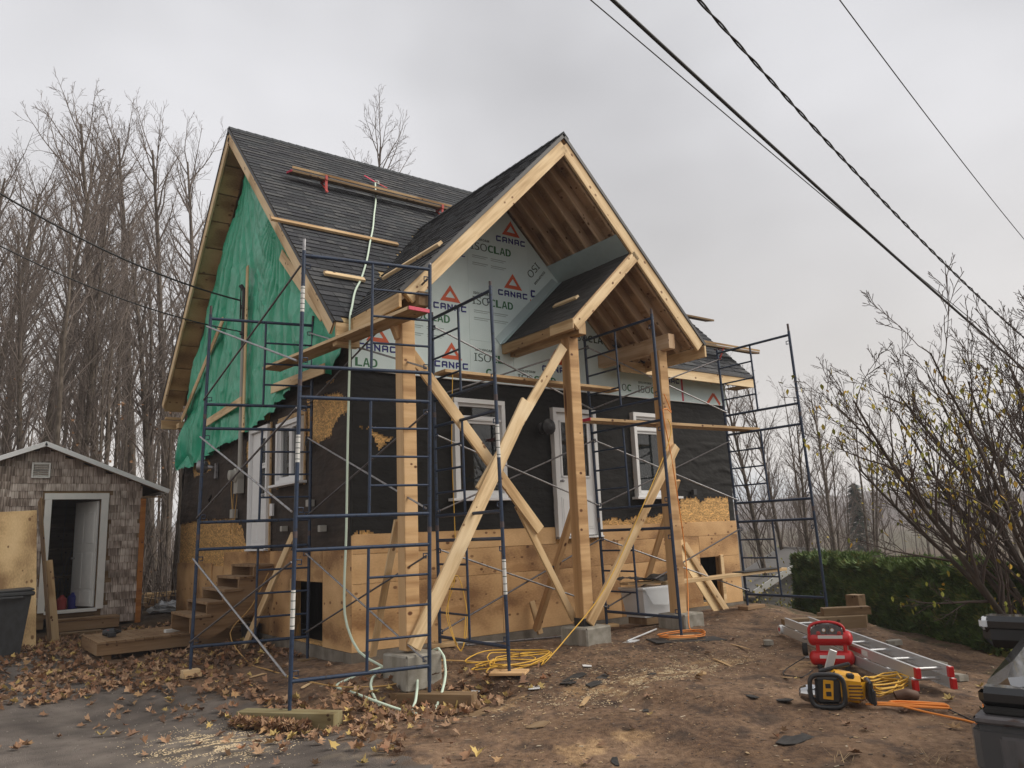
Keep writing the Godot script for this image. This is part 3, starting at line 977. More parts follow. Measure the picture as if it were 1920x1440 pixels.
	for p in panels:
		var rect := PackedVector2Array([Vector2(p[0], p[2]), Vector2(p[1], p[2]), Vector2(p[1], p[3]), Vector2(p[0], p[3])])
		var g := Geometry2D.intersect_polygons(rect, gab)
		m = mb()
		for q in g: m.slab(q, Vector3(0, 0, -0.03 + rng.randf() * 0.002), X, Y, 0.054)
		pn.append(build(m, "foam_board", M.foam, house))
	iso(pn[0], -0.4, 3.82, 0.02, 99, false); logo(pn[0], 0.08, 4.06, 0.0)
	for k in 2:
		logo(pn[1], 1.32, 3.93 + 0.91 * k)
		iso(pn[1], 0.83, 4.63 + 0.91 * k, 0.75 if k == 0 else 1.3)
	letter(pn[1], "A", 1.72, 1.82, 5.75, 0.1, true, M.ink_blue); letter(pn[1], "C", 1.84, 1.94, 5.75, 0.1, true, M.ink_blue)
	iso(pn[1], 0.83, 3.8, 1.0, 1.45)
	iso(pn[2], 2.05, 4.09, 1.9, 2.62); iso(pn[2], 1.93, 3.86, 2.05, 2.45, false)
	for k in 2:
		logo(pn[3], 2.54, 5.23 + 0.92 * k); iso(pn[3], 2.05, 5.01 + 0.91 * k)
	logo(pn[4], 3.38, 4.05); iso(pn[4], 2.88, 3.83)
	letter(pn[5], "ISO", 3.36, 3.67, 5.93, 0.125, false, M.ink_dark, 0.0275, -2.30)
	letter(pn[5], "ISOLOFOAM", 3.53, 3.87, 5.80, 0.04, true, M.ink_dark, 0.0275, -2.30)
	letter(pn[5], "ISO", 4.12, 4.43, 4.66, 0.125, false, M.ink_dark); letter(pn[5], "CLA", 4.45, 4.8, 4.66, 0.125, true, M.ink_dark)
	m = mb(); m.quad(Vector3(3.205, 5.26, 0.0275), Vector3(3.33, 5.13, 0.0275), Vector3(3.27, 5.07, 0.0275), Vector3(3.205, 5.13, 0.0275)); build(m, "triangle_mark", M.ink_orange, pn[5])
	m = mb(); stroke_mark(m, "C", 3.21, 3.33, 5.29, 5.42, 0.0275); build(m, "word_mark", M.ink_blue, pn[5])
	letter(pn[6], "O", 5.2, 5.31, 3.86, 0.125, false, M.ink_dark); letter(pn[6], "C", 5.33, 5.43, 3.86, 0.125, true, M.ink_green); iso(pn[7], 5.6, 3.86); logo(pn[7], 6.12, 4.1)
	m = mb()
	for sg in [[7.5, 3.78, 7.7, 3.98], [7.7, 3.98, 7.88, 3.78]]:
		var d := Vector3(sg[2] - sg[0], sg[3] - sg[1], 0).normalized()
		var s := Vector3(-d.y, d.x, 0) * 0.032
		var a := Vector3(sg[0], sg[1], 0.0275)
		var b := Vector3(sg[2], sg[3], 0.0275)
		m.quad(a + s, b + s, b - s, a - s)
	build(m, "triangle_mark", M.ink_orange, pn[8])
	part_box("seam_tape", house, Vector3(6.8, 4.0, 0.0265), Vector3(0.05, 0.44, 0.003), M.red_tape, Basis.IDENTITY, 0)
	part_box("starter_strip", house, Vector3(HW / 2, 3.768, 0.012), Vector3(HW, 0.012, 0.03), M.white, Basis.IDENTITY, 0.002)
	# --- windows and doors
	window_part(house, Vector3(1.63, 1.98, 0), X, 0.94, 1.5, 0)
	window_part(house, Vector3(5.39, 1.98, 0), X, 0.96, 1.5, 0)
	var sw := window_part(house, Vector3(0, 2.36, -2.74), Z, 1.09, 1.0, 1)
	for dd in [[Vector3(3.54, 1.33, 0.0), X, 0.95, 2.12, 0], [Vector3(0.0, 1.33, -4.1), Z, 0.96, 2.1, 1]]:
		var o: Vector3 = dd[0]
		var ex: Vector3 = dd[1]
		var w: float = dd[2]
		var h: float = dd[3]
		var ez := ex.cross(Y) if dd[4] == 0 else -X
		var B := Basis(ex, Y, ex.cross(Y))
		m = mb()
		m.box(o + ex * (w / 2) + Y * (h - 0.035), Vector3(w, 0.07, 0.14), B)
		for s in [0.0, 1.0]: m.box(o + ex * (0.035 + s * (w - 0.07)) + Y * (h / 2 - 0.035), Vector3(0.07, h - 0.07, 0.14), B)
		m.box(o + ex * (w / 2) + Y * 0.01, Vector3(w, 0.03, 0.2), B)
		var door := build(m, "door", M.white, house)
		m = mb()
		var c := o + ex * (w / 2) + Y * (h / 2 - 0.02) - ez * 0.01
		var lw := w - 0.15
		var lh := h - 0.12
		var gl := []
		if dd[4] == 0: gl = [[-lw / 2 + 0.1, -lw / 2 + 0.3, -0.05, lh / 2 - 0.14], [lw / 2 - 0.3, lw / 2 - 0.1, -0.05, lh / 2 - 0.14]]
		else: gl = [[0.02, lw / 2 - 0.1, 0.42, lh / 2 - 0.12], [0.02, lw / 2 - 0.1, -0.1, 0.36]]
		var hh := []
		for g in gl: hh.append([g[0], g[2], g[1], g[3]])
		wall_holes(m, c + ez * 0.02, ex, Y, -lw / 2, lw / 2, -lh / 2, lh / 2, 0.045, hh)
		for px in [-lw / 4, lw / 4]:
			door_panel(m, c + ex * px - Y * lh * 0.32 + ez * 0.018, ex, lw / 2 - 0.12, lh * 0.26, ez)
		build(m, "leaf", M.white, door)
		for g in gl:
			m = mb()
			m.box(c + ex * ((g[0] + g[1]) / 2) + Y * ((g[2] + g[3]) / 2), Vector3(g[1] - g[0], g[3] - g[2], 0.008), B, 0)
			build(m, "pane", M.glass, door)
			m = mb()
			for s in [0, 1]:
				m.box(c + ex * g[s] + Y * ((g[2] + g[3]) / 2) + ez * 0.025, Vector3(0.03, g[3] - g[2] + 0.03, 0.02), B)
				m.box(c + ex * ((g[0] + g[1]) / 2) + Y * g[2 + s] + ez * 0.025, Vector3(g[1] - g[0] + 0.03, 0.03, 0.02), B)
			build(m, "glazing_bead", M.white, door)
		m = mb()
		var hx := -lw / 2 + 0.07 if dd[4] == 0 else lw / 2 - 0.07
		m.lathe(c + ex * hx - Y * 0.12 + ez * 0.02, ez, [[0, 0.02], [0.03, 0.012], [0.05, 0.026], [0.075, 0.02], [0.08, 0.0]], 12)
		build(m, "handle", M.galv, door)
	# raw wood casing strips beside the side door and window
	for r in [[-3.115, 1.33, 3.46], [-1.63, 2.3, 3.42], [-2.77, 2.3, 3.42]]:
		part_box("casing_strip", house, Vector3(-0.008, (r[1] + r[2]) / 2, r[0]), Vector3(0.03, r[2] - r[1], 0.04), M.spruce_dull)
	part_box("casing_strip", house, Vector3(-0.008, 3.42, -2.2), Vector3(0.03, 0.07, 1.1), M.spruce_dull)
	# wall fittings: meter, boxes, lamps
	m = mb(); m.lathe(Vector3(-0.02, 2.68, -4.62), -X, [[0, 0.13], [0.12, 0.13], [0.14, 0.10], [0.22, 0.09], [0.24, 0.0]], 20); m.box(Vector3(-0.06, 2.55, -4.62), Vector3(0.12, 0.4, 0.22)); build(m, "electric_meter", M.grey_pipe, house)
	for b in [[-4.9, 2.0, 0.16], [-0.85, 1.62, 0.09], [-1.3, 2.0, 0.1], [-2.35, 1.66, 0.08]]:
		part_box("junction_box", house, Vector3(-0.05, b[1], b[0]), Vector3(0.1, b[2], b[2]), M.grey_pipe)
	part_box("switch_plate", house, Vector3(-0.035, 1.98, -2.95), Vector3(0.04, 0.2, 0.12), M.white)
	part_box("junction_box", house, Vector3(6.89, 2.06, 0.03), Vector3(0.09, 0.1, 0.06), M.black_plastic)
	m = mb(); m.lathe(Vector3(3.34, 3.1, 0.0), Z, [[0, 0.09], [0.03, 0.09], [0.05, 0.05], [0.12, 0.11], [0.2, 0.13], [0.24, 0.06], [0.25, 0]], 16); build(m, "porch_lamp", M.black_plastic, house)
	m = mb(); m.lathe(Vector3(-0.03, 2.98, -6.35), Vector3(-0.7, 0.1, -0.5).normalized(), [[0, 0.03], [0.1, 0.05], [0.16, 0.12], [0.3, 0.13], [0.31, 0.0]], 12); m.box(Vector3(-0.02, 2.9, -6.2), Vector3(0.05, 0.3, 0.1)); build(m, "flood_lamp", M.galv, house)
	# service mast with weatherhead
	m = mb()
	m.tube([Vector3(-0.14, 2.75, -4.32), Vector3(-0.14, 5.0, -4.32)], 0.04, 12)
	var mast := build(m, "service_mast", M.grey_pipe, house)
	m = mb()
	m.tube([Vector3(-0.14, 5.0, -4.32), Vector3(-0.14, 6.1, -4.33), Vector3(-0.2, 6.2, -4.36)], 0.042, 10)
	for y in [5.25, 5.75]: m.tube([Vector3(-0.14, y, -4.32), Vector3(-0.14, y + 0.05, -4.32)], 0.07, 10)
	build(m, "mast_sleeve", M.black_plastic, mast)
	m = mb()
	for k in 2:
		var pts := []
		for i in 13:
			var a := i / 12.0 * TAU * 0.8 + k * 0.6
			pts.append(Vector3(-0.2 - 0.06 * sin(a), 5.85 + 0.3 * cos(a) * (1.0 - k * 0.3), -4.34 + 0.2 * sin(a)))
		m.tube(pts, 0.012, 5)
	build(m, "drip_loop", M.wire, mast)
	m = mb()
	for k in 3:
		var pts := []
		for i in 9: pts.append(Vector3(-0.06, 2.6 - i * 0.12, -4.75 - k * 0.13 + 0.05 * sin(i * 0.8 + k * 2.0)))
		m.tube(pts, 0.008, 5)
	build(m, "loose_wire", M.cord_tan, house)

	# ------------------------------------------------------------ roofs
	var tabs := []
	for k in 4:
		for tone in 5:
			m = MB.new()
			tab_into(m, Vector3.ZERO, Basis.IDENTITY, [0.15, 0.2, 0.26, 0.33][k], 0.17, tone)
			tabs.append(m.mesh(M.shingle))
	var q := sqrt(1 + RM * RM)
	var es := Vector3(0, -RM, 1) / q
	var nn := Vector3(0, 1, RM) / q
	var er := Vector3(0, -RM, -1) / q
	var nr := Vector3(0, 1, -RM) / q
	var SF := (0.433 - RZ) * q
	var SR := (9.25 + RZ) * q
	var xl := -0.416
	var xr := HW + 0.398
	# front slope with the porch notch (local x from xl, s down the slope)
	var zj := RZ + (RY - PY) / RM
	var sj := (zj - RZ) * q
	var pxl := -0.2
	var pxr := 5.42
	var fpoly := PackedVector2Array([Vector2(0, 0), Vector2(xr - xl, 0), Vector2(xr - xl, SF), Vector2(pxr - xl - 0.04, SF), Vector2(PX - xl, sj + 0.05), Vector2(pxl - xl + 0.04, SF), Vector2(0, SF)])
	m = mb()
	m.slab(fpoly, Vector3(xl, RY, RZ) - nn * 0.04, X, es, -0.022)
	m.slab(PackedVector2Array([Vector2(0, 0), Vector2(xr - xl, 0), Vector2(xr - xl, SR), Vector2(0, SR)]), Vector3(xl, RY, RZ) - nr * 0.04, X, er, 0.022)
	var roof := build(m, "main_roof", M.soffit_ply, house)
	var okm := func(x, s):
		var wx: float = x + xl
		var lim := sj + absf(wx - PX)  * q
		return s < lim + 0.2 or wx < pxl or wx > pxr
	shingle_slope(roof, Vector3(xl - 0.015, RY, RZ) - nn * 0.012, X, es, xr - xl + 0.03, SF + 0.02, okm, cam, 190, tabs)
	m = mb(); m.col = TONES[1]
	m.slab(PackedVector2Array([Vector2(-0.01, 0), Vector2(xr - xl + 0.01, 0), Vector2(xr - xl + 0.01, SR + 0.02), Vector2(-0.01, SR + 0.02)]), Vector3(xl, RY, RZ) - nr * 0.012, X, er, 0.012)
	build(m, "rear_slope", M.shingle, roof)
	# ridge caps
	var cap := MB.new()
	cap.col = TONES[1]
	for s in [-1.0, 1.0]:
		var sl := Vector3(0, -RM, s) / q
		var a := Vector3(0, 0.025, 0)
		cap.quad(a, a + Vector3(0.24, -0.012, 0), a + Vector3(0.24, -0.012, 0) + sl * 0.14, a + sl * 0.14)
		cap.quad(a + sl * 0.14, a + Vector3(0.24, -0.012, 0) + sl * 0.14, a + Vector3(0.24, -0.024, 0) + sl * 0.14, a + sl * 0.14 - Vector3(0, 0.015, 0))
		cap.quad(a, a + sl * 0.14, a + sl * 0.14 - Vector3(0, 0.015, 0), a - Vector3(0, 0.02, 0))
	var capm := cap.mesh(M.shingle)
	var x := xl - 0.02
	while x < xr - 0.1:
		var o := put(capm, "ridge_cap", roof)
		o.position = Vector3(x, RY, RZ)
		x += 0.17
	# rake boards, fascia, soffit panels
	var dz := Vector3.UP
	for s in [[es, SF, nn], [er, SR, nr]]:
		for xx in [xl + 0.0, xr]:
			m = mb()
			var a: Vector3 = Vector3(xx, RY, RZ) - s[2] * 0.145
			m.bar(a + s[0] * 0.14, a + s[0] * (s[1] - 0.02), 0.04, 0.185, s[2])
			build(m, "rake_board", M.spruce, roof)
			m = mb()
			var b: Vector3 = Vector3(xx + (-0.028 if xx < 1 else 0.028), RY, RZ) - s[2] * 0.035
			m.bar(b + s[0] * 0.0, b + s[0] * (s[1] + 0.01), 0.012, 0.05, s[2])
			build(m, "drip_edge", M.drip_edge, roof)
	var ns := 11
	for i in ns:
		for s in [[er, SR, nr]]:
			var s0 := SR * i / ns + 0.1
			var s1 := SR * (i + 1) / ns + 0.09
			var c: Vector3 = Vector3(xl / 2 + 0.02, RY, RZ) - s[2] * (0.185 + rng.randf() * 0.004) + s[0] * ((s0 + s1) / 2)
			part_box("soffit_panel", roof, c, Vector3(-xl - 0.03, 0.014, s1 - s0 - 0.012), M.soffit_ply, Basis(X, s[2], X.cross(s[2])), 0.002)
	var yf := RY - RM * (0.433 - RZ)
	part_bar("fascia", roof, Vector3(xl, yf - 0.125, 0.42), Vector3(pxl + 0.02, yf - 0.125, 0.42), 0.04, 0.19, M.spruce)
	part_bar("fascia", roof, Vector3(pxr - 0.6, yf - 0.125, 0.42), Vector3(xr - 0.02, yf - 0.125, 0.42), 0.04, 0.19, M.spruce)
	part_bar("drip_edge", roof, Vector3(pxr, yf - 0.02, 0.447), Vector3(xr, yf - 0.02, 0.447), 0.012, 0.05, M.drip_edge)
	part_bar("eave_block", roof, Vector3(xl + 0.02, yf - 0.27, 0.34), Vector3(-0.06, yf - 0.27, 0.34), 0.12, 0.12, M.spruce)
	part_bar("rear_fascia", roof, Vector3(xl, 4.55 - 0.33, -9.24), Vector3(xr, 4.55 - 0.33, -9.24), 0.04, 0.2, M.spruce_b)
	part_box("soffit_end", roof, Vector3(-0.2, 4.33, -9.0), Vector3(0.38, 0.06, 0.1), M.spruce_b)
	for k in 6:
		part_bar("rafter_tail", roof, Vector3(5.75 + k * 0.5, yf - 0.18, 0.4), Vector3(5.75 + k * 0.5, yf + 0.12, -0.05), 0.038, 0.12, M.rafter)
	part_box("soffit_panel", roof, Vector3(xr - 0.2, yf - 0.2, 0.2), Vector3(0.36, 0.02, 0.4), M.sheathing)

	# ------------------------------------------------------------ porch
	var pq := sqrt(1 + 1.024 * 1.024)
	var pm := 1.024
	var el := Vector3(-1, -pm, 0) / pq
	var nl := Vector3(-pm, 1, 0) / pq
	var ee := Vector3(1, -pm, 0) / pq
	var ne := Vector3(pm, 1, 0) / pq
	var SL := (PX - pxl) * pq
	var SP := (pxr - PX) * pq
	# local: u = distance back from the gable face, s down the slope
	var back := PZ - zj
	var lpoly := PackedVector2Array([Vector2(0, 0), Vector2(back + 0.1, 0), Vector2(PZ - 0.4, SL), Vector2(0, SL)])
	var rpoly := PackedVector2Array([Vector2(0, 0), Vector2(back + 0.1, 0), Vector2(PZ - 0.4, SP), Vector2(0, SP)])
	m = mb()
	m.slab(lpoly, Vector3(PX, PY, PZ) - nl * 0.035, -Z, el, -0.02 if (-Z).cross(el).dot(nl) > 0 else 0.02)
	m.slab(rpoly, Vector3(PX, PY, PZ) - ne * 0.035, -Z, ee, -0.02 if (-Z).cross(ee).dot(ne) > 0 else 0.02)
	var proof := build(m, "porch_roof", M.sheathing, house)
	var okl := func(u, s): return back + 0.06 - u < back + 0.2 - s / pq
	shingle_slope(proof, Vector3(PX, PY, PZ + 0.02 - (back + 0.06)) - nl * 0.012, Z, el, back + 0.06, SL + 0.02, okl, cam, 110, tabs)
	var okr := func(u, s): return u < back + 0.2 - s / pq
	shingle_slope(proof, Vector3(PX, PY, PZ + 0.02) - ne * 0.012, -Z, ee, back + 0.06, SP + 0.02, okr, cam, 0, tabs)
	var cap2 := MB.new()
	cap2.col = TONES[1]
	for s in [-1.0, 1.0]:
		var sl := Vector3(s, -pm, 0) / pq
		var a := Vector3(0, 0.025, 0)
		cap2.quad(a, a + Vector3(0, -0.012, -0.24), a + Vector3(0, -0.012, -0.24) + sl * 0.14, a + sl * 0.14)
		cap2.quad(a, a + sl * 0.14, a + sl * 0.14 - Vector3(0, 0.015, 0), a - Vector3(0, 0.02, 0))
	var cap2m := cap2.mesh(M.shingle)
	var zz := PZ + 0.03
	while zz > zj:
		var o := put(cap2m, "ridge_cap", proof)
		o.position = Vector3(PX, PY, zz)
		zz -= 0.17
	# gable fascia, drip edges
	for s in [[el, SL, nl], [ee, SP, ne]]:
		m = mb()
		var a: Vector3 = Vector3(PX, PY, PZ) - s[2] * 0.15
		m.bar(a + s[0] * 0.145, a + s[0] * (s[1] - 0.03), 0.04, 0.19, s[2])
		build(m, "gable_fascia", M.spruce, proof)
		m = mb()
		var b: Vector3 = Vector3(PX, PY, PZ + 0.028) - s[2] * 0.03
		m.bar(b, b + s[0] * (s[1] + 0.01), 0.012, 0.055, s[2])
		build(m, "drip_edge", M.drip_edge, proof)
		# rafters behind the fascia
		for k in 6:
			var zr_ := PZ - 0.1 - k * 0.318
			var r: Vector3 = Vector3(PX, PY, zr_) - s[2] * 0.14
			part_bar("rafter", proof, r + s[0] * 0.15, r + s[0] * (s[1] - 0.06), 0.04, 0.165, M.rafter, s[2])
		# eave board of the slope
		var e: Vector3 = Vector3(PX, PY, 0) + s[0] * (s[1] - 0.02) - Vector3(0, 0.15, 0)
		part_bar("eave_fascia", proof, Vector3(e.x, e.y, PZ + 0.02), Vector3(e.x, e.y, 0.44), 0.04, 0.19, M.spruce_b)
		part_bar("drip_edge", proof, Vector3(e.x - s[0].x * -0.03, e.y + 0.11, PZ + 0.02), Vector3(e.x - s[0].x * -0.03, e.y + 0.11, 0.44), 0.012, 0.05, M.drip_edge)
	part_bar("ridge_board", proof, Vector3(PX, PY - 0.19, PZ - 0.06), Vector3(PX, PY - 0.19, 0.03), 0.04, 0.2, M.rafter)
	# posts on footings, beams
	for p in [[0.08, 4.2], [2.81, 4.22], [4.70, 4.22]]:
		var o := part_box("porch_post", house, Vector3(p[0], (p[1] + 0.16) / 2, 1.4), Vector3(0.185, p[1] - 0.16, 0.185), M.cedar_post, Basis.IDENTITY, 0.008)
		part_box("post_shoe", o, Vector3(p[0], 0.21, 1.4), Vector3(0.21, 0.12, 0.21), M.black_plastic, Basis.IDENTITY, 0.004) if p[0] > 2 and p[0] < 3 else null
	part_bar("porch_beam", house, Vector3(0.10, 4.30, 1.86), Vector3(0.10, 4.30, 0.03), 0.15, 0.18, M.plank_old)
	part_bar("porch_beam", house, Vector3(4.72, 4.34, 1.68), Vector3(4.72, 4.34, 0.03), 0.14, 0.24, M.rafter)
	part_bar("knee_block", house, Vector3(-0.1, 4.18, 1.4), Vector3(0.02, 3.9, 1.4), 0.09, 0.14, M.cedar_post)
	# the small inner slope over the entrance
	var a0 := Vector3(2.58, 4.40, 0.03)
	var d0 := Vector3(1, 0.965, 0).normalized()
	var n0 := Vector3(-0.965, 1, 0).normalized()
	var SS := 1.86
	m = mb()
	m.slab(PackedVector2Array([Vector2(0, 0), Vector2(SS, 0), Vector2(SS, PZ - 0.04), Vector2(0, PZ - 0.04)]), a0 - n0 * 0.018, d0, Z, -0.016)
	var inner := build(m, "entrance_roof", M.sheathing, house)
	sheet(inner, "underlayment", M.underlay, a0, Z, d0, 0.0, PZ - 0.04, -0.01, SS, 0.03, func(x_, y_): return 0.008 + nz.get_noise_2d(x_ * 60, y_ * 60) * 0.006 + nz.get_noise_2d(x_ * 14, y_ * 50) * 0.006, func(_x, _y): return true)
	part_bar("fascia", inner, Vector3(2.60, 4.29, PZ - 0.0) + d0 * 0.02, Vector3(2.60, 4.29, PZ - 0.0) + d0 * (SS + 0.04), 0.04, 0.15, M.spruce, n0)
	part_bar("eave_beam", inner, Vector3(2.61, 4.325, PZ - 0.03), Vector3(2.61, 4.325, 0.03), 0.06, 0.15, M.spruce_dull)
	part_bar("eave_patch", inner, Vector3(2.575, 4.335, PZ + 0.02), Vector3(2.575, 4.335, PZ - 0.5), 0.02, 0.15, M.spruce)
	part_bar("beam", inner, Vector3(2.81, 4.31, 1.7), Vector3(2.81, 4.31, 0.03), 0.14, 0.18, M.spruce_dull)
	part_bar("cleat", inner, a0 + d0 * 0.72 + Z * 0.75 + n0 * 0.02, a0 + d0 * 0.72 + Z * 1.3 + n0 * 0.02, 0.09, 0.04, M.spruce, n0)
	# flashings
	m = mb()
	var f0 := Vector3(3.60, 5.895, 0)
	var f1 := Vector3(3.865, 5.625, 0)
	for z_ in [[0.03, 0.62], [0.60, 1.18], [1.16, PZ - 0.03]]:
		var lift: Vector3 = Vector3(-0.004, -0.004, 0) * (1.0 + 0.4 * z_[0])
		m.quad(f0 + Z * z_[0] + lift, f0 + Z * z_[1] + lift, f1 + Z * z_[1] + lift, f1 + Z * z_[0] + lift)
		var f2 := f1 + d0 * -0.13 + n0 * 0.012
		m.quad(f1 + Z * z_[0] + lift, f1 + Z * z_[1] + lift, f2 + Z * z_[1] + lift, f2 + Z * z_[0] + lift)
	build(m, "flashing", M.flashing, inner)
	m = mb()
	m.slab(PackedVector2Array([Vector2(0, 0), Vector2(SS - 0.1, 0), Vector2(SS - 0.14, 0.13), Vector2(0.0, 0.13)]), a0 + Vector3(-0.03, 0, 0.0) + n0 * 0.005, d0, n0, 0.006)
	m.slab(PackedVector2Array([Vector2(0, 0), Vector2(SS - 0.1, 0), Vector2(SS - 0.1, 0.13), Vector2(0.0, 0.13)]), a0 + Vector3(-0.03, 0, 0.0) + n0 * 0.004, d0, Z, 0.003)
	build(m, "wall_flashing", M.flashing, inner)
	return house

# ---------------------------------------------------------------- scaffolds
func on_leg(l: Array, y: float) -> Vector3:
	return (l[0] as Vector3).lerp(l[1], (y - l[0].y) / (l[1].y - l[0].y))

func scaffold_stack(tower: Node3D, a: Array, b: Array, levels: Array, rusty_top := false):
	# a: leg with the ladder beside it
	for k in levels.size():
		var y0: float = levels[k][0]
		var y1: float = levels[k][1]
		var lo: float = y0 - 0.16
		var hi: float = y1 + 0.16 if k < levels.size() - 1 else y1 + 0.06
		var fr := Node3D.new()
		fr.name = "frame"
		tower.add_child(fr, true)
		for y in [y0, y1]:
			var fm := mb()
			fm.tube([on_leg(a, y), on_leg(b, y)], 0.0215, 10)
			build(fm, "rail", M.scaffold_blue, fr)
		for l in [a, b]:
			var m := mb()
			m.tube([on_leg(l, lo), on_leg(l, hi)], 0.0225, 12)
			build(m, "leg", M.scaffold_blue, fr)
			# brace locks: small bent hooks on the inside of the leg
			var into: Vector3 = ((b[0] if l == a else a[0]) - l[0]).normalized()
			for y in [y0 + 0.1, y1 - 0.1]:
				m = mb()
				var p := on_leg(l, y)
				m.tube([p + into * 0.02, p + into * 0.075 + Vector3(0, 0.0, 0), p + into * 0.075 - Vector3(0, 0.05, 0), p + into * 0.035 - Vector3(0, 0.05, 0)], 0.008, 6)
				build(m, "brace_lock", M.scaffold_blue, fr)
		var lp := func(y): return on_leg(a, y).lerp(on_leg(b, y), 0.47)
		var m2 := mb()
		m2.tube([lp.call(y0), lp.call(y1)], 0.0165, 10)
		build(m2, "ladder_post", M.scaffold_blue, fr)
		for i in 3:
			var y := lerpf(y0, y1, (i + 1) / 4.0)
			m2 = mb()
			m2.tube([on_leg(a, y), lp.call(y)], 0.0145, 8)
			build(m2, "rung", M.scaffold_blue, fr)
	for l in [a, b]:
		# plain foot below, couplers at the joints, worn pin on top
		var m := mb()
		m.tube([l[0], on_leg(l, levels[0][0] - 0.15)], 0.0195, 10)
		build(m, "foot", M.scaffold_blue, tower)
		for k in levels.size() - 1:
			m = mb()
			var y: float = levels[k][1] + 0.165
			m.tube([on_leg(l, y - 0.035), on_leg(l, y + 0.035)], 0.0245, 10)
			build(m, "coupler", M.scaffold_rust, tower)
		m = mb()
		var yt: float = levels[-1][1] + 0.05
		m.tube([on_leg(l, yt), on_leg(l, l[1].y)], 0.018, 10)
		build(m, "pin", M.scaffold_rust if rusty_top else M.galv, tower)

func cross_brace(tower: Node3D, a: Array, b: Array, la: Array, lb: Array):
	for k in la.size():
		var p0 := on_leg(a, la[k][0] + 0.06)
		var p1 := on_leg(a, la[k][1] - 0.12)
		var q0 := on_leg(b, lb[k][0] + 0.06)
		var q1 := on_leg(b, lb[k][1] - 0.12)
		var d := (q0 - p0).cross(Vector3.UP).normalized() * 0.03
		for e in [[p0, q1, 1.0, M.galv_dark], [p1, q0, 1.6, M.galv]]:
			var m := mb()
			m.tube([e[0] + d * e[2], e[1] + d * e[2]], 0.0125, 8)
			build(m, "cross_brace", e[3], tower)

func sticker(tower: Node3D, l: Array, y0: float, y1: float, out: Vector3):
	var m := mb()
	m.tube([on_leg(l, y0), on_leg(l, y1)], 0.0238, 12, false)
	var o := build(m, "sticker", M.sticker, tower)
	m = mb()
	for i in 5:
		var y := lerpf(y0 + 0.03, y1 - 0.03, i / 4.0)
		m.tube([on_leg(l, y), on_leg(l, y + 0.009)], 0.0241, 12, false)
	build(m, "sticker_print", M.ink_dark, o)

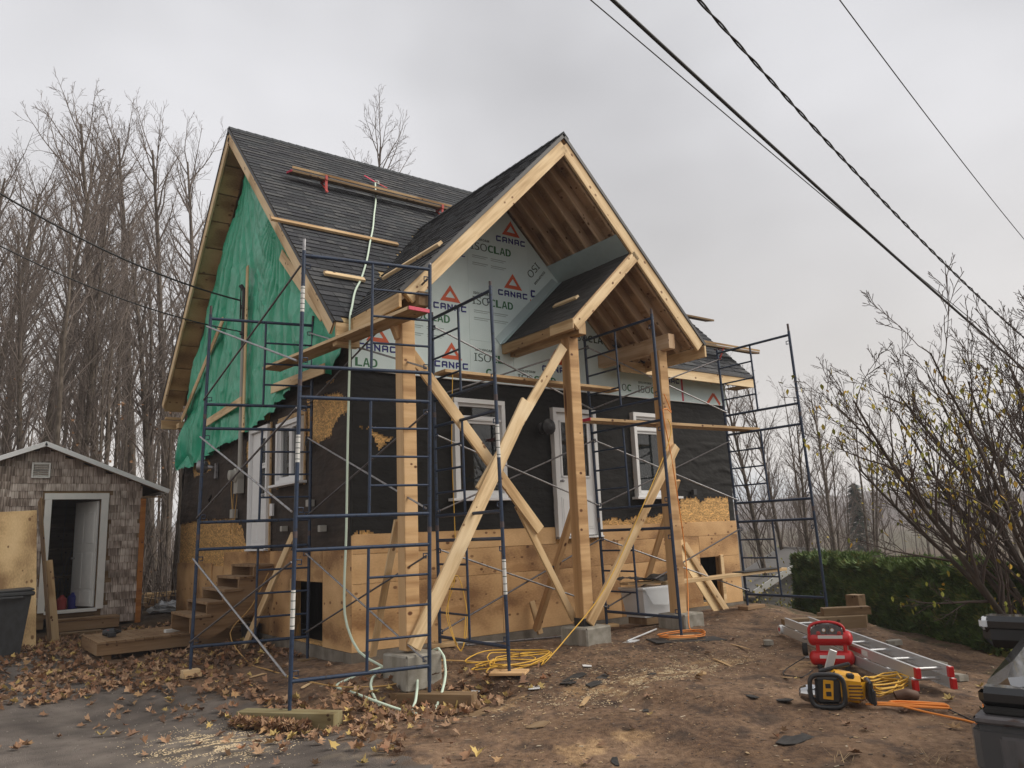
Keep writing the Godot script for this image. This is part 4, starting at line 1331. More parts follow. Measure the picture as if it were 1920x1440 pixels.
func make_scaffolds():
	rng.seed = 200
	var L1 := [Vector3(-1.622, -.14, -1.433), Vector3(-1.53, 4.82, -1.365)]
	var L2 := [Vector3(-1.405, -.25, 1.539), Vector3(-1.323, 4.87, 1.60)]
	var L3 := [Vector3(.079, -.25, 1.837), Vector3(.166, 4.75, 1.90)]
	var L4 := [Vector3(-.15, -.15, -1.105), Vector3(-.13, 4.78, -1.05)]
	var lf := [[0.03, 1.36], [1.71, 3.02], [3.37, 4.67]]
	var lb := [[0.14, 1.40], [1.76, 3.05], [3.39, 4.63]]
	var t := thing("scaffold_tower", "blue steel scaffold tower around the left front corner of the house", "scaffold")
	scaffold_stack(t, L3, L2, lf)
	scaffold_stack(t, L4, L1, lb, true)
	cross_brace(t, L1, L2, lb, lf)
	cross_brace(t, L4, L3, lb, lf)
	sticker(t, L2, 0.55, 0.95, Vector3.ZERO); sticker(t, L2, 2.3, 2.6, Vector3.ZERO); sticker(t, L2, 4.0, 4.3, Vector3.ZERO)
	var B1 := [[Vector3(.94, .085, .657), Vector3(.93, 4.55, .65)], [Vector3(.941, -.10, 2.174), Vector3(.895, 4.57, 2.14)]]
	var B2 := [[Vector3(3.944, .023, .616), Vector3(3.874, 4.62, .563)], [Vector3(3.909, -.03, 2.139), Vector3(3.849, 4.64, 2.094)]]
	var B3 := [[Vector3(6.929, .064, .969), Vector3(6.83, 4.61, .893)], [Vector3(6.926, .03, 2.48), Vector3(6.824, 4.72, 2.40)]]
	var l1 := [[.16, 1.39], [1.71, 2.92], [3.28, 4.45]]
	var l2 := [[.21, 1.43], [1.755, 2.97], [3.29, 4.5]]
	var l3 := [[.25, 1.48], [1.805, 3.02], [3.365, 4.53]]
	t = thing("scaffold_run", "long blue scaffold of three frame stacks standing along the front wall", "scaffold")
	scaffold_stack(t, B1[0], B1[1], l1, true)
	scaffold_stack(t, B2[0], B2[1], l2, true)
	scaffold_stack(t, B3[0], B3[1], l3, true)
	cross_brace(t, B1[0], B2[0], l1, l2)
	cross_brace(t, B2[0], B3[0], l2, l3)
	sticker(t, B1[1], 2.35, 2.75, Vector3.ZERO); sticker(t, B1[1], 0.75, 1.15, Vector3.ZERO)
	# pads and timbers under the feet
	var dr := Vector3(0.61, 0, 0.79)
	board("timber_block", "weathered greenish timber under the nearest scaffold leg on the drive", "timber", Vector3(-1.42, -.335, 1.56) - dr * 0.56, Vector3(-1.42, -.335, 1.56) + dr * 0.56, 0.19, 0.17, M.treated, Vector3.UP)
	board("timber_block", "brown timber among leaves under the right leg of the corner scaffold", "timber", Vector3(0.08, -.335, 1.85) - dr * 0.46, Vector3(0.08, -.335, 1.85) + dr * 0.52, 0.19, 0.17, M.plank_old, Vector3.UP)
	board("wood_pad", "upper of two small wood blocks under the rear left scaffold leg", "block", Vector3(-1.73, -.165, -1.43), Vector3(-1.51, -.165, -1.43), 0.14, 0.05, M.spruce)
	board("wood_pad", "lower of two small wood blocks under the rear left scaffold leg", "block", Vector3(-1.73, -.215, -1.40), Vector3(-1.50, -.215, -1.45), 0.14, 0.05, M.spruce_b)
	board("wood_pad", "small board under the rear scaffold leg by the basement opening", "block", Vector3(-.27, -.165, -1.1), Vector3(-.03, -.165, -1.1), 0.14, 0.03, M.plank_old)
	board("wood_pad", "square orange wood pad under the leg beside the yellow cord heap", "block", Vector3(.80, -.115, 2.02), Vector3(1.08, -.115, 2.33), 0.28, 0.03, M.cedar_post)
	board("wood_pad", "orange wood block under the scaffold leg in front of the middle footing", "block", Vector3(3.75, -.05, 2.03), Vector3(4.07, -.05, 2.25), 0.16, 0.04, M.cedar_post)
	board("wood_pad", "old board under the scaffold leg near the right basement opening", "block", Vector3(6.75, .03, 1.0), Vector3(7.3, .03, 0.95), 0.2, 0.06, M.deck_wood)
	board("wood_pad", "board under the scaffold leg close to the black wall left of the first window", "block", Vector3(.8, .055, .62), Vector3(1.15, .055, .7), 0.2, 0.05, M.spruce_dull)
	board("wood_pad", "short board under the scaffold leg behind the middle concrete footing", "block", Vector3(3.8, 0.0, .57), Vector3(4.1, 0.0, .66), 0.2, 0.04, M.spruce_dull)
	board("timber_block", "long low timber lying in front of the right end scaffold leg", "timber", Vector3(5.55, -.02, 2.62), Vector3(6.45, -.0, 3.35), 0.19, 0.17, M.plank_old)
	board("timber_block", "shorter timber lying on top of the long low timber", "timber", Vector3(6.12, .13, 2.9), Vector3(6.6, .14, 3.36), 0.18, 0.11, M.plank_old)
	board("timber_block", "upright cut log block under the right end scaffold leg", "timber", Vector3(6.93, -.16, 2.48), Vector3(6.93, .03, 2.48), 0.24, 0.24, M.plank_old, Vector3(1, 0, 0))
	var tt := board("timber_block", "tall stump of timber beside the right end scaffold leg before the hedge", "timber", Vector3(7.3, -.2, 2.75), Vector3(7.3, .28, 2.75), 0.22, 0.2, M.plank_old, Vector3(1, 0, 0))
	# planks on the scaffolds
	var pl := thing("scaffold_plank", "laminated plank with red end crossing the corner scaffold below the eave", "plank")
	part_bar("plank", pl, Vector3(-.50, 4.06, -1.75), Vector3(-.13, 4.06, 2.12), 0.29, 0.045, M.spruce_dull)
	part_bar("painted_end", pl, Vector3(-.13, 4.06, 2.12), Vector3(-.129, 4.06, 2.135), 0.29, 0.046, M.red_tape)
	part_bar("printed_edge", pl, Vector3(-.648, 4.06, -1.73), Vector3(-.278, 4.06, 2.11), 0.004, 0.04, M.spruce)
	board("scaffold_plank", "plank across the left scaffold bay below the foam print", "plank", Vector3(.82, 3.61, 1.0), Vector3(4.08, 3.61, 0.98), 0.28, 0.042, M.spruce_dull)
	pl = thing("scaffold_plank", "plank with red left end across the right scaffold bay above the second window", "plank")
	part_bar("plank", pl, Vector3(3.2, 3.055, 1.2), Vector3(7.12, 3.075, 1.3), 0.28, 0.045, M.spruce_dull)
	part_bar("painted_end", pl, Vector3(3.185, 3.055, 1.2), Vector3(3.2, 3.055, 1.2), 0.28, 0.046, M.red_tape)

func make_lumber():
	rng.seed = 300
	# concrete footings under the posts
	for f in [[Vector3(.1, -.0, 1.42), "concrete footing block under the left porch post"], [Vector3(2.8, .03, 1.42), "concrete footing block under the middle porch post"], [Vector3(4.72, .03, 1.42), "concrete footing block under the right porch post"]]:
		var m := mb()
		m.box(Vector3(0, -.06, 0), Vector3(0.5, 0.39, 0.5), Basis(Vector3.UP, 0.1), 0.02)
		var o := build(m, "concrete_footing", M.concrete)
		o.position = f[0]
		tag(o, f[1], "footing", "footings under the porch posts")
	var zf := Vector3(0, 0, 1)
	board("brace_board", "wide pale brace rising from the left post foot across the first window", "board", Vector3(.06, .2, 1.53), Vector3(1.87, 3.2, 1.53), 0.04, 0.19, M.spruce, Vector3(-1, 0.6, 0))
	board("brace_board", "narrow brace joined above the wide one up to the middle post head", "board", Vector3(1.08, 2.0, 1.48), Vector3(2.62, 4.06, 1.48), 0.04, 0.14, M.spruce, Vector3(-1, 0.75, 0))
	board("brace_board", "brace falling from the left post head and crossing behind the wide one", "board", Vector3(.2, 3.76, 1.3), Vector3(2.18, 1.47, 1.3), 0.04, 0.15, M.spruce_b, Vector3(1, 0.85, 0))
	board("brace_board", "thin brace ending at the foot of the middle post from the left", "board", Vector3(1.84, 1.82, 1.26), Vector3(2.74, .24, 1.26), 0.04, 0.10, M.spruce_b, Vector3(1, 0.55, 0))
	board("brace_board", "leaning brace from the middle post back to the plywood wall foot", "board", Vector3(2.98, 2.1, 1.3), Vector3(2.95, .0, .12), 0.09, 0.09, M.cedar_post, Vector3(1, 0, 0))
	board("brace_board", "long brace from the middle post foot up to the right post", "board", Vector3(2.78, .2, 1.53), Vector3(4.8, 2.68, 1.53), 0.05, 0.13, M.spruce_b, Vector3(-1, 0.8, 0))
	board("brace_board", "short brace from the right post back to the wall", "board", Vector3(5.02, 2.17, 1.3), Vector3(5.36, .45, .08), 0.04, 0.12, M.cedar_post, Vector3(1, 0, 0))
	board("brace_board", "thin brace from the left post back to the wall corner", "board", Vector3(.0, 1.66, 1.3), Vector3(.24, -.05, .12), 0.04, 0.09, M.spruce_b, Vector3(1, 0, 0))
	board("short_stake", "short stake standing by the wall beside the leaning brace", "stake", Vector3(3.0, -.06, .16), Vector3(2.92, .42, .08), 0.09, 0.04, M.spruce_dull, Vector3(0, 0, 1))
	# boards leaning on the wall by the right opening
	board("leaning_board", "wide plywood offcut leaning by the right basement opening", "board", Vector3(6.78, -.05, .5), Vector3(6.30, 1.16, .06), 0.34, 0.02, M.plywood_pale, Vector3(0, 0.3, 1))
	board("leaning_board", "narrow board leaning in front of the plywood offcut", "board", Vector3(6.86, -.04, .56), Vector3(6.42, 1.14, .1), 0.15, 0.035, M.spruce_b, Vector3(0, 0.3, 1))
	board("leaning_board", "tall stud leaning by the side stairs and white door", "board", Vector3(-.45, -.17, -2.95), Vector3(-.12, 1.56, -1.75), 0.14, 0.045, M.spruce_b, Vector3(-1, 0, 0))
	# roof planks on brackets, cleats
	var q := sqrt(1 + RM * RM)
	var nn := Vector3(0, 1, RM) / q
	var pl := thing("roof_plank", "long plank on red roof brackets high on the left roof", "plank")
	part_bar("plank", pl, Vector3(.2, 8.02, -2.99), Vector3(3.75, 8.05, -3.02), 0.26, 0.04, M.plank_old, Vector3(0, 1, 0.25))
	part_bar("plank_edge", pl, Vector3(.2, 8.06, -2.868), Vector3(3.75, 8.09, -2.898), 0.006, 0.04, M.spruce_dull, Vector3(0, 1, 0.25))
	part_bar("painted_end", pl, Vector3(.185, 8.02, -2.99), Vector3(.2, 8.02, -2.99), 0.26, 0.042, M.red_tape, Vector3(0, 1, 0.25))
	for x in [.85, 3.35]:
		var b := mb()
		b.bar(Vector3(x, 7.99, -3.12), Vector3(x, 8.0, -2.86), 0.05, 0.012, Vector3.UP)
		b.bar(Vector3(x, 7.98, -2.88), Vector3(x, 7.72, -2.87), 0.05, 0.012, Vector3(0, 0, 1))
		b.bar(Vector3(x, 8.06, -2.86), Vector3(x, 7.97, -2.86), 0.05, 0.012, Vector3(0, 0, 1))
		b.bar(Vector3(x, 8.12, -3.2) , Vector3(x, 7.72, -2.82), 0.05, 0.008, nn)
		build(b, "roof_bracket", M.red_dull, pl)
	board("roof_plank", "long worn stud nailed across the lower left roof", "plank", Vector3(-.62, 6.43, -1.58), Vector3(1.62, 6.44, -1.59), 0.09, 0.045, M.spruce_dull, nn)
	board("roof_cleat", "short stud nailed low on the left roof near the eave", "board", Vector3(-.22, 5.26, -.43), Vector3(.42, 5.26, -.43), 0.09, 0.045, M.spruce, nn)
	var nl := Vector3(-1.024, 1, 0).normalized()
	board("roof_cleat", "stud nailed along the left slope of the porch roof", "board", Vector3(.47, 5.15, .1), Vector3(.47, 5.15, 1.66), 0.09, 0.045, M.spruce, nl)
	var ne := Vector3(1.024, 1, 0).normalized()
	board("roof_cleat", "stud end sticking out beyond the right porch slope", "board", Vector3(4.57, 5.27, 1.74), Vector3(4.57, 5.27, .9), 0.14, 0.04, M.spruce_dull, ne)
	pl = thing("roof_plank", "plank on red brackets just above the right eave", "plank")
	part_bar("plank", pl, Vector3(5.5, 4.93, .12), Vector3(9.05, 4.93, .12), 0.24, 0.04, M.plank_old, Vector3(0, 1, 0.2))
	part_bar("plank_edge", pl, Vector3(5.5, 4.955, .244), Vector3(9.05, 4.955, .244), 0.006, 0.04, M.spruce_dull, Vector3(0, 1, 0.2))
	for x in [7.9]:
		var b := mb()
		b.bar(Vector3(x, 4.9, .0), Vector3(x, 4.9, .24), 0.05, 0.012, Vector3.UP)
		b.bar(Vector3(x, 4.89, .22), Vector3(x, 4.68, .1), 0.05, 0.012, Vector3(0, 0, 1))
		build(b, "roof_bracket", M.red_dull, pl)
	board("roof_plank", "upper plank end showing past the right porch slope", "plank", Vector3(6.6, 5.80, -.72), Vector3(8.75, 5.80, -.72), 0.24, 0.04, M.plank_old, Vector3(0, 1, 0.2))
	# strapping over the tarp
	var sx := Vector3(-1, 0, 0)
	board("tarp_batten", "short batten nailed slanting along the front edge of the tarp", "batten", Vector3(-.2, 6.13, -2.26), Vector3(-.2, 4.64, -.52), 0.19, 0.025, M.spruce, sx)
	board("tarp_batten", "upright batten on the tarp beside the service mast", "batten", Vector3(-.17, 6.5, -4.08), Vector3(-.17, 3.4, -4.1), 0.11, 0.025, M.spruce_b, sx)
	board("tarp_batten", "batten slanting down along the rear edge of the tarp", "batten", Vector3(-.2, 5.8, -5.4), Vector3(-.2, 4.2, -8.3), 0.14, 0.025, M.spruce_b, sx)
	board("tarp_batten", "lower batten across the tarp left of the mast", "batten", Vector3(-.2, 3.86, -6.5), Vector3(-.2, 3.98, -4.15), 0.15, 0.025, M.spruce, sx)
	board("tarp_batten", "lower batten across the tarp near the front corner", "batten", Vector3(-.2, 3.92, -2.6), Vector3(-.2, 3.85, -.45), 0.15, 0.025, M.spruce, sx)
	board("block_offcut", "small block under the rear end of the roof soffit", "block", Vector3(-.14, 4.12, -8.75), Vector3(-.14, 4.12, -8.55), 0.12, 0.12, M.spruce_b)

func make_tarp():
	rng.seed = 400
	var top := [[-8.75, 3.3], [-8.25, 4.1], [-7.66, 5.4], [-6.9, 6.45], [-6.15, 7.36], [-5.3, 8.1], [-4.75, 8.66], [-4.5, 8.68], [-3.9, 8.0], [-3.24, 7.3], [-2.4, 6.6], [-1.69, 5.98], [-1.2, 5.35], [-.81, 4.8], [-.4, 4.55], [-.03, 4.4]]
	var bot := [[-8.75, 3.14], [-7.9, 3.12], [-6.89, 3.22], [-4.84, 3.34], [-4.0, 3.45], [-2.87, 3.57], [-2.2, 3.75], [-1.5, 3.86], [-.95, 3.9], [-.5, 3.78], [-.36, 3.84], [-.03, 4.32]]
	var f := func(tab, z):
		for i in tab.size() - 1:
			if z <= tab[i + 1][0]: return lerpf(tab[i][1], tab[i + 1][1], (z - tab[i][0]) / (tab[i + 1][0] - tab[i][0]))
		return tab[-1][1]
	var m := MB.new()
	var NU := 330
	var NV := 150
	var P := []
	for j in NV + 1:
		for i in NU + 1:
			var z := lerpf(-8.75, -0.03, i / float(NU))
			var y0: float = f.call(bot, z) + nz.get_noise_1d(z * 90) * 0.05
			var y1: float = f.call(top, z) + nz.get_noise_1d(z * 60 + 99) * 0.04
			var y := lerpf(y0, maxf(y1, y0 + 0.02), j / float(NV))
			# pleats hang from the peak and from the batten heads
			var a := atan2(z + 4.6, 9.1 - y)
			var d := 0.03 + 0.10 * pow(absf(sin(a * 19 + nz.get_noise_2d(z * 5, y * 3) * 5)), 0.7) * clampf((8.8 - y) * 0.4, 0.1, 1) * clampf((-z - 3.4) * 0.8, 0.25, 1)
			var b := atan2(z + 2.5, 7.0 - y)
			if y < 7.0: d += 0.09 * pow(absf(sin(b * 17 + nz.get_noise_2d(z * 8, y * 6) * 4)), 0.6) * exp(-pow((z + 1.9) / 1.3, 2))
			# the loose swath that hangs from the peak toward the front edge
			var sw := z + 4.35 - (8.7 - y) * 0.22
			d += 0.10 * clampf(sw * 6.0, 0, 1) * clampf((y - 4.6) * 0.5, 0, 1)
			d += nz.get_noise_2d(z * 13, y * 7) * 0.07 + 0.016 * maxf(0, 1.0 - absf(nz.get_noise_2d(z * 34 + 300, y * 16)) * 6.0)
			# bunched roll near the top and gathers at the hem
			d += 0.05 * exp(-pow((z + 4.0 - (8.2 - y) * 0.5) / 0.16, 2)) * clampf((y - 6.2) * 0.6, 0, 1)
			d += 0.05 * exp(-pow((y - y0) / 0.12, 2)) * (0.5 + 0.5 * sin(z * 14))
			if z < -7.6: d += (-7.6 - z) * 0.12
			P.append(Vector3(-maxf(d, 0.012), y, z))
	for j in NV + 1:
		for i in NU + 1:
			var k := j * (NU + 1) + i
			var ax: Vector3 = P[j * (NU + 1) + mini(i + 1, NU)] - P[j * (NU + 1) + maxi(i - 1, 0)]
			var ay: Vector3 = P[mini(j + 1, NV) * (NU + 1) + i] - P[maxi(j - 1, 0) * (NU + 1) + i]
			var n := ax.cross(ay)
			n = n.normalized() if n.length() > 1e-9 else Vector3(-1, 0, 0)
			m.vert(P[k], n, Vector2(P[k].z, P[k].y))
	for j in NV:
		for i in NU:
			var k := j * (NU + 1) + i
			m.ix.append_array(PackedInt32Array([k, k + NU + 1, k + 1, k + 1, k + NU + 1, k + NU + 2]))
	var t := build(m, "tarp", M.tarp)
	tag(t, "crumpled green tarp hung over the left gable end", "tarp")

# ---------------------------------------------------------------- left yard: stairs, platform, shed
func make_left_yard():
	rng.seed = 500
	# side stairs down from the white door, falling away from the wall
	var st := thing("wooden_stairs", "brown wooden steps with cut stringers under the white side door", "stairs")
	for i in 5:
		var y := 1.10 - i * 0.175
		var x := -0.17 - i * 0.235
		part_box("tread", st, Vector3(x, y, -3.5), Vector3(0.29, 0.04, 1.24), M.deck_wood)
	for z in [-2.96, -4.06]:
		var poly := PackedVector2Array()
		poly.append(Vector2(-0.02, 0.55))
		poly.append(Vector2(-0.02, 1.078))
		for i in 5:
			var y := 1.078 - i * 0.175
			var x := -0.32 - i * 0.235
			poly.append(Vector2(x, y))
			if i < 4: poly.append(Vector2(x, y - 0.175))
		poly.append(Vector2(-1.26, 0.16))
		poly.append(Vector2(-0.98, 0.05))
		var m := mb()
		m.slab(poly, Vector3(0, 0, z), Vector3(1, 0, 0), Vector3(0, 1, 0), 0.045)
		build(m, "stringer", M.deck_wood, st)
	# low walkway platform: cross boards on a rim
	var pf := thing("walkway_platform", "long low platform of cross boards before the side steps", "platform")
	var x0 := -2.36
	var n := 19
	for i in n:
		var x := x0 + 0.065 + i * 0.132
		part_box("deck_board", pf, Vector3(x, 0.065 + rng.randf() * 0.003, -4.55), Vector3(0.126, 0.035, 1.5), M.deck_wood)
	part_bar("rim", pf, Vector3(x0, -0.035, -3.83), Vector3(0.14, -0.035, -3.83), 0.04, 0.165, M.deck_wood)
	part_bar("rim", pf, Vector3(x0, -0.035, -5.27), Vector3(0.14, -0.035, -5.27), 0.04, 0.165, M.deck_wood)
	part_bar("rim", pf, Vector3(x0 + 0.02, -0.035, -3.85), Vector3(x0 + 0.02, -0.035, -5.25), 0.04, 0.165, M.deck_wood)
	for p in [Vector3(-2.2, -.2, -3.95), Vector3(-2.2, -.2, -5.15), Vector3(-.9, -.17, -3.95), Vector3(-.9, -.17, -5.15)]:
		part_box("foot", pf, p, Vector3(0.12, 0.24, 0.12), M.deck_wood)
	board("trim_piece", "white painted trim lying on the low platform", "board", Vector3(-1.32, .11, -4.2), Vector3(-.42, .11, -4.32), 0.09, 0.05, M.white_dirty)
	var pile := thing("shim_stack", "untidy stack of thin pale wood strips on the platform end", "wood stack")
	for i in 11:
		var c := Vector3(-.22 + rng.randf_range(-.05, .05), .095 + i * 0.017, -3.98 + rng.randf_range(-.04, .04))
		part_box("strip", pile, c, Vector3(rng.randf_range(.42, .58), .013, rng.randf_range(.2, .34)), M.spruce_dull if i % 3 else M.spruce, Basis(Vector3.UP, rng.randf_range(-.25, .25)))
	var tool := thing("cordless_tool", "small black and red power tool lying on the platform", "tool", Vector3(-2.06, .085, -4.45))
	var m := mb(); m.lathe(Vector3(-.13, .07, 0), Vector3(1, 0, 0.1).normalized(), [[0, 0], [0.0, .035], [.05, .06], [.16, .065], [.2, .04], [.24, .02], [.27, 0.018], [.27, 0]], 14); build(m, "motor_body", M.black_plastic, tool)
	part_box("grip", tool, Vector3(-.02, .05, .08), Vector3(.05, .05, .14), M.red, Basis.IDENTITY, .012)
	part_box("battery", tool, Vector3(-.02, .045, .15), Vector3(.12, .07, .07), M.black_plastic, Basis.IDENTITY, .01)
	part_box("switch_band", tool, Vector3(-.03, .1, .03), Vector3(.08, .025, .05), M.red)
	m = mb(); m.lathe(Vector3(.28, -.14, -3.45), Vector3.UP, [[0, .13], [.3, .155], [.3, .148], [.03, .125], [.02, 0]], 20)
	var bk := build(m, "bucket", M.black_plastic); tag(bk, "black bucket standing behind the shim stack", "bucket"); bk.position = Vector3(-.45, .0, .0)
	# shed -------------------------------------------------------
	var shed := thing("garden_shed", "weathered cedar shingle shed with open white door", "shed")
	var zf := -8.06
	var xr := -0.98
	var xl := -4.64
	var dpt := 4.2
	m = mb()
	var gp := PackedVector2Array([Vector2(xl, 0.0), Vector2(-2.62, 0.0), Vector2(-2.62, 2.46), Vector2(-1.75, 2.46), Vector2(-1.75, 0.0), Vector2(xr, 0.0), Vector2(xr, 2.72), Vector2(-2.81, 3.46), Vector2(xl, 2.72)])
	m.slab(gp, Vector3(0, 0, zf - 0.1), Vector3(1, 0, 0), Vector3(0, 1, 0), 0.09)
	m.box(Vector3(xr - 0.05, 1.35, zf - dpt / 2 - 0.06), Vector3(0.1, 2.7, dpt), Basis.IDENTITY, 0)
	m.box(Vector3(xl + 0.05, 1.35, zf - dpt / 2 - 0.06), Vector3(0.1, 2.7, dpt), Basis.IDENTITY, 0)
	m.box(Vector3(-2.81, 1.6, zf - dpt - 0.06), Vector3(xr - xl, 3.2, 0.1), Basis.IDENTITY, 0)
	m.box(Vector3(-2.81, 0.24, zf - dpt / 2), Vector3(xr - xl - 0.2, 0.1, dpt), Basis.IDENTITY, 0)
	build(m, "wall", M.plank_old, shed)
	# cedar shingles course by course
	var tones := [Color(.60, .545, .505), Color(.64, .59, .55), Color(.56, .505, .465), Color(.69, .64, .60), Color(.52, .465, .425)]
	var vars := []
	for w in [.11, .15, .19]:
		for t in tones:
			var b := MB.new()
			b.col = t
			b.uo = Vector2(rng.randf() * 5, rng.randf() * 5)
			# wedge: thick at the butt
			var A := Vector3(-w / 2 + .002, 0, .02)
			var B := Vector3(w / 2 - .002, 0, .02)
			var C := Vector3(w / 2 - .002, .2, .004)
			var D := Vector3(-w / 2 + .002, .2, .004)
			b.quad(D, C, B, A, Vector2(0, .2), Vector2(w, .2), Vector2(w, 0), Vector2(0, 0))
			b.quad(A, B, B - Vector3(0, 0, .02), A - Vector3(0, 0, .02), Vector2(0, 0), Vector2(w, 0), Vector2(w, .02), Vector2(0, .02))
			b.quad(C, B, B - Vector3(0, 0, .02), C - Vector3(0, 0, .004), Vector2(0, 0), Vector2(.2, 0), Vector2(.2, .02), Vector2(0, .02))
			b.quad(A, D, D - Vector3(0, 0, .004), A - Vector3(0, 0, .02), Vector2(0, 0), Vector2(.2, 0), Vector2(.2, .02), Vector2(0, .02))
			vars.append(b.mesh(M.cedar_shingle))
	var cnt := 0
	var rest := MB.new()
	for i in 24:
		var y := 0.02 + i * 0.145
		var x := xl + rng.randf() * 0.1
		while x < xr:
			var k := rng.randi() % 3
			var w: float = [.11, .15, .19][k]
			var c := x + w / 2
			x += w
			var lim := 3.46 - absf(c + 2.81) * 0.404
			if y + 0.08 > lim or c > xr - 0.02: continue
			if c > -2.78 and c < -1.58 and y + 0.1 < 2.6: continue
			var p := Vector3(c, y, zf - 0.004 + rng.randf() * 0.004)
			if p.x > -3.35 and cnt < 300:
				var o := put(vars[k * 5 + rng.randi() % 5], "cedar_shingle", shed)
				o.position = p
				cnt += 1
			elif p.x <= -3.35 or cnt >= 300:
				rest.col = tones[rng.randi() % 5]
				rest.box(p + Vector3(0, .09, .008), Vector3(w - .004, .18, .016), Basis(Vector3(1, 0, 0), 0.08), 0)
	if rest.v.size(): tag(build(rest, "cedar_shingle_field", M.cedar_shingle, shed), "", "", "", "stuff")
	part_box("corner_board", shed, Vector3(xr + 0.02, 1.22, zf + 0.0), Vector3(0.1, 2.5, 0.09), M.cedar_trim)
	# roof
	var rise := Vector3(2.29, -0.93, 0).normalized()
	for s in [-1.0, 1.0]:
		var e := Vector3(rise.x * s, rise.y, 0)
		var nrm := Vector3(-e.y * s, e.x * s, 0)
		m = mb()
		var a := Vector3(-2.81, 3.56, zf + 0.28)
		m.box(a + e * 1.24 - Vector3(0, 0, dpt / 2 + 0.26), Vector3(2.48, 0.035, dpt + 0.5), Basis(e * s, nrm, Vector3(0, 0, 1)), 0.004)
		build(m, "roof", M.underlay, shed)
		part_box("roof_fascia", shed, a + e * 1.24 - nrm * 0.03 + Vector3(0, 0, 0.0), Vector3(2.49, 0.09, 0.022), M.white, Basis(e * s, nrm, Vector3(0, 0, 1)))
		part_box("soffit", shed, a + e * 1.24 - nrm * 0.06 - Vector3(0, 0, 0.13), Vector3(2.46, 0.012, 0.24), M.plank_old, Basis(e * s, nrm, Vector3(0, 0, 1)))
	part_bar("eave_trim", shed, Vector3(-.56, 2.6, zf + .25), Vector3(-.56, 2.6, zf - dpt), .03, .07, M.white_dirty)
	part_bar("eave_trim", shed, Vector3(-.98, 2.5, zf + .03), Vector3(-.6, 2.5, zf + .03), .03, .03, M.plank_old)
	# louvred vent
	m = mb()
	for s in [-1.0, 1.0]:
		m.box(Vector3(-2.845 + s * .145, 3.03, zf + .03), Vector3(.03, .3, .04))
		m.box(Vector3(-2.845, 3.03 + s * .135, zf + .03), Vector3(.26, .03, .04))
	var v := build(m, "vent", M.white_dirty, shed)
	for i in 6: part_box("louvre", v, Vector3(-2.845, 2.925 + i * .042, zf + .028), Vector3(.26, .03, .006), M.white_dirty, Basis(Vector3(1, 0, 0), 0.9), .001)
	part_box("vent_back", v, Vector3(-2.845, 3.03, zf + .008), Vector3(.26, .26, .004), M.dark_inside, Basis.IDENTITY, 0)
	# door casing and leaf
	m = mb()
	for e in [[-2.68, 1.44, .115, 2.27], [-1.68, 1.44, .13, 2.27]]: m.box(Vector3(e[0], e[1], zf + .02), Vector3(e[2], e[3], .06))
	m.box(Vector3(-2.18, 2.52, zf + .02), Vector3(1.14, .12, .066))
	var cas := build(m, "door_casing", M.white_dirty, shed)
	part_box("threshold", cas, Vector3(-2.18, .3, zf + .03), Vector3(.9, .06, .16), M.white_dirty)
	m = mb()
	var dB := Basis(Vector3.UP, -1.22)
	var hinge := Vector3(-1.78, 0, zf - .05)
	var mx := -dB.x
	m.box(hinge + mx * .42 + Vector3(0, 1.39, 0), Vector3(.83, 2.08, .04), dB)
	for rr in [[1.95, .72], [1.1, .8], [.58, .34]]:
		for s in [.22, .61]:
			for side in [-1.0, 1.0]:
				m.box(hinge + mx * s + Vector3(0, rr[0] - 0.05, 0) + dB.z * .02 * side, Vector3(.27, rr[1] - .1, .012), dB, .005)
	var leaf := build(m, "door_leaf", M.white_dirty, shed)
	m = mb(); m.lathe(hinge + mx * .76 + Vector3(0, 1.3, 0) + dB.z * .02, dB.z, [[0, .012], [.03, .012], [.04, .028], [.07, .02], [.075, 0]], 10); m.lathe(hinge + mx * .76 + Vector3(0, 1.3, 0) - dB.z * .02, -dB.z, [[0, .012], [.03, .012], [.04, .028], [.07, .02], [.075, 0]], 10); build(m, "knob", M.galv, leaf)
	# inside: shelves and odds and ends in the dark
	for y in [.9, 1.5, 2.0]: part_box("shelf", shed, Vector3(-3.0, y, zf - 2.4), Vector3(2.6, .03, .4), M.plank_old)
	# step before the door
	var sp := thing("shed_step", "low wooden step in front of the shed door", "step")
	part_box("tread", sp, Vector3(-1.98, .17, zf + .4), Vector3(1.15, .04, .44), M.deck_wood)
	part_box("riser", sp, Vector3(-1.98, .06, zf + .59), Vector3(1.15, .17, .04), M.deck_wood)
	board("shed_slab", "short pale plank on the ground below the shed step", "board", Vector3(-2.42, -.08, -7.25), Vector3(-1.75, -.08, -7.2), .3, .1, M.plank_old)
	for k in 3:
		m = mb(); m.lathe(Vector3(-2.45 + k * .2, .3, zf - .7), Vector3.UP, [[0, .09], [.16 + k * .04, .1], [.2 + k * .04, .05], [.24 + k * .04, .03], [.24 + k * .04, 0]], 12)
		var jo := build(m, "storage_jug", [M.ink_blue, M.red_dull, M.ink_blue][k]); tag(jo, ["dark blue jug on the shed floor at the left of the doorway", "dull red jug on the shed floor between two blue ones", "blue jug on the shed floor nearest the door leaf"][k], "jug", "jugs on the shed floor")
	# leaning sheets and the bin
	board("plywood_sheet", "full pale plywood sheet leaning left of the shed doorway", "plywood", Vector3(-3.52, -.16, -6.15), Vector3(-3.62, 2.16, -6.5), 1.22, .019, M.plywood_pale, Vector3(0, .2, 1))
	board("plywood_sheet", "narrow dark edged sheet leaning beside the pale plywood", "plywood", Vector3(-2.66, -.16, -6.55), Vector3(-2.93, 2.4, -7.0), .02, .4, M.plank_old, Vector3(0, .2, 1))
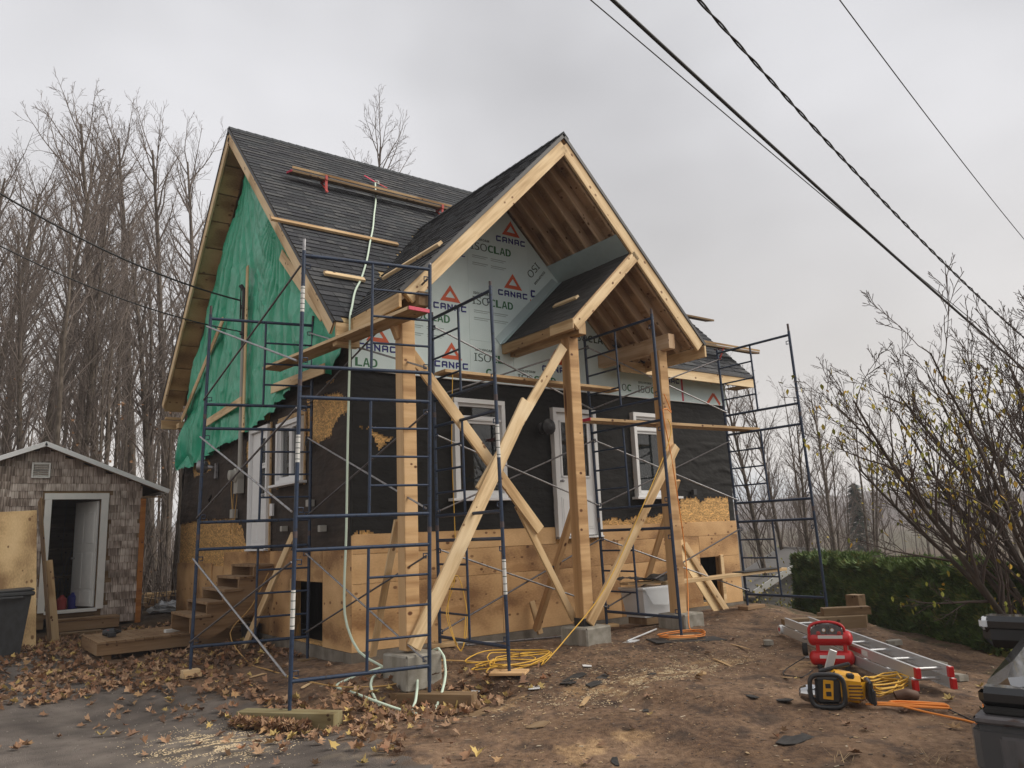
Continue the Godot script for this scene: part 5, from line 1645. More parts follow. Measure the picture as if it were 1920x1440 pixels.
	board("leaning_plank", "tall narrow plank standing before the shed door casing", "board", Vector3(-2.58, -.17, -6.5), Vector3(-2.76, 1.3, -6.72), .04, .14, M.spruce_dull, Vector3(1, 0, .3))
	var bin := thing("rubbish_bin", "dark grey plastic bin at the left edge before the plywood", "bin", Vector3(-3.5, -.13, -5.3))
	m = mb()
	var q0 := [Vector3(-.26, 0, -.28), Vector3(.26, 0, -.28), Vector3(.26, 0, .28), Vector3(-.26, 0, .28)]
	var q1 := [Vector3(-.36, .96, -.36), Vector3(.36, .96, -.36), Vector3(.36, .96, .36), Vector3(-.36, .96, .36)]
	for i in 4:
		var j := (i + 1) % 4
		m.quad(q1[i], q1[j], q0[j], q0[i])
	build(m, "body", M.grey_bin, bin)
	part_box("rim", bin, Vector3(0, .95, 0), Vector3(.8, .07, .8), M.grey_bin, Basis.IDENTITY, .02)
	part_box("lid", bin, Vector3(0, 1.0, 0), Vector3(.78, .03, .78), M.grey_bin, Basis(Vector3(0, 0, 1), .03), .015)
	part_box("handle", bin, Vector3(0, .9, .42), Vector3(.5, .04, .05), M.grey_bin, Basis.IDENTITY, .012)
	# behind: lumber pallet and torn white sacks
	var pal := thing("pallet_stack", "knocked apart pale pallet lying behind the shed corner", "pallet")
	for i in 5: part_bar("slat", pal, Vector3(-.1, .28 + i * .01, -11.2 - i * .3), Vector3(1.3, .26, -11.3 - i * .3), .1, .03, M.spruce_dull)
	for i in 3: part_bar("stringer", pal, Vector3(.1 + i * .55, .15, -11.1), Vector3(.1 + i * .55, .15, -12.6), .05, .12, M.spruce_b)
	for i in 4: part_bar("base_board", pal, Vector3(-.2, .06, -11.1 - i * .35), Vector3(1.4, .05, -11.2 - i * .35), .14, .04, M.deck_wood)
	part_bar("loose_batten", pal, Vector3(-.2, .34, -11.0), Vector3(1.4, .40, -11.4), .05, .05, M.spruce)
	for k in 2:
		m = MB.new()
		var cx := Vector3(-.05 + k * .35, .02, -9.7 + k * .4)
		var P := []
		for j in 9:
			for i in 13:
				var th := i / 12.0 * TAU
				var ph := j / 8.0 * PI * 0.5
				var d := Vector3(cos(th) * cos(ph), sin(ph), sin(th) * cos(ph))
				var r := 1.0 + nz.get_noise_3d(d.x * 60 + k * 40, d.y * 60, d.z * 60) * 0.7
				P.append(cx + Vector3(d.x * .36, d.y * .2, d.z * .3) * r)
		for j in 8:
			for i in 12:
				m.quad(P[(j + 1) * 13 + i], P[(j + 1) * 13 + i + 1], P[j * 13 + i + 1], P[j * 13 + i])
		var sk := build(m, "white_sack", M.plastic_white); tag(sk, ["crumpled white plastic sack behind the shed corner board", "second crumpled white sack further back by the pallet"][k], "sack", "sacks behind the shed")

# ---------------------------------------------------------------- ropes, cords
func curve(pts: Array, n := 10) -> Array:
	var c := Curve3D.new()
	for i in pts.size():
		var a: Vector3 = pts[maxi(i - 1, 0)]
		var b: Vector3 = pts[mini(i + 1, pts.size() - 1)]
		c.add_point(pts[i], -(b - a) / 6.0, (b - a) / 6.0)
	var o := []
	var L := c.get_baked_length()
	var k := n * pts.size()
	for i in k + 1: o.append(c.sample_baked(L * i / k))
	return o

func cord(called: String, label: String, cat: String, pts: Array, r: float, matl: Material, n := 10, sides := 7) -> MeshInstance3D:
	var m := mb()
	m.tube(curve(pts, n), r, sides)
	var o := build(m, called, matl)
	tag(o, label, cat)
	return o

func onground(x: float, z: float, up := 0.0) -> Vector3:
	var h := gh(x, z)
	var pv := clampf(paved(x, z) * 4.0, 0, 1)
	h += (1.0 - pv) * (nz.get_noise_2d(x * 18, z * 18) * 0.035 + nz.get_noise_2d(x * 90 + 50, z * 90) * 0.016) + pv * 0.006
	return Vector3(x, h + up, z)

func make_cords():
	rng.seed = 600
	# lifeline: roof anchor, down the slope, over the eave, to a heap by the scaffold
	var nn := Vector3(0, 1, RM).normalized()
	cord("lifeline_rope", "pale rope hanging from the roof anchor past the eave to the ground", "rope",
		[Vector3(2.22, 8.56, -3.62), Vector3(1.9, 7.86, -2.97), Vector3(1.6, 7.3, -2.45), Vector3(1.33, 6.82, -1.96), Vector3(1.02, 6.3, -1.46), Vector3(.72, 5.8, -.96), Vector3(.4, 5.3, -.5), Vector3(.12, 4.95, -.12), Vector3(-.12, 4.56, .28), Vector3(-.235, 4.36, .47), Vector3(-.26, 3.9, .52), Vector3(-.28, 2.8, .5), Vector3(-.31, 1.6, .52), Vector3(-.33, .75, .5), Vector3(-.31, .4, .55), Vector3(-.24, .12, .72), onground(-.14, 1.0, .12), onground(-.05, 1.25, .04), onground(.1, 1.5, .08), onground(-.2, 1.95, .03), onground(-.45, 1.75, .02), onground(-.3, 1.2, .03), onground(.3, 1.1, .03), onground(.38, 1.55, .28), onground(.32, 1.8, .2), onground(.0, 2.06, .02), onground(-.3, 2.1, .02), onground(-.6, 1.3, .02), onground(-.5, .7, .02), onground(0.1, .75, .03)], 0.0155, M.rope, 12)
	var an := thing("roof_anchor", "small red roof anchor tied to the rope near the ridge", "anchor", Vector3(2.25, 8.56, -3.64))
	part_bar("strap", an, Vector3(-.18, .2, -.17), Vector3(.06, -.03, .04), .05, .012, M.red_tape, nn)
	part_bar("strap", an, Vector3(.17, -.12, .15), Vector3(-.04, .03, 0), .05, .012, M.red_dull, nn)
	var m := mb(); m.tube([Vector3(-.03, .05, .02), Vector3(.03, .03, .05), Vector3(0.02, -.05, .09), Vector3(-.03, -.02, .07)], .016, 7); build(m, "knot", M.rope_grey, an)
	# yellow cord: slung from the right post down to a heap by the scaffold foot
	var heap := []
	heap.append_array([Vector3(4.62, 3.1, 1.56), Vector3(4.55, 2.75, 1.62), Vector3(3.6, 1.45, 1.66), Vector3(2.9, .62, 1.7), Vector3(2.1, .12, 1.85), onground(1.6, 1.95, .04)])
	for i in 34:
		var a := i * 1.05 + rng.randf() * .4
		var rr := rng.randf_range(.1, .62)
		heap.append(onground(1.45 + cos(a) * rr * 1.15 + rng.randfn(0, .06), 1.5 + sin(a) * rr * .85, .012 + i * .0022))
	cord("slung_cord", "yellow cord slung from the right post into a tangled heap on the soil", "cord", heap, .0075, M.cord_yellow, 7)
	var hang := []
	for i in 2:
		hang.append_array([Vector3(.99, 1.0 - i * .03, 1.0 + i * .02), Vector3(.86 + i * .03, .5, .95), onground(.95, 1.15, .1), Vector3(1.12 - i * .02, .45, 1.05)])
	hang.push_front(Vector3(.97, 2.6, 1.02)); hang.push_front(Vector3(.95, 3.59, 1.12))
	cord("looped_cord", "thin yellow cord hanging in loops behind the scaffold leg", "cord", hang, .0055, M.cord_yellow, 8)
	var p3 := [Vector3(4.6, 3.5, 1.54), Vector3(4.72, 3.2, 1.56), Vector3(4.5, 3.25, 1.58), Vector3(4.66, 2.4, 1.55), Vector3(4.78, 1.2, 1.55), Vector3(4.7, .5, 1.62), onground(4.3, 1.95, .06)]
	for i in 12:
		var a := i * 1.25
		p3.append(onground(3.98 + cos(a) * .42, 2.1 + sin(a) * (.2 + .04 * (i % 3)), .03 + i * .004))
	cord("orange_cord", "orange cord tied on the right post and coiled around the scaffold pad", "cord", p3, .0085, M.cord_orange, 8)
	cord("air_hose", "tan hose trailing from the side steps across leaves to the footing", "hose", [Vector3(-.3, 1.0, -2.3), Vector3(-.45, .5, -2.6), Vector3(-.7, .12, -2.8), onground(-.75, -1.8, .02), onground(-.8, -.8, .02), onground(-.7, .3, .015), onground(-.55, 1.1, .015), onground(-.1, 1.5, .02), onground(.4, 1.15, .06), onground(.9, 1.2, .04), onground(1.3, 1.5, .02)], .0085, M.cord_tan, 10)
	# conduit pipes lying at the wall foot, black cable by the compressor
	cord("conduit_pipe", "grey pipe lying along the foot of the front wall", "pipe", [onground(1.2, .5, .03), onground(2.4, .45, .04), Vector3(3.0, gh(3.0, .75) + .04, .75)], .014, M.grey_pipe, 4)
	cord("conduit_pipe", "second grey pipe lying nearer the middle footing", "pipe", [onground(1.3, .72, .03), onground(2.5, .62, .04), Vector3(3.1, gh(3.1, .9) + .04, .9)], .014, M.galv_dark, 4)
	cord("plastic_tube", "thin grey tube on the soil between the footings", "pipe", [onground(3.25, 1.75, .02), onground(3.7, 1.55, .03), onground(4.25, 1.35, .03)], .012, M.plastic_white, 5)
	cord("power_cable", "thin black cable trailing left from the red compressor", "cord", [onground(3.55, 4.28, .12), onground(3.3, 4.2, .02), onground(3.1, 4.3, .01), onground(3.2, 4.45, .01), onground(3.5, 4.4, .02)], .006, M.wire, 8)
	# overhead cables
	for w in CABLES:
		var a: Vector3 = w[0]
		var b: Vector3 = w[1]
		var pts := []
		for i in 41:
			var t := i / 40.0
			pts.append(a.lerp(b, t) - Vector3(0, 4.0 * t * (1 - t) * w[2], 0))
		m = mb()
		if w[5]:
			for k in 2:
				var q := []
				for i in 321:
					var t := i / 320.0
					var p := a.lerp(b, t) - Vector3(0, 4.0 * t * (1 - t) * w[2], 0)
					q.append(p + Vector3(0, sin(t * 130 + k * PI), cos(t * 130 + k * PI)) * w[3])
				m.tube(q, w[3] * .9, 6)
		else:
			m.tube(pts, w[3], 7)
		var o := build(m, "overhead_cable", M.wire)
		tag(o, w[4], "cable", "overhead cables")

const CABLES := [[Vector3(0.25, 6.99, 4.57), Vector3(18.14, 4.38, 2.53), .06, .007, "thin cable crossing the right sky just left of the thick one", false], [Vector3(0.16, 6.67, 5.0), Vector3(16.26, 3.96, 3.1), .1, .021, "thick straight black cable crossing the right sky", false], [Vector3(.78, 6.56, 5.58), Vector3(14.31, 4.39, 3.83), .28, .011, "twisted black cable right of the thick one", true], [Vector3(1.99, 6.58, 6.34), Vector3(14.07, 6.12, 4.17), .12, .006, "thin cable nearest the right upper corner of the sky", false], [Vector3(-4.49, 6.84, -3.14), Vector3(-.2, 5.9, -4.34), .22, .016, "upper service cable running from the mast to the left", false], [Vector3(-4.42, 6.1, -3.42), Vector3(-.2, 5.3, -4.32), .2, .011, "lower service cable running from the mast to the left", false]]

# ---------------------------------------------------------------- right yard
func make_right_yard():
	rng.seed = 700
	var m := mb()
	# twin tank compressor
	var base := onground(3.80, 4.46, -.02)
	var c := thing("air_compressor", "red twin tank air compressor on the mound", "compressor", base)
	var ax := Vector3(.56, 0, .83).normalized()
	var fr := Vector3(ax.z, 0, -ax.x)
	for k in 2:
		m = mb()
		var prof := []
		for i in 7: prof.append([.0 + .055 * (1 - cos(i / 6.0 * PI / 2)), .083 * sin(i / 6.0 * PI / 2)])
		for i in 7: prof.append([.48 - .055 * (1 - cos((6 - i) / 6.0 * PI / 2)), .083 * sin((6 - i) / 6.0 * PI / 2)])
		m.lathe(-ax * .24 + Vector3(0, .115 + k * .215, 0), ax, prof, 26)
		var tk := build(m, "tank", M.red, c)
		part_box("tank_label", tk, Vector3(0, .135 + k * .215, 0) - fr * .0 + fr * -.0805, Vector3(.26, .035, .004), M.sticker, Basis(ax, Vector3.UP, ax.cross(Vector3.UP)), .001)
		m = mb(); m.lathe(Vector3(-.245 * ax.x, .115 + k * .215, -.245 * ax.z), -ax, [[0, .02], [.03, .02], [.035, .012], [.05, .012], [.05, 0]], 10); build(m, "plug", M.galv, tk)
	for s in [-.14, .15]:
		part_box("tank_strut", c, ax * s + Vector3(0, .22, 0), Vector3(.04, .12, .1), M.red, Basis(ax, Vector3.UP, ax.cross(Vector3.UP)))
		part_box("foot", c, ax * s + Vector3(0, .025, 0), Vector3(.05, .05, .18), M.black_rubber, Basis(ax, Vector3.UP, ax.cross(Vector3.UP)))
	m = mb()
	var arch := []
	for i in 21:
		var a := PI - i / 20.0 * PI
		arch.append(ax * (cos(a) * .19 - .03) + Vector3(0, .38 + pow(absf(sin(a)), .55) * .13, 0) - fr * .03)
	m.tube(arch, .016, 9); build(m, "handle", M.red, c)
	var pts := PackedVector2Array()
	for i in 17:
		var a := PI - i / 16.0 * PI
		pts.append(Vector2(cos(a) * .175 - .03, .36 + pow(absf(sin(a)), .55) * .125))
	m = mb(); m.slab(pts, -fr * .05, ax, Vector3.UP, .02)
	var pan := build(m, "control_panel", M.galv_dark, c)
	for s in [-.06, .03]:
		m = mb(); m.lathe(ax * s + Vector3(0, .425, 0) - fr * .05, -fr, [[0, .024], [.02, .024], [.02, .019], [.016, .0]], 16); build(m, "gauge", M.yellow, pan)
		m = mb(); m.lathe(ax * s + Vector3(0, .425, 0) - fr * .068, -fr, [[0, .017], [.004, .017], [.004, 0]], 16); build(m, "gauge_face", M.white, pan)
	for s in [-.12, .1]:
		m = mb(); m.lathe(ax * s + Vector3(0, .39, 0) - fr * .05, -fr, [[0, .026], [.03, .022], [.035, 0]], 12); build(m, "valve_knob", M.red_dull, pan)
	part_box("motor", c, Vector3(0, .4, 0) + fr * .03, Vector3(.26, .16, .13), M.black_plastic, Basis(ax, Vector3.UP, ax.cross(Vector3.UP)), .03)
	m = mb(); m.tube(curve([ax * -.13 + Vector3(0, .37, -.03), ax * -.1 + Vector3(0, .48, -.04), ax * .04 + Vector3(0, .51, -.03), ax * .12 + Vector3(0, .46, 0)], 6), .008, 6); build(m, "hose", M.black_rubber, c)
	m = mb(); m.lathe(ax * -.25 + Vector3(0, .2, 0) + fr * .05, -ax, [[0, .07], [.05, .07], [.06, .05], [.06, 0]], 18); build(m, "wheel", M.black_rubber, c)
	# extension ladder lying on the soil, two nested sections
	var A := onground(5.37, 2.94, .0)
	var B := onground(3.40, 5.78, .0)
	A.y += .03; B.y += .04
	var d := (B - A).normalized()
	var side := d.cross(Vector3.UP).normalized()
	if side.x < 0: side = -side
	var lad := thing("extension_ladder", "aluminium extension ladder with red caps lying behind the compressor", "ladder")
	for sec in 2:
		var up := Vector3(0, .06 + sec * .115, 0)
		var w := .40 - sec * .05
		var s0 := A + up + d * (.0 if sec == 0 else .1)
		var s1 := B + up - d * (.0 if sec == 0 else -.02)
		for e in [-1.0, 1.0]:
			m = mb()
			var o: Vector3 = side * (w / 2 * e)
			m.bar(s0 + o, s1 + o, .006, .105)
			for v in [-1.0, 1.0]: m.bar(s0 + o - side * e * .014 + Vector3(0, v * .05, 0), s1 + o - side * e * .014 + Vector3(0, v * .05, 0), .03, .006)
			var rl := build(m, "rail", M.alu, lad)
			part_bar("end_cap", rl, s1 + o - side * e * .012 - d * .03, s1 + o - side * e * .012 + d * .02, .05, .1, M.red)
			if sec == 1 and e < 0 : part_bar("warning_label", rl, s0 + o - side * .004 + d * 1.95, s0 + o - side * .004 + d * 2.25, .002, .05, M.red_dull)
			if sec == 1 and e < 0 : part_bar("warning_label", rl, s0 + o - side * .004 + d * 2.27, s0 + o - side * .004 + d * 2.4, .002, .06, M.white_dirty)
		for i in 7:
			m = mb()
			var p := s0 + d * (.2 + i * .5)
			m.tube([p - side * w / 2, p + side * w / 2], .017, 8)
			var rg := build(m, "rung", M.alu, lad)
			if sec == 1: part_bar("rung_cap", rg, p - side * (w / 2 - .01), p - side * (w / 2 - .05), .04, .03, M.red)
	for e in [-1.0, 1.0]:
		m = mb(); m.lathe(A + side * .2 * e + Vector3(0, .06, 0) - side * .03, side, [[0, 0], [0, .06], [.05, .06], [.05, 0]], 18); build(m, "pulley_wheel", M.plastic_white, lad)
		m = mb(); m.lathe(A + side * .2 * e + Vector3(0, .06, 0) - side * .035, side, [[0, 0], [0, .028], [.06, .028], [.06, 0]], 12); build(m, "hub", M.red, lad)
	# yellow and black power tool with a silver spout
	var tb := onground(2.52, 5.36, .0)
	var tx := Vector3(.61, 0, .79)
	var tz := Vector3(-.79, 0, .61)
	var TB := Basis(tx, Vector3.UP, tz)
	var t := thing("yellow_power_tool", "yellow and black motor tool with silver nozzle lying near the ladder", "power tool", tb)
	part_box("body", t, tx * .05 + Vector3(0, .17, 0), Vector3(.26, .24, .24), M.yellow, TB * Basis(Vector3(0, 0, 1), -.12), .045)
	part_box("shoulder", t, tx * .0 + Vector3(0, .27, 0), Vector3(.2, .08, .18), M.yellow, TB * Basis(Vector3(0, 0, 1), -.2), .03)
	for i in 5: part_box("cooling_slot", t, tx * (.09) + Vector3(0, .08 + i * .03, 0) + tz * .121, Vector3(.12, .012, .008), M.leather, TB, .002)
	m = mb()
	var ring := []
	for i in 25:
		var a := i / 24.0 * TAU
		var ca := cos(a)
		var sa := sin(a)
		ring.append(tx * (signf(ca) * pow(absf(ca), .5) * .15 - .16) + Vector3(0, .16 + signf(sa) * pow(absf(sa), .5) * .145, 0) + tz * .16)
	m.tube(ring, .022, 8); build(m, "front_guard", M.black_plastic, t)
	part_box("front_case", t, tx * -.15 + Vector3(0, .16, 0) + tz * .11, Vector3(.22, .24, .08), M.black_plastic, TB, .03)
	var pn := part_box("name_plate", t, tx * -.15 + Vector3(0, .17, 0) + tz * .155, Vector3(.09, .17, .012), M.yellow, TB * Basis(Vector3(0, 0, 1), -.1), .004)
	for s in [-.035, .035]: part_box("plate_window", pn, tx * -.15 + Vector3(0, .17 + s, 0) + tz * .163, Vector3(.045, .04, .006), M.black_plastic, TB, .002)
	part_box("rear_guard", t, tx * .22 + Vector3(0, .14, 0), Vector3(.05, .2, .25), M.black_plastic, TB, .015)
	part_box("rear_guard_bar", t, tx * .24 + Vector3(0, .1, 0) + tz * .12, Vector3(.04, .14, .04), M.black_plastic, TB, .012)
	part_box("top_handle", t, tx * -.06 + Vector3(0, .335, 0) - tz * .04, Vector3(.3, .035, .04), M.black_plastic, TB * Basis(Vector3(0, 0, 1), .25), .014)
	part_box("trigger", t, tx * .06 + Vector3(0, .27, 0) + tz * .08, Vector3(.07, .07, .05), M.black_plastic, TB, .012)
	part_box("guide_bar", t, tx * -.08 + Vector3(0, .38, 0) - tz * .12, Vector3(.07, .22, .05), M.alu, TB * Basis(Vector3(0, 0, 1), -.35), .004)
	m = mb(); m.lathe(tx * -.2 + Vector3(0, .1, 0) + tz * .02, (-tx + Vector3(0, .12, 0) + tz * .1).normalized(), [[0, .08], [.08, .085], [.15, .075], [.2, .05], [.2, .036], [.12, .03], [.12, 0]], 20); build(m, "nozzle", M.chrome, t)
	board("brown_offcut", "curved brown offcut lying between compressor and yellow tool", "board", onground(2.55, 4.95, .05), onground(3.0, 5.0, .07), .03, .09, M.leather, Vector3.UP)
	m = mb(); m.tube(curve([onground(2.95, 5.62, .03), onground(3.02, 5.7, .05), onground(3.12, 5.72, .03)], 5), .05, 10)
	var gl := build(m, "work_glove", M.leather); tag(gl, "crumpled brown work glove beside the yellow tool", "glove")
	# coils
	var k1 := []
	for i in 60:
		var a := i * .66
		var rr := .2 + .05 * sin(i * 1.7)
		k1.append(onground(3.12 + cos(a) * rr * 1.35, 5.42 + sin(a) * rr * .8, .05 + .0016 * i + .02 * sin(a * .5 + i)))
	cord("cord_coil", "coil of yellow cord lying against the ladder", "cord", k1, .0085, M.cord_yellow, 5)
	m = mb(); 
	for i in 6:
		var rp := []
		for j in 13:
			var a := j / 12.0 * TAU
			rp.append(onground(2.82 + i * .012, 5.28, .1) + Vector3(.0, cos(a) * .055, sin(a) * .06))
		m.tube(rp, .009, 6)
	var tie := build(m, "cord_wrap", M.cord_yellow); tag(tie, "wound wrap at the neck of the yellow coil", "cord")
	var k2 := []
	for i in 9:
		var s := 1 if i % 2 == 0 else -1
		var off := (i - 4) * .018
		k2.append(onground(2.62 + off, 5.62 + off, .04 + .008 * (i % 3)) if s > 0 else onground(2.93 + off * .4, 6.12 - off * .5, .03 + .008 * (i % 4)))
	k2.append_array([onground(2.75, 6.0, .02), onground(2.78, 6.3, .012), onground(2.72, 6.5, .01)])
	cord("cord_bundle", "long folded bundle of orange cord running toward the truck", "cord", k2, .0095, M.cord_orange, 14)
	cord("cable_end", "dark cable tail on the soil past the orange bundle", "cord", [onground(2.95, 6.1, .012), onground(2.7, 6.55, .01), onground(2.45, 6.85, .012)], .006, M.wire, 6)

	# tote with felt and film beside the right post
	var to := thing("plastic_tote", "clear plastic tote wrapped in film beside the right post", "tote", Vector3(4.75, -.02, .72))
	m = mb()
	var q0 := [Vector3(-.28, 0.1, -.2), Vector3(.28, 0.1, -.2), Vector3(.28, 0.1, .2), Vector3(-.28, 0.1, .2)]
	var q1 := [Vector3(-.34, .52, -.25), Vector3(.34, .52, -.25), Vector3(.34, .52, .25), Vector3(-.34, .52, .25)]
	for i in 4: m.quad(q1[i], q1[(i + 1) % 4], q0[(i + 1) % 4], q0[i])
	m.quad(q0[0], q0[1], q0[2], q0[3])
	build(m, "tub", M.plastic_white, to)
	part_box("rim", to, Vector3(0, .53, 0), Vector3(.74, .04, .56), M.plastic_white, Basis.IDENTITY, .01)
	m = mb(); m.quad(Vector3(-.36, .56, .29), Vector3(.3, .57, .29), Vector3(.26, .26, .31), Vector3(-.2, .3, .32)); build(m, "film", M.film, to)
	part_box("block", to, Vector3(0, .04, 0), Vector3(.5, .1, .4), M.plank_old)
	board("short_plank", "short plank resting under the black felt stack", "board", Vector3(4.25, .60, .72), Vector3(5.1, .58, .74), .2, .04, M.spruce_dull)
	sheet(null, "felt_stack", M.underlay, Vector3(4.35, .63, .45), Vector3(1, 0, 0), Vector3(0, 0, 1) * 1.0, 0, .85, 0, .5, .03, func(x, y): return -(.02 + nz.get_noise_2d(x * 60, y * 60) * .05 + .03 * sin(x * 9)), func(_x, _y): return true)
	tag(get_child(get_child_count() - 1), "crumpled sheets of black felt lying on the plastic tote", "felt sheets")
	board("long_plank", "long pale plank propped level past the right basement opening", "board", Vector3(5.0, .56, .9), Vector3(7.9, .62, 1.05), .22, .05, M.spruce_b)
	board("felt_offcut", "flat strip of black felt lying on the long plank end", "felt sheet", Vector3(6.7, .632, 1.0), Vector3(7.7, .652, 1.06), .26, .012, M.underlay)
	board("saw_block", "upright block carrying the left end of the long plank", "block", Vector3(5.25, -.06, .9), Vector3(5.25, .53, .9), .2, .14, M.plank_old, Vector3(1, 0, 0))
	var mat_ := board("felt_mat", "flat black felt mat under the orange cord coil", "felt sheet", onground(3.45, 2.0, .012), onground(4.35, 2.45, .012), .42, .012, M.underlay)

# ---------------------------------------------------------------- litter
func leaf_mesh(seed_: int) -> ArrayMesh:
	var r := RandomNumberGenerator.new()
	r.seed = seed_
	var m := MB.new()
	var n := 14
	var ring := []
	for i in n:
		var a := TAU * i / n
		var rad := (0.5 if i % 2 == 0 else 0.31) * (0.72 + r.randf() * 0.5)
		if i == 0: rad = 0.62
		if i == n / 2: rad = 0.12
		ring.append(Vector3(cos(a) * rad, 0, sin(a) * rad))
	var fold := r.randf_range(0.15, 0.8)
	var cup := r.randf_range(-0.2, 0.5)
	for i in n:
		var p: Vector3 = ring[i]
		p.y = absf(p.z) * fold + (p.x * p.x + p.z * p.z) * cup + r.randf_range(-0.03, 0.05)
		ring[i] = p
	for i in n: m.tri(Vector3.ZERO, ring[i], ring[(i + 1) % n])
	m.quad(Vector3(-.1, .0, -.012), Vector3(-.62, .06, -.01), Vector3(-.62, .06, .01), Vector3(-.1, 0, .012))
	return m.mesh(M.leaf)

const LEAFC := [Color(.21, .118, .066), Color(.26, .155, .09), Color(.165, .092, .055), Color(.32, .205, .12), Color(.28, .17, .08), Color(.13, .075, .048), Color(.36, .26, .09), Color(.23, .112, .058), Color(.18, .105, .066), Color(.25, .14, .078), Color(.20, .11, .06), Color(.30, .19, .115)]

func leaf_spot() -> Vector3:
	# fallen leaves gather along the edge of the drive, by the platform and in the corner by the shed
	for tries in 40:
		var x := rng.randf_range(-5.2, 1.2)
		var z := rng.randf_range(-7.2, 4.6)
		var e := absf(paved(x, z) - 0.02)
		var w := exp(-e * 2.6) * 0.8
		if z < -1.2: w = maxf(w, 0.75 - absf(x + 2.4) * 0.14)
		if z < -3.5 and x > -2.4 and z > -5.3: w *= 0.12
		if z > -1.5 and z < 1.0 and x > -1.2: w *= 0.3
		if z > 1.0 and z < 2.4: w += 0.55 * exp(-pow((x + 0.45) / 0.55, 2))
		if z > 2.4: w *= exp(-(z - 2.4) * 1.3)
		if nz.get_noise_2d(x * 35, z * 35) < 0.0: w *= 0.35
		if rng.randf() < w and not (x > -0.05 and z < 0.03): return Vector3(x, 0, z)
	return Vector3(-2.5, 0, -2.5)

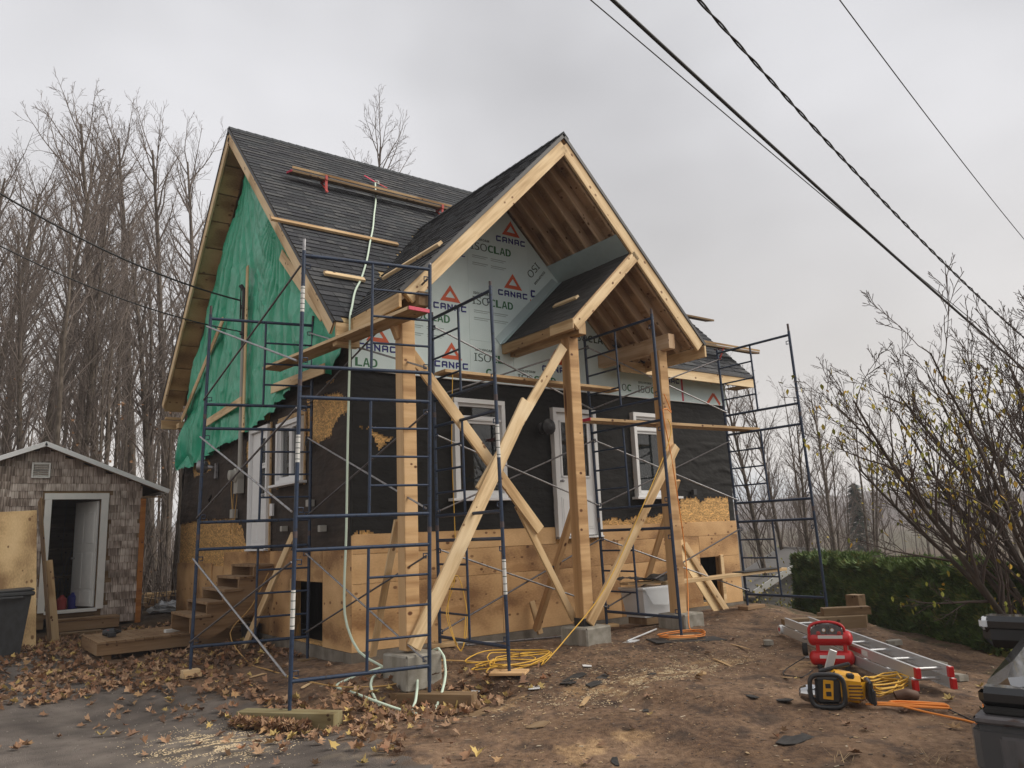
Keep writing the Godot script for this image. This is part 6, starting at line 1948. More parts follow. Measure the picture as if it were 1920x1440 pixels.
func make_litter():
	rng.seed = 800
	var lv := []
	for i in 6: lv.append(leaf_mesh(i + 3))
	# the drift of leaves
	for v in 3:
		var mm := MultiMesh.new()
		mm.transform_format = MultiMesh.TRANSFORM_3D
		mm.use_colors = true
		mm.mesh = lv[v]
		var n := 1350
		mm.instance_count = n
		for i in n:
			var p := leaf_spot()
			if i % 9 == 0:   # heap against the near timber and beyond the second one
				var dr := Vector3(0.61, 0, 0.79)
				p = Vector3(-1.42, 0, 1.56) + dr * rng.randf_range(-.5, .35) + Vector3(-.79, 0, .61) * -rng.randf_range(-.13, -.30) * -1.0
				p = Vector3(-1.42, 0, 1.56) + dr * rng.randf_range(-.5, .3) + Vector3(-.79, 0, .61) * rng.randf_range(.1, .28)
			elif i % 13 == 0:
				p = Vector3(.05, 0, 1.9) + Vector3(rng.randfn(0, .5), 0, rng.randfn(.15, .3))
			p = onground(p.x, p.z, .012 + rng.randf() * .03 + (.05 * rng.randf() if i % 9 == 0 else 0.0))
			var s := rng.randf_range(.065, .13)
			var b := Basis(Vector3.UP, rng.randf() * TAU) * Basis(Vector3(1, 0, 0), rng.randfn(0, .42)) * Basis(Vector3(0, 0, 1), rng.randfn(0, .42))
			mm.set_instance_transform(i, Transform3D(b.scaled(Vector3(s, s, s)), p))
			mm.set_instance_color(i, LEAFC[rng.randi() % LEAFC.size()] * rng.randf_range(.9, 1.6))
		var o := MultiMeshInstance3D.new()
		o.multimesh = mm
		o.name = numbered("leaf_litter")
		add_child(o)
		tag(o, ["drift of brown fallen leaves along the edge of the drive", "fallen leaves gathered around the platform and scaffold feet", "dry leaves strewn before the shed and along the soil edge"][v], "leaves", "", "stuff")
	# single leaves on the open paving and soil
	var lm := []
	for i in 6:
		for c in 5:
			var base: ArrayMesh = lv[i].duplicate()
			var mt: StandardMaterial3D = M.leaf.duplicate()
			mt.vertex_color_use_as_albedo = false
			mt.albedo_color = (LEAFC[(i * 2 + c * 3) % 12] as Color).linear_to_srgb()
			base.surface_set_material(0, mt)
			lm.append(base)
	for i in 130:
		var p: Vector3
		var onpave := true
		if i < 90:
			p = Vector3(rng.randf_range(-4.6, -1.0), 0, rng.randf_range(-2.5, 5.0))
			if paved(p.x, p.z) < .05: p.x -= 1.0
		else:
			p = Vector3(rng.randf_range(-.6, 4.5), 0, rng.randf_range(2.6, 7.0)); onpave = false
		p = onground(p.x, p.z, .014)
		var o := put(lm[rng.randi() % lm.size()], "fallen_leaf")
		var s := rng.randf_range(.07, .13)
		o.transform = Transform3D((Basis(Vector3.UP, rng.randf() * TAU) * Basis(Vector3(1, 0, 0), rng.randfn(0, .22))).scaled(Vector3(s, s, s)), p)
		tag(o, "single dry leaf lying on the open grey drive" if onpave else "single dry leaf lying on the bare brown mound", "leaf", "single leaves on the drive" if onpave else "single leaves on the mound")
	# chips, splinters and crumbs of felt in the soil
	var chip := MB.new()
	chip.box(Vector3.ZERO, Vector3(1, .25, .4), Basis.IDENTITY, 0.05)
	var cm := chip.mesh(M.chip)
	var mm := MultiMesh.new()
	mm.transform_format = MultiMesh.TRANSFORM_3D
	mm.use_colors = true
	mm.mesh = cm
	mm.instance_count = 5200
	for i in 5200:
		var x := rng.randf_range(-1.2, 7.6)
		var z := rng.randf_range(.15, 7.4)
		if rng.randf() < .45:
			x = rng.randfn(1.9, 1.3); z = rng.randfn(2.5, .7)
		if paved(x, z) > -.05 or (z < .15): x = rng.randf_range(0.2, 6); z = rng.randf_range(1.5, 6)
		var p := onground(x, z, .004)
		var k := rng.randf()
		var s := rng.randf_range(.012, .05) * (1.5 if k > .93 else 1.0)
		var col := Color(.40, .29, .17) if k < .35 else (Color(.10, .075, .06) if k < .7 else (Color(.22, .16, .11) if k < .965 else Color(.42, .35, .26)))
		mm.set_instance_transform(i, Transform3D((Basis(Vector3.UP, rng.randf() * TAU) * Basis(Vector3(1, 0, 0), rng.randfn(0, .4))).scaled(Vector3(s, s * rng.randf_range(.2, .7), s * rng.randf_range(.25, 1.0))), p))
		mm.set_instance_color(i, col * rng.randf_range(.7, 1.25))
	var dm := MultiMeshInstance3D.new()
	dm.multimesh = mm
	dm.name = numbered("wood_chips")
	add_child(dm)
	tag(dm, "wood chips and crumbs trodden into the soil", "debris", "", "stuff")
	# white grit and specks on the paving
	var gm := MultiMesh.new()
	gm.transform_format = MultiMesh.TRANSFORM_3D
	gm.use_colors = true
	gm.mesh = cm
	gm.instance_count = 1600
	for i in 1600:
		var x := rng.randf_range(-4.8, -1.1)
		var z := rng.randf_range(-1.5, 6.0)
		var k := rng.randf()
		var s := rng.randf_range(.005, .012)
		gm.set_instance_transform(i, Transform3D(Basis(Vector3.UP, rng.randf() * TAU).scaled(Vector3(s, s, s * 1.6)), onground(x, z, .006)))
		gm.set_instance_color(i, Color(.5, .46, .4) if k < .4 else Color(.12, .1, .09))
	dm = MultiMeshInstance3D.new()
	dm.multimesh = gm
	dm.name = numbered("grit")
	add_child(dm)
	tag(dm, "pale grit and specks on the grey drive", "grit", "", "stuff")
	# sawdust spilled in streaks on the drive and across the mound
	var sm := MultiMesh.new()
	sm.transform_format = MultiMesh.TRANSFORM_3D
	sm.use_colors = true
	sm.mesh = cm
	sm.instance_count = 5200
	for i in 5200:
		var x := 0.0
		var z := 0.0
		for tries in 12:
			if i % 2 == 0:
				x = rng.randfn(-2.25, .3); z = rng.randfn(1.9, .35)
			else:
				x = rng.randfn(2.1, .8); z = rng.randfn(3.3, .22)
			if nz.get_noise_2d(x * 60 + z * 40, z * 130) > .05: break
		var s := rng.randf_range(.006, .017)
		sm.set_instance_transform(i, Transform3D((Basis(Vector3.UP, rng.randf() * TAU) * Basis(Vector3(1, 0, 0), rng.randfn(0, .5))).scaled(Vector3(s, s, s * 1.3)), onground(x, z, .004)))
		sm.set_instance_color(i, Color(.66, .53, .35) * rng.randf_range(.75, 1.15))
	dm = MultiMeshInstance3D.new()
	dm.multimesh = sm
	dm.name = numbered("sawdust")
	add_child(dm)
	tag(dm, "pale sawdust spilled in streaks on drive and mound", "sawdust", "", "stuff")
	# larger scraps, one by one
	var scraps := [[2.23, 4.89, .16, .09, "underlay", "dark shingle scrap with a bent end on the mound"], [1.35, 5.6, .24, .12, "underlay", "large black shingle scrap near the lower right"], [2.0, 4.7, .1, .06, "underlay", "small black scrap beside the bent shingle scrap"], [1.17, 4.08, .12, .05, "underlay", "flat dark scrap in the middle of the mound"], [.18, 3.67, .2, .1, "plank_old", "brown bark scrap on the left of the mound"], [-.03, 4.89, .14, .04, "underlay", "thin dark strip low on the mound"], [1.57, 2.6, .3, .1, "underlay", "dark felt strip near the cord heap"], [1.9, 2.75, .26, .08, "underlay", "second dark felt strip near the cord heap"], [1.35, 2.75, .2, .12, "underlay", "ragged felt piece left of the felt strips"], [1.5, 3.0, .22, .06, "underlay", "narrow felt piece in front of the felt strips"],
		[.58, 1.98, .1, .09, "white", "white paper scrap by the orange pad"], [.95, 2.62, .14, .07, "white", "white torn wrapper right of the orange pad"], [2.03, 2.28, .1, .08, "white", "white star shaped scrap behind the felt strips"], [3.35, 1.75, .14, .08, "plastic_white", "pale blue tube scrap between the footings"], [.2, 2.7, .2, .14, "plank_old", "flat brown stone left of the orange pad"], [2.6, 3.6, .1, .05, "spruce_dull", "small pale chip on the sawdust"], [3.2, 3.4, .28, .03, "spruce_dull", "thin stick on the sawdust to the right"], [4.1, 2.9, .34, .03, "spruce_dull", "long thin lath by the felt mat"], [2.2, 3.2, .12, .05, "underlay", "dark chip on the sawdust band"], [3.0, 4.4, .2, .02, "spruce_dull", "splinter stick left of the compressor"], [1.0, 3.4, .2, .04, "spruce_dull", "pale splinter on the left of the mound"], [4.5, 3.1, .1, .07, "concrete", "grey stone near the felt mat"], [6.0, 4.0, .14, .1, "concrete", "stone on the crest before the hedge"], [5.3, 4.9, .16, .1, "concrete", "flat pale stone on the crest right of the ladder"], [4.3, 5.6, .12, .08, "concrete", "flat stone below the ladder foot"], [-.75, .4, .3, .03, "spruce", "pale lath on the soil inside the corner scaffold"], [-1.0, -.6, .18, .03, "spruce_dull", "short lath near the rear scaffold leg"], [-.4, 1.4, .22, .03, "spruce_dull", "lath among leaves beside the rope coil"]]
	for s in scraps:
		var m := mb()
		var pl := PackedVector2Array()
		for i in 6:
			var a := TAU * (i + rng.randf_range(-.3, .3)) / 6
			pl.append(Vector2(clampf(cos(a) * 1.5, -1, 1) * s[2] * rng.randf_range(.6, 1.0), clampf(sin(a) * 1.5, -1, 1) * s[3] * rng.randf_range(.45, 1.0)))
		m.slab(pl, Vector3.ZERO, Vector3(1, 0, 0), Vector3(0, 0, -1), .007 if s[4] != "concrete" else .06)
		var o := build(m, "scrap" if s[4] != "concrete" else "stone", M[s[4]])
		o.position = onground(s[0], s[1], .006)
		o.rotation = Vector3(rng.randfn(0, .06), rng.randf_range(.2, 1.4), rng.randfn(0, .06))
		tag(o, s[5], "scrap" if s[4] != "concrete" else "stone")
	# weeds and dry stalks on the slope to the right
	for k in 7:
		var m := MB.new()
		var w: Array = [[3.2, 6.4], [3.0, 6.75], [3.55, 6.3], [1.6, 6.6], [2.6, 6.9], [1.1, 6.2], [1.9, 6.95]][k]
		var green := k < 3 or k == 4
		for i in 12:
			m.col = Color(.10, .16, .04) * rng.randf_range(.7, 1.3) if green else Color(.38, .27, .15) * rng.randf_range(.7, 1.2)
			var a := rng.randf() * TAU
			var L := rng.randf_range(.06, .16)
			var p := Vector3(rng.randfn(0, .05), 0, rng.randfn(0, .05))
			var dd := Vector3(cos(a), rng.randf_range(.3, 1.2), sin(a)).normalized() * L
			var sd := dd.cross(Vector3.UP).normalized() * (.012 if green else .003)
			m.tri(p - sd, p + sd, p + dd * .6 + sd * 1.2); m.tri(p - sd, p + dd * .6 + sd * 1.2, p + dd)
		var o := build(m, "weed_tuft", M.foliage)
		o.position = onground(w[0], w[1], .0)
		tag(o, ["small green weed left of the truck on the slope", "green weed nearest the truck headlight", "green weed up the slope toward the ladder foot", "dry stalks low in the middle of the mound", "low green weed beside the cable tail", "dry stalks left of the truck bumper", "bent dry stalks at the lower right edge"][k], "weed")

# ---------------------------------------------------------------- trees
func limb(tm: MB, cm: MB, p: Vector3, d: Vector3, L: float, r: float, lvl: int, g: Dictionary, ends: Array):
	var segs: int = [12, 6, 4, 2][lvl]
	var pts := [p]
	var rad := [r]
	var q := p
	var dir := d
	for i in segs:
		var wob: float = g.wob[lvl]
		dir = (dir + Vector3(rng.randfn(0, wob), rng.randfn(0, wob) + g.up[lvl], rng.randfn(0, wob))).normalized()
		q += dir * (L / segs)
		pts.append(q)
		rad.append(maxf(r * (1.0 - 0.8 * (i + 1) / segs), g.rmin))
	var m := tm if lvl == 0 else cm
	m.tube(pts, rad, [9, 5, 4, 3][lvl], lvl == 0)
	if lvl == g.maxl:
		ends.append(q)
		return
	var cnt: int = g.n[lvl]
	for i in cnt:
		var t := lerpf(g.t0[lvl], 1.0, (i + rng.randf()) / cnt)
		var f := t * segs
		var k := mini(int(f), segs - 1)
		var bp: Vector3 = (pts[k] as Vector3).lerp(pts[k + 1], f - k)
		var br: float = lerpf(rad[k], rad[k + 1], f - k)
		var ax: Vector3 = ((pts[k + 1] - pts[k]) as Vector3).normalized()
		var sd := ax.cross(Vector3(rng.randfn(), rng.randfn(), rng.randfn())).normalized()
		var ang: float = g.ang[lvl] * rng.randf_range(.75, 1.25)
		var bd := (ax * cos(ang) + sd * sin(ang)).normalized()
		var bl: float = L * g.len[lvl] * (1.15 - t * 0.65) * rng.randf_range(.7, 1.25)
		limb(tm, cm, bp, bd, bl, minf(br * 0.62, r * g.rr[lvl]), lvl + 1, g, ends)

func tree_meshes(seed_: int, h: float, r: float, g: Dictionary, bark: Material, twig: Material) -> Array:
	rng.seed = seed_
	var tm := MB.new()
	var cm := MB.new()
	var ends := []
	limb(tm, cm, Vector3(0, -0.3, 0), Vector3(rng.randfn(0, .03), 1, rng.randfn(0, .03)).normalized(), h, r, 0, g, ends)
	return [tm.mesh(bark), cm.mesh(twig), ends]

func place_tree(ms: Array, called: String, label: String, group: String, p: Vector3, s: float, turn: float):
	var t := thing(called, label, "tree", p, group)
	put(ms[0], "trunk", t)
	put(ms[1], "crown", t)
	t.scale = Vector3(s, s, s)
	t.rotation.y = turn

func cam_at(az: float, dist: float) -> Vector3:
	# ground point at an azimuth (radians to the right of the view axis) and distance from the viewer
	var a := az + 0.643
	var p := Vector3(-4.553 + sin(a) * dist, 0, 9.782 - cos(a) * dist)
	p.y = gh(p.x, p.z)
	return p

func make_trees():
	var g := {"n": [36, 7, 5], "t0": [.30, .25, .2], "ang": [.60, .58, .6], "len": [.26, .42, .42], "rr": [.22, .5, .5], "wob": [.018, .09, .13, .16], "up": [.012, .08, .06, .03], "rmin": .0055, "maxl": 3}
	var tall := []
	for i in 5: tall.append(tree_meshes(900 + i, 16.0 + i * .5, .17 + .012 * i, g, M.bark, M.twigs))
	var g2 := g.duplicate(true)
	g2.n = [15, 5, 4]; g2.t0 = [.35, .3, .2]; g2.len = [.26, .4, .4]
	var thin := []
	for i in 4: thin.append(tree_meshes(950 + i, 11.0, .075 + .01 * i, g2, M.bark, M.twigs))
	rng.seed = 1000
	# woods behind the shed: the trees one can tell apart
	var rows := [[-0.38, -16.89, 16.42], [-2.26, -15.11, 13.86], [-2.78, -20.17, 15.27], [-3.57, -16.2, 13.46], [-0.67, -22.99, 17.55], [1.88, -23.6, 19.11], [2.45, -20.42, 17.57], [4.65, -25.02, 20.19], [-1.2, -14.6, 12.0], [1.37, -17.58, 13.66], [-2.6, -14.15, 10.9], [2.1, -16.38, 13.55], [-4.15, -18.22, 14.52], [2.59, -29.57, 20.06], [-0.69, -28.02, 21.4], [-2.77, -26.17, 16.15]]
	var wl := ["tallest bare tree, its straight leader rising above the woods behind the shed", "bare tree whose crown tops out left of the tallest one", "bare tree toward the left edge with a rounded crown", "bare tree at the left edge of the picture", "bare tree standing behind the gap left of the tallest tree", "bare tree right of the tallest one over the shed eave", "bare tree nearest the tarp covered gable", "tall bare tree just left of the roof overhang", "shorter bare tree in front of the tallest tree", "shorter bare tree under the crowns near the roof overhang", "short bare tree rising just over the shed ridge", "short bare tree closest to the rear rake of the roof", "bare tree cut by the left edge of the picture", "distant bare tree between the tallest tree and the roof", "distant bare tree straight over the shed vent", "distant bare tree low at the left edge"]
	for i in rows.size():
		var w: Array = rows[i]
		var k := i % 5
		place_tree(tall[k], "bare_tree", wl[i], "bare trees in the woods behind the shed", Vector3(w[0], gh(w[0], w[1]), w[1]), w[2] / (17.6 + k * .55), rng.randf() * TAU)
	for i in 40:
		var az := rng.randf_range(-.66, -.33)
		place_tree(thin[i % 4], "bare_sapling", "slim bare sapling in the thicket behind the shed", "saplings behind the shed", cam_at(az, rng.randf_range(21, 40)), rng.randf_range(.6, 1.15), rng.randf() * TAU)
	# the trees over the roof and to the right
	var over := [[10.11, -20.89, 20.9, "bare treetop showing above the middle of the main ridge"], [10.9, -23.96, 20.9, "second bare treetop just right of the first above the ridge"], [8.77, -27.93, 22.3, "faint bare treetop peeking over the left part of the ridge"]]
	for i in 3: place_tree(tall[i + 1], "bare_tree", over[i][3], "treetops over the ridge", Vector3(over[i][0], .3, over[i][1]), over[i][2] / (18.6 + i * .55), 1.3 * i)
	var rt := [[16.89, -4.93, 9.55, "tall bare tree behind the right end scaffold"], [20.18, -5.36, 9.04, "slender bare tree right of the end scaffold leg"], [14.9, -4.28, 8.52, "bare tree close behind the right corner of the house"], [24.21, -6.4, 8.32, "distant bare tree left of the leaning shrub"], [13.83, -2.3, 7.0, "low bare tree between scaffold legs at the right end"]]
	for i in 5: place_tree(tall[(i * 2) % 5], "bare_tree", rt[i][3], "bare trees right of the house", Vector3(rt[i][0], -2.5, rt[i][1]), rt[i][2] / 18.4, 2.1 * i)
	var nest := MB.new()
	for i in 90:
		var p := Vector3(rng.randfn(0, .16), rng.randfn(0, .11), rng.randfn(0, .16))
		var d := Vector3(rng.randfn(), rng.randfn() * .4, rng.randfn()).normalized() * .2
		nest.tube([p - d, p + d], .006, 3, false)
	var no := build(nest, "bird_nest", M.twigs_dark)
	no.position = Vector3(-1.22, 7.58, -15.26)
	tag(no, "round twig nest in the bare trees above the shed", "nest")
	var rl := ["bushy bare sapling in the thicket right of the house", "bare sapling above the left part of the hedge"]
	for i in 20:
		place_tree(thin[i % 4], "bare_sapling", rl[i % 2], "saplings right of the house", cam_at(rng.randf_range(.28, .56), rng.randf_range(24, 42)) + Vector3(0, -.6, 0), rng.randf_range(.42, .75), rng.randf() * TAU)
	# far woods as one mass
	for k in 2:
		var mm := MultiMesh.new()
		mm.transform_format = MultiMesh.TRANSFORM_3D
		mm.mesh = thin[k][1]
		var tk := MultiMesh.new()
		tk.transform_format = MultiMesh.TRANSFORM_3D
		tk.mesh = thin[k][0]
		var n := 78
		mm.instance_count = n; tk.instance_count = n
		for i in n:
			var p := cam_at(rng.randf_range(-.75, -.31), rng.randf_range(38, 75)) if i < 45 else cam_at(rng.randf_range(.27, .75), rng.randf_range(45, 110)) + Vector3(0, -1.0, 0)
			var s := rng.randf_range(.8, 1.35) if i < 45 else rng.randf_range(.6, .9)
			var tr := Transform3D(Basis(Vector3.UP, rng.randf() * TAU).scaled(Vector3(s, s, s)), p)
			mm.set_instance_transform(i, tr); tk.set_instance_transform(i, tr)
		for e in [[mm, "far_woods"], [tk, "far_woods_trunks"]]:
			var o := MultiMeshInstance3D.new()
			o.multimesh = e[0]
			o.name = numbered(e[1])
			add_child(o)
			tag(o, ["hazy mass of bare twigs deep in the woods", "grey mass of trunks deep in the woods", "tangle of bare crowns at the back of the woods", "mass of slim trunks at the back of the woods"][k * 2 + (0 if e[1] == "far_woods" else 1)], "woods", "", "stuff")
	# undergrowth before the woods: brown twigs and clinging leaves
	rng.seed = 1100
	var mb2 := MB.new()
	for i in 900:
		var p := cam_at(rng.randf_range(-.66, -.33), rng.randf_range(20, 34))
		var h := rng.randf_range(.6, 3.2)
		var d := Vector3(rng.randfn(0, .22), 1, rng.randfn(0, .22)).normalized()
		mb2.tube([p, p + d * h * .5 + Vector3(rng.randfn(0, .1), 0, rng.randfn(0, .1)), p + d * h + Vector3(rng.randfn(0, .3), 0, rng.randfn(0, .3))], [.014, .01, .005], 3, false)
	tag(build(mb2, "undergrowth", M.twigs), "thin brown stems of undergrowth before the woods", "undergrowth", "", "stuff")
	var lm := MultiMesh.new()
	lm.transform_format = MultiMesh.TRANSFORM_3D
	lm.use_colors = true
	lm.mesh = leaf_mesh(2)
	lm.instance_count = 420
	for i in 420:
		var c := cam_at(rng.randf_range(-.64, -.36), rng.randf_range(21, 30))
		var p := c + Vector3(rng.randfn(0, .7), rng.randf_range(.5, 5.5), rng.randfn(0, .7))
		var s := rng.randf_range(.07, .13)
		lm.set_instance_transform(i, Transform3D((Basis(Vector3.UP, rng.randf() * TAU) * Basis(Vector3(1, 0, 0), rng.randf() * TAU)).scaled(Vector3(s, s, s)), p))
		lm.set_instance_color(i, Color(.30, .165, .085) * rng.randf_range(.6, 1.2))
	var lo := MultiMeshInstance3D.new()
	lo.multimesh = lm
	lo.name = numbered("clinging_leaves")
	add_child(lo)
	tag(lo, "brown leaves still clinging to saplings behind the shed", "leaves", "", "stuff")

func sprig_mesh(n: int, w: float, seed_: int) -> ArrayMesh:
	var r := RandomNumberGenerator.new()
	r.seed = seed_
	var m := MB.new()
	for i in n:
		var a := lerpf(-1.0, 1.0, i / float(n - 1))
		var L := r.randf_range(.7, 1.0) * (1.0 - absf(a) * .4)
		var d := Vector3(sin(a), cos(a), r.randf_range(-.25, .25)).normalized() * L
		var s := d.cross(Vector3(0, .2, 1)).normalized() * w
		m.tri(Vector3.ZERO, d * .55 + s, d); m.tri(Vector3.ZERO, d, d * .55 - s)
	return m.mesh(M.foliage)

func make_right_plants():
	rng.seed = 1200
	# clipped cedar hedge
	var h := thing("cedar_hedge", "dense dark green cedar hedge beyond the mound on the right", "hedge")
	var A := HEDGE[0] as Vector3
	var B := HEDGE[1] as Vector3
	var dir := (B - A)
	var L := dir.length()
	dir /= L
	var sd := Vector3(-dir.z, 0, dir.x)
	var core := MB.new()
	core.col = Color(.045, .040, .022)  # added filler box, its dark colour painted in as the shade inside the hedge
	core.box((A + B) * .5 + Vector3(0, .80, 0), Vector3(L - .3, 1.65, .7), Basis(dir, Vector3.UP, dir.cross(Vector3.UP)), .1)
	build(core, "shade_core", M.chip, h)
	for v in 2:
		var mm := MultiMesh.new()
		mm.transform_format = MultiMesh.TRANSFORM_3D
		mm.use_colors = true
		mm.mesh = sprig_mesh(7, .09, 5 + v)
		var n := 9000
		mm.instance_count = n
		for i in n:
			var t := rng.randf()
			var top := 1.72 + nz.get_noise_2d(t * L * 25, 5) * .16
			var y := rng.randf() * top
			var wd := .52 + nz.get_noise_2d(t * L * 30, y * 40) * .16
			if y > top - .3: wd *= .85
			var face := rng.randf()
			var off := wd * (1.0 if face < .62 else -1.0)
			if face > .72: y = top - rng.randf() * .08; off = rng.randf_range(-wd, wd)
			var tt := t * L
			var nrm := sd * signf(off)
			if rng.randf() < .08: tt = 0.0 if rng.randf() < .5 else L; off = rng.randf_range(-wd, wd); nrm = dir * (-1.0 if tt == 0.0 else 1.0)
			var p := A + dir * tt + sd * off + Vector3(0, y + .02, 0)
			var upv := (Vector3(0, .7, 0) + nrm * rng.randf_range(.3, 1.1) + Vector3(rng.randfn(0, .35), rng.randfn(0, .3), rng.randfn(0, .35))).normalized()
			var xx := upv.cross(Vector3(rng.randfn(), rng.randfn(), rng.randfn())).normalized()
			var s := rng.randf_range(.10, .2)
			mm.set_instance_transform(i, Transform3D(Basis(xx * s, upv * s, xx.cross(upv) * s), p - nrm * .06))
			var k := rng.randf()
			mm.set_instance_color(i, (Color(.085, .14, .035) if k < .55 else (Color(.12, .18, .045) if k < .85 else Color(.18, .19, .05))) * rng.randf_range(.7, 1.25))
		var o := MultiMeshInstance3D.new()
		o.multimesh = mm
		o.name = "foliage"
		h.add_child(o, true)
		tag(o, "", "", "", "stuff")
	# many stemmed shrub leaning over the hedge, some yellow leaves left
	rng.seed = 1300
	var sb := thing("leaning_shrub", "many stemmed bare shrub with yellow leaves fanning out over the hedge", "shrub", SHRUB)
	var cm := MB.new()
	var ends := []
	var g := {"n": [13, 6, 5], "t0": [.3, .3, .2], "ang": [.5, .5, .55], "len": [.36, .42, .42], "rr": [.42, .55, .6], "wob": [.04, .1, .13, .16], "up": [.0, .05, .05, .03], "rmin": .0038, "maxl": 3}
	for i in 17:
		var a := lerpf(-1.0, .75, i / 16.0) + rng.randfn(0, .05)
		var tm := MB.new()
		# fan in the plane across the view with some depth
		var across := Vector3(0.80, 0, 0.60)
		var away := Vector3(0.60, 0, -0.80)
		var lean := a * (.6 if a < 0 else .55)
		var d := (Vector3.UP * cos(lean) + across * sin(lean) + away * rng.randfn(0.05, .2)).normalized()
		var len := rng.randf_range(4.6, 5.8) * (1.0 - .1 * absf(a))
		limb(tm, cm, Vector3(rng.randfn(0, .12), -.2, rng.randfn(0, .12)) + across * (a * .18), d, len, rng.randf_range(.04, .065), 0, g, ends)
		build(tm, "stem", M.bark_dark, sb)
	build(cm, "branches", M.twigs_dark, sb)
	var mm := MultiMesh.new()
	mm.transform_format = MultiMesh.TRANSFORM_3D
	mm.use_colors = true
	mm.mesh = leaf_oval()
	var spots := []
	for e in ends:
		var near: float = clampf(1.5 - e.y * .36, 0.03, 1.0)
		var up_left: bool = e.y > 2.6 and e.y < 4.2 and e.x < -1.0
		if rng.randf() < near * .16 or (up_left and rng.randf() < .1):
			for k in rng.randi_range(2, 5): spots.append(e + Vector3(rng.randfn(0, .09), rng.randfn(-.03, .08), rng.randfn(0, .09)))
	for i in 420:   # leafy shoots low around the base
		var a := rng.randf() * TAU
		var rr := sqrt(rng.randf()) * 1.15
		spots.append(Vector3(cos(a) * rr, rng.randf_range(.1, 1.9) * (1.1 - rr * .4), sin(a) * rr))
	mm.instance_count = spots.size()
	for i in spots.size():
		var s := rng.randf_range(.05, .085)
		mm.set_instance_transform(i, Transform3D((Basis(Vector3.UP, rng.randf() * TAU) * Basis(Vector3(1, 0, 0), rng.randfn(1.2, .7))).scaled(Vector3(s, s, s)), spots[i]))
		var k := rng.randf()
		mm.set_instance_color(i, (Color(.42, .33, .035) if k < .5 else (Color(.26, .27, .04) if k < .85 else Color(.5, .30, .03))) * rng.randf_range(.75, 1.2))
	var lf := MultiMeshInstance3D.new()
	lf.multimesh = mm
	lf.name = "leaves"
	sb.add_child(lf, true)
	tag(lf, "", "", "", "stuff")
	# leafy low growth past the house corner (yellow green)
	var ug := MultiMesh.new()
	ug.transform_format = MultiMesh.TRANSFORM_3D
	ug.use_colors = true
	ug.mesh = leaf_oval()
	ug.instance_count = 2200
	for i in 2200:
		var c := cam_at([.292, .315, .335, .355, .375, .41][i % 6] + .008 * (i % 3), [18.5, 20, 21.5, 23, 20.5, 25][i % 6])
		var p := c + Vector3(rng.randfn(0, .7), absf(rng.randfn(0, .7)) - .4, rng.randfn(0, .7))
		var s := rng.randf_range(.05, .09)
		ug.set_instance_transform(i, Transform3D((Basis(Vector3.UP, rng.randf() * TAU) * Basis(Vector3(1, 0, 0), rng.randf() * PI)).scaled(Vector3(s, s, s)), p))
		ug.set_instance_color(i, (Color(.16, .17, .04) if rng.randf() < .6 else Color(.33, .26, .05)) * rng.randf_range(.6, 1.2))
	var uo := MultiMeshInstance3D.new()
	uo.multimesh = ug
	uo.name = numbered("low_brush")
	add_child(uo)
	tag(uo, "yellow green brush beyond the right corner of the house", "brush", "", "stuff")
	# a dark spruce far off
	var sp := thing("spruce_tree", "small dark spruce far behind the hedge", "tree", cam_at(.405, 62) + Vector3(0, -1.5, 0))
	var tm := mb(); tm.tube([Vector3.ZERO, Vector3(0, 9, 0)], [.14, .03], 6); build(tm, "trunk", M.bark_dark, sp)
	var cr := MB.new()
	for i in 1500:
		var y := rng.randf_range(.8, 9.2)
		var r := (9.4 - y) * .23 * sqrt(rng.randf())
		var a := rng.randf() * TAU
		var p := Vector3(cos(a) * r, y, sin(a) * r)
		cr.col = Color(.022, .035, .018) * rng.randf_range(.7, 1.3)
		var o := Vector3(cos(a), -.35, sin(a)) * .55
		var s := Vector3(-sin(a), 0, cos(a)) * .14
		cr.tri(p - s, p + s, p + o)
	build(cr, "crown", M.foliage, sp)

func leaf_oval() -> ArrayMesh:
	var m := MB.new()
	var r := [Vector3(0, 0, -.5), Vector3(.26, .06, -.15), Vector3(.22, .07, .22), Vector3(0, .0, .6), Vector3(-.22, .07, .22), Vector3(-.26, .06, -.15)]
	for i in 6: m.tri(Vector3(0, -.02, 0), r[i], r[(i + 1) % 6])
	return m.mesh(M.foliage)

const HEDGE := [Vector3(11.3, -1.05, -.5), Vector3(7.9, -1.1, 4.9)]
const SHRUB := Vector3(7.7, -.95, 5.65)

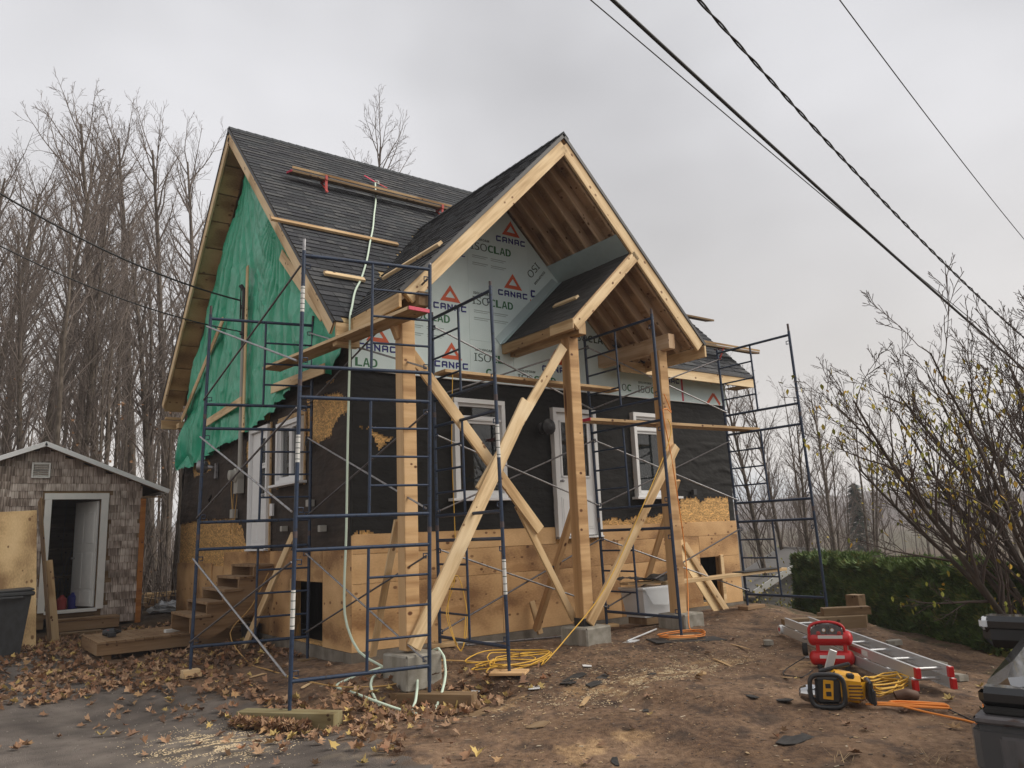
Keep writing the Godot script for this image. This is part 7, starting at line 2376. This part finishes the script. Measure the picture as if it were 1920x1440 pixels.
func make_distance():
	rng.seed = 1400
	# two houses below the slope, roofs only just showing
	var bm := thing("far_house", "grey roofed house showing over the hedge behind the shrub", "house", Vector3(24, -3.6, 1.5))
	part_box("wall", bm, Vector3(0, 1.2, 0), Vector3(9, 2.4, 7), M.siding_grey, Basis(Vector3.UP, .5))
	for s in [-1.0, 1.0]:
		part_box("roof", bm, Basis(Vector3.UP, .5) * Vector3(0, 3.25, s * 1.9), Vector3(10, .12, 4.4), M.roof_grey, Basis(Vector3.UP, .5) * Basis(Vector3(1, 0, 0), s * .42))
	for s in [-1.0, 1.0]:
		part_box("barge_board", bm, Basis(Vector3.UP, .5) * Vector3(-5.0, 3.2, s * 1.9), Vector3(.08, .22, 4.4), M.white_dirty, Basis(Vector3.UP, .5) * Basis(Vector3(1, 0, 0), s * .42))
	var fb := thing("far_shed", "small grey clapboard outbuilding past the right corner of the house", "outbuilding", cam_at(.352, 24) + Vector3(0, -1.0, 0))
	for i in 12: part_box("clapboard", fb, Vector3(0, .1 + i * .15, 0), Vector3(3.4, .145, .12 + .01 * (i % 2)), M.siding_grey, Basis(Vector3.UP, -.6))
	for s in [-1.0, 1.0]:
		part_box("roof", fb, Basis(Vector3.UP, -.6) * Vector3(s * .95, 2.2, -1.0), Vector3(2.3, .08, 3.0), M.roof_grey, Basis(Vector3.UP, -.6) * Basis(Vector3(0, 0, 1), -s * .5))
		part_box("barge_board", fb, Basis(Vector3.UP, -.6) * Vector3(s * .95, 2.2, .52), Vector3(2.3, .16, .06), M.white_dirty, Basis(Vector3.UP, -.6) * Basis(Vector3(0, 0, 1), -s * .5))
	part_box("gable", fb, Basis(Vector3.UP, -.6) * Vector3(0, 1.9, -.1), Vector3(2.0, .7, .1), M.siding_grey, Basis(Vector3.UP, -.6))
	# low hills on the horizon
	for k in 2:
		var m := MB.new()
		var dist: float = [300.0, 520.0][k]
		var pr: Array = []
		for i in 121:
			var az := lerpf(-1.0, 1.25, i / 120.0)
			var a := az + 0.643
			var p := Vector3(-4.5 + sin(a) * dist, -14, 9.8 - cos(a) * dist)
			var top: float = [7.5, 14.0][k] + nz.get_noise_2d(i * 3.0 + k * 50, 7) * [6.0, 9.0][k] + nz.get_noise_2d(i * 22.0, 70 + k) * 1.2
			pr.append([p, top])
		for i in 120:
			var p0: Vector3 = pr[i][0]
			var p1: Vector3 = pr[i + 1][0]
			var out0 := Vector3(p0.x + 4.5, 0, p0.z - 9.8).normalized() * 60.0
			var t0 := p0 + out0 + Vector3(0, 14 + pr[i][1], 0)
			var t1 := p1 + Vector3(p1.x + 4.5, 0, p1.z - 9.8).normalized() * 60.0 + Vector3(0, 14 + pr[i + 1][1], 0)
			m.quad(t0, t1, p1, p0, Vector2(p0.x, 60), Vector2(p1.x, 60), Vector2(p1.x, 0), Vector2(p0.x, 0))
			m.quad(t0 + out0 * 2.0 - Vector3(0, 30, 0), t1 + out0 * 2.0 - Vector3(0, 30, 0), t1, t0)
		tag(build(m, "hills", M.hill), ["low brown hillside beyond the hedge", "far bluish ridge on the horizon"][k], "hills", "", "structure")

# ---------------------------------------------------------------- truck
func make_truck():
	# parked on the street, nose to the left; local x forward, z toward the viewer's side
	var t := thing("pickup_truck", "black pickup truck whose headlight corner and mirror enter at the lower right", "truck", TRUCK)
	t.rotation.y = TRUCK_TURN
	var mk := func(secs: Array, called: String, matl: Material):
		# loft along local x: each section is a ring of Vector2(z, y) with its x
		var m := MB.new()
		var n: int = secs[0][1].size()
		var P := []
		for s in secs:
			for p in s[1]: P.append(Vector3(s[0], p.y, p.x))
		for i in secs.size() - 1:
			for k in n - 1:
				m.quad(P[i * n + k], P[i * n + k + 1], P[(i + 1) * n + k + 1], P[(i + 1) * n + k])
		return build(m, called, matl, t)
	# fender side and hood as one shell from the near edge (z=0) across to z=1.95; ground at y=0
	var ring := func(hood: float, inset: float, bulge: float) -> Array:
		return [Vector2(inset + .02, .62), Vector2(inset - bulge, .85), Vector2(inset, 1.0), Vector2(inset + .04, hood - .07), Vector2(inset + .10, hood - .015), Vector2(.38, hood + .02), Vector2(.6, hood + .03), Vector2(1.35, hood + .03), Vector2(1.6, hood + .015), Vector2(1.85 - inset, hood - .02), Vector2(1.95 - inset, hood - .1), Vector2(1.95 - inset, 1.0), Vector2(1.95 - inset + bulge, .85), Vector2(1.93 - inset, .62)]
	mk.call([[0.0, ring.call(1.14, .09, .0)], [-.03, ring.call(1.17, .07, .0)], [-.12, ring.call(1.19, .045, .0)], [-.4, ring.call(1.21, .02, .02)], [-.9, ring.call(1.235, .01, .03)], [-1.35, ring.call(1.26, .0, .01)], [-1.62, ring.call(1.27, .0, .0)]], "hood", M.car_black)
	# closed front of the hood, then the face in layers: lip, gap, bright strip, lamp, strip, bumper
	var bz := Basis.IDENTITY
	var cap := MB.new()
	var rg: Array = ring.call(1.14, .09, .0)
	for k in range(1, rg.size() - 1):
		cap.tri(Vector3(0, rg[0].y, rg[0].x), Vector3(0, rg[k].y, rg[k].x), Vector3(0, rg[k + 1].y, rg[k + 1].x))
	build(cap, "hood_front", M.car_black, t)
	part_box("hood_lip", t, Vector3(-.02, 1.12, .975), Vector3(.1, .07, 1.82), M.car_black, bz, .025)
	part_box("hood_gap", t, Vector3(-.02, 1.072, .975), Vector3(.09, .03, 1.80), M.black_rubber, bz, .008)
	part_box("bright_strip", t, Vector3(.0, 1.043, .975), Vector3(.12, .03, 1.86), M.galv_dark, bz, .012)
	part_box("grille", t, Vector3(.0, .93, .975), Vector3(.08, .19, 1.1), M.black_plastic, bz, .01)
	for i in 3: part_box("grille_bar", t, Vector3(.04, .88 + i * .05, .975), Vector3(.02, .018, 1.08), M.chrome, bz, .004)
	for s in [0, 1]:
		var zc := .23 if s == 0 else 1.72
		var hl := part_box("headlight", t, Vector3(-.04, .935, zc), Vector3(.16, .19, .40), M.lamp_dark, bz, .03)
		part_box("lamp_reflector", hl, Vector3(.035, .93, zc - .02), Vector3(.03, .12, .26), M.galv_dark, bz, .02)
		part_box("side_marker", hl, Vector3(-.06, .93, .035 if s == 0 else 1.915), Vector3(.1, .1, .01), M.galv_dark, bz, .003)
		part_box("lens", hl, Vector3(.045, .935, zc), Vector3(.02, .185, .39), M.lens, bz, .008)
	part_box("lamp_strip", t, Vector3(.0, .825, .975), Vector3(.14, .035, 1.88), M.galv, bz, .014)
	part_box("bumper", t, Vector3(.0, .66, .975), Vector3(.26, .29, 1.90), M.car_black, bz, .07)
	part_box("bumper_valance", t, Vector3(-.06, .46, .975), Vector3(.24, .14, 1.8), M.black_plastic, bz, .04)
	# cab and bed
	mk.call([[-1.62, [Vector2(.0, .5), Vector2(.0, 1.27), Vector2(.02, 1.28), Vector2(1.93, 1.28), Vector2(1.95, 1.27), Vector2(1.95, .5)]], [-2.45, [Vector2(.0, .5), Vector2(.0, 1.28), Vector2(.24, 1.86), Vector2(1.71, 1.86), Vector2(1.95, 1.28), Vector2(1.95, .5)]], [-3.8, [Vector2(.0, .5), Vector2(.0, 1.28), Vector2(.2, 1.9), Vector2(1.75, 1.9), Vector2(1.95, 1.28), Vector2(1.95, .5)]], [-4.1, [Vector2(.0, .5), Vector2(.0, 1.28), Vector2(.1, 1.32), Vector2(1.85, 1.32), Vector2(1.95, 1.28), Vector2(1.95, .5)]], [-5.6, [Vector2(.0, .5), Vector2(.0, 1.28), Vector2(.1, 1.32), Vector2(1.85, 1.32), Vector2(1.95, 1.28), Vector2(1.95, .5)]]], "cab", M.car_black)
	part_box("windscreen", t, Vector3(-1.83, 1.58, .975), Vector3(.02, .85, 1.62), M.glass, Basis(Vector3(0, 0, 1), .82), .005)
	part_box("side_window", t, Vector3(-2.75, 1.56, .085), Vector3(1.1, .42, .02), M.glass, Basis(Vector3(1, 0, 0), .29), .005)
	for x in [-.85, -4.6]:
		for z in [.14, 1.81]:
			var m := mb()
			m.lathe(Vector3(x, .38, z - .12), Vector3(0, 0, 1), [[0, .2], [.0, .36], [.03, .385], [.21, .385], [.24, .36], [.24, .2]], 30)
			var w := build(m, "wheel", M.black_rubber, t)
			m = mb(); m.lathe(Vector3(x, .38, z - .1), Vector3(0, 0, 1), [[0, 0], [0, .22], [.2, .22], [.2, 0]], 20); build(m, "rim", M.galv, w)
	# door mirrors
	for s in [0, 1]:
		var z := -.13 if s == 0 else 2.08
		var mir := part_box("mirror", t, Vector3(-1.8, 1.13, z), Vector3(.16, .17, .26), M.black_plastic, bz, .055)
		part_box("mirror_cap", mir, Vector3(-1.795, 1.175, z), Vector3(.165, .09, .265), M.car_black, bz, .05)
		part_box("turn_lamp", mir, Vector3(-1.75, 1.18, z + (-.105 if s == 0 else .105)), Vector3(.08, .07, .06), M.plastic_white, bz, .02)
		part_box("arm", mir, Vector3(-1.81, 1.09, z + (.15 if s == 0 else -.15)), Vector3(.1, .07, .2), M.black_plastic, bz, .02)

const TRUCK := Vector3(-.93, -.34, 10.16)
const TRUCK_TURN := 3.35

# ---------------------------------------------------------------- sky
func make_sky() -> Sky:
	var W := 1024
	var H := 512
	var n1 := nb(91, .006, 512, 256, W, H, 5)
	var n2 := nb(92, .016, 512, 512, W, H, 4)
	var n3 := nb(93, .012, 256, 512, W, H, 3)
	var im := Image.create(W, H, false, Image.FORMAT_RGBF)
	for y in H:
		var el := 90.0 - 180.0 * (y + .5) / H
		for x in W:
			var i := y * W + x
			var c := Color(.50, .50, .52)
			var k := (n1[i] - 128) / 128.0 * .75 + (n2[i] - 128) / 128.0 * .4
			c = c * (1.0 + k * .5)
			# thinner cloud low down: warmer and lighter, a few blue gaps just over the horizon
			# the cloud is thinner toward the low sun in the east of the yard
			var az := TAU * (float(x) / W - .5)
			var glow := pow(maxf(0.0, cos(az - 1.35)), 2.0) * clampf(1.2 - el / 70.0, 0, 1)
			c = c.lerp(Color(.80, .745, .675) * (1.0 + k * .35), glow * .75)
			if el < 34.0:
				var f := clampf((34.0 - el) / 34.0, 0, 1)
				c = c.lerp(Color(.80, .755, .70) * (1.0 + k * .16), f * f * .9)
			if el < 9.0 and el > -1:
				var gap := clampf(((n3[i] - 128) / 128.0 - .12) * 3.5, 0, 1) * clampf((9.0 - el) / 5.0, 0, 1)
				c = c.lerp(Color(.56, .68, .78), gap * .6)
			if el < 0: c = Color(.22, .2, .18)
			im.set_pixel(x, y, c)
	var sm := PanoramaSkyMaterial.new()
	sm.panorama = ImageTexture.create_from_image(im)
	var s := Sky.new()
	s.sky_material = sm
	return s

func _ready():
	var cam := Camera3D.new()
	cam.name = "camera"
	cam.keep_aspect = Camera3D.KEEP_HEIGHT
	cam.fov = 52.485
	cam.near = 0.05
	cam.far = 2000.0
	cam.transform = Transform3D(Basis(Vector3(.8042, -.0401, .5930), Vector3(-.0799, .9814, .1747), Vector3(-.5889, -.1879, .7860)).orthonormalized(), Vector3(-4.553, 1.448, 9.782))
	add_child(cam)
	cam.current = true
	var we := WorldEnvironment.new()
	we.name = "environment"
	var env := Environment.new()
	env.background_mode = Environment.BG_SKY
	env.sky = make_sky()
	env.background_energy_multiplier = 0.53
	env.tonemap_mode = Environment.TONE_MAPPER_LINEAR
	env.tonemap_exposure = 2.28
	env.sdfgi_enabled = true
	env.ssao_enabled = true
	env.ssil_enabled = true
	env.fog_enabled = true
	env.fog_density = 0.0012
	env.fog_light_color = Color(.80, .80, .82)
	we.environment = env
	add_child(we)
	var sun := DirectionalLight3D.new()
	sun.name = "sun"
	sun.light_energy = 0.5
	sun.light_angular_distance = 50.0
	sun.light_color = Color(1.0, .965, .91)
	sun.shadow_enabled = true
	add_child(sun)
	sun.look_at_from_position(Vector3(20, 23, 17), Vector3.ZERO, Vector3.UP)
	make_materials()
	make_ground()
	make_house(cam.position)
	make_scaffolds()
	make_lumber()
	make_tarp()
	make_left_yard()
	make_cords()
	make_right_yard()
	make_truck()
	make_trees()
	make_right_plants()
	make_distance()
	make_litter()
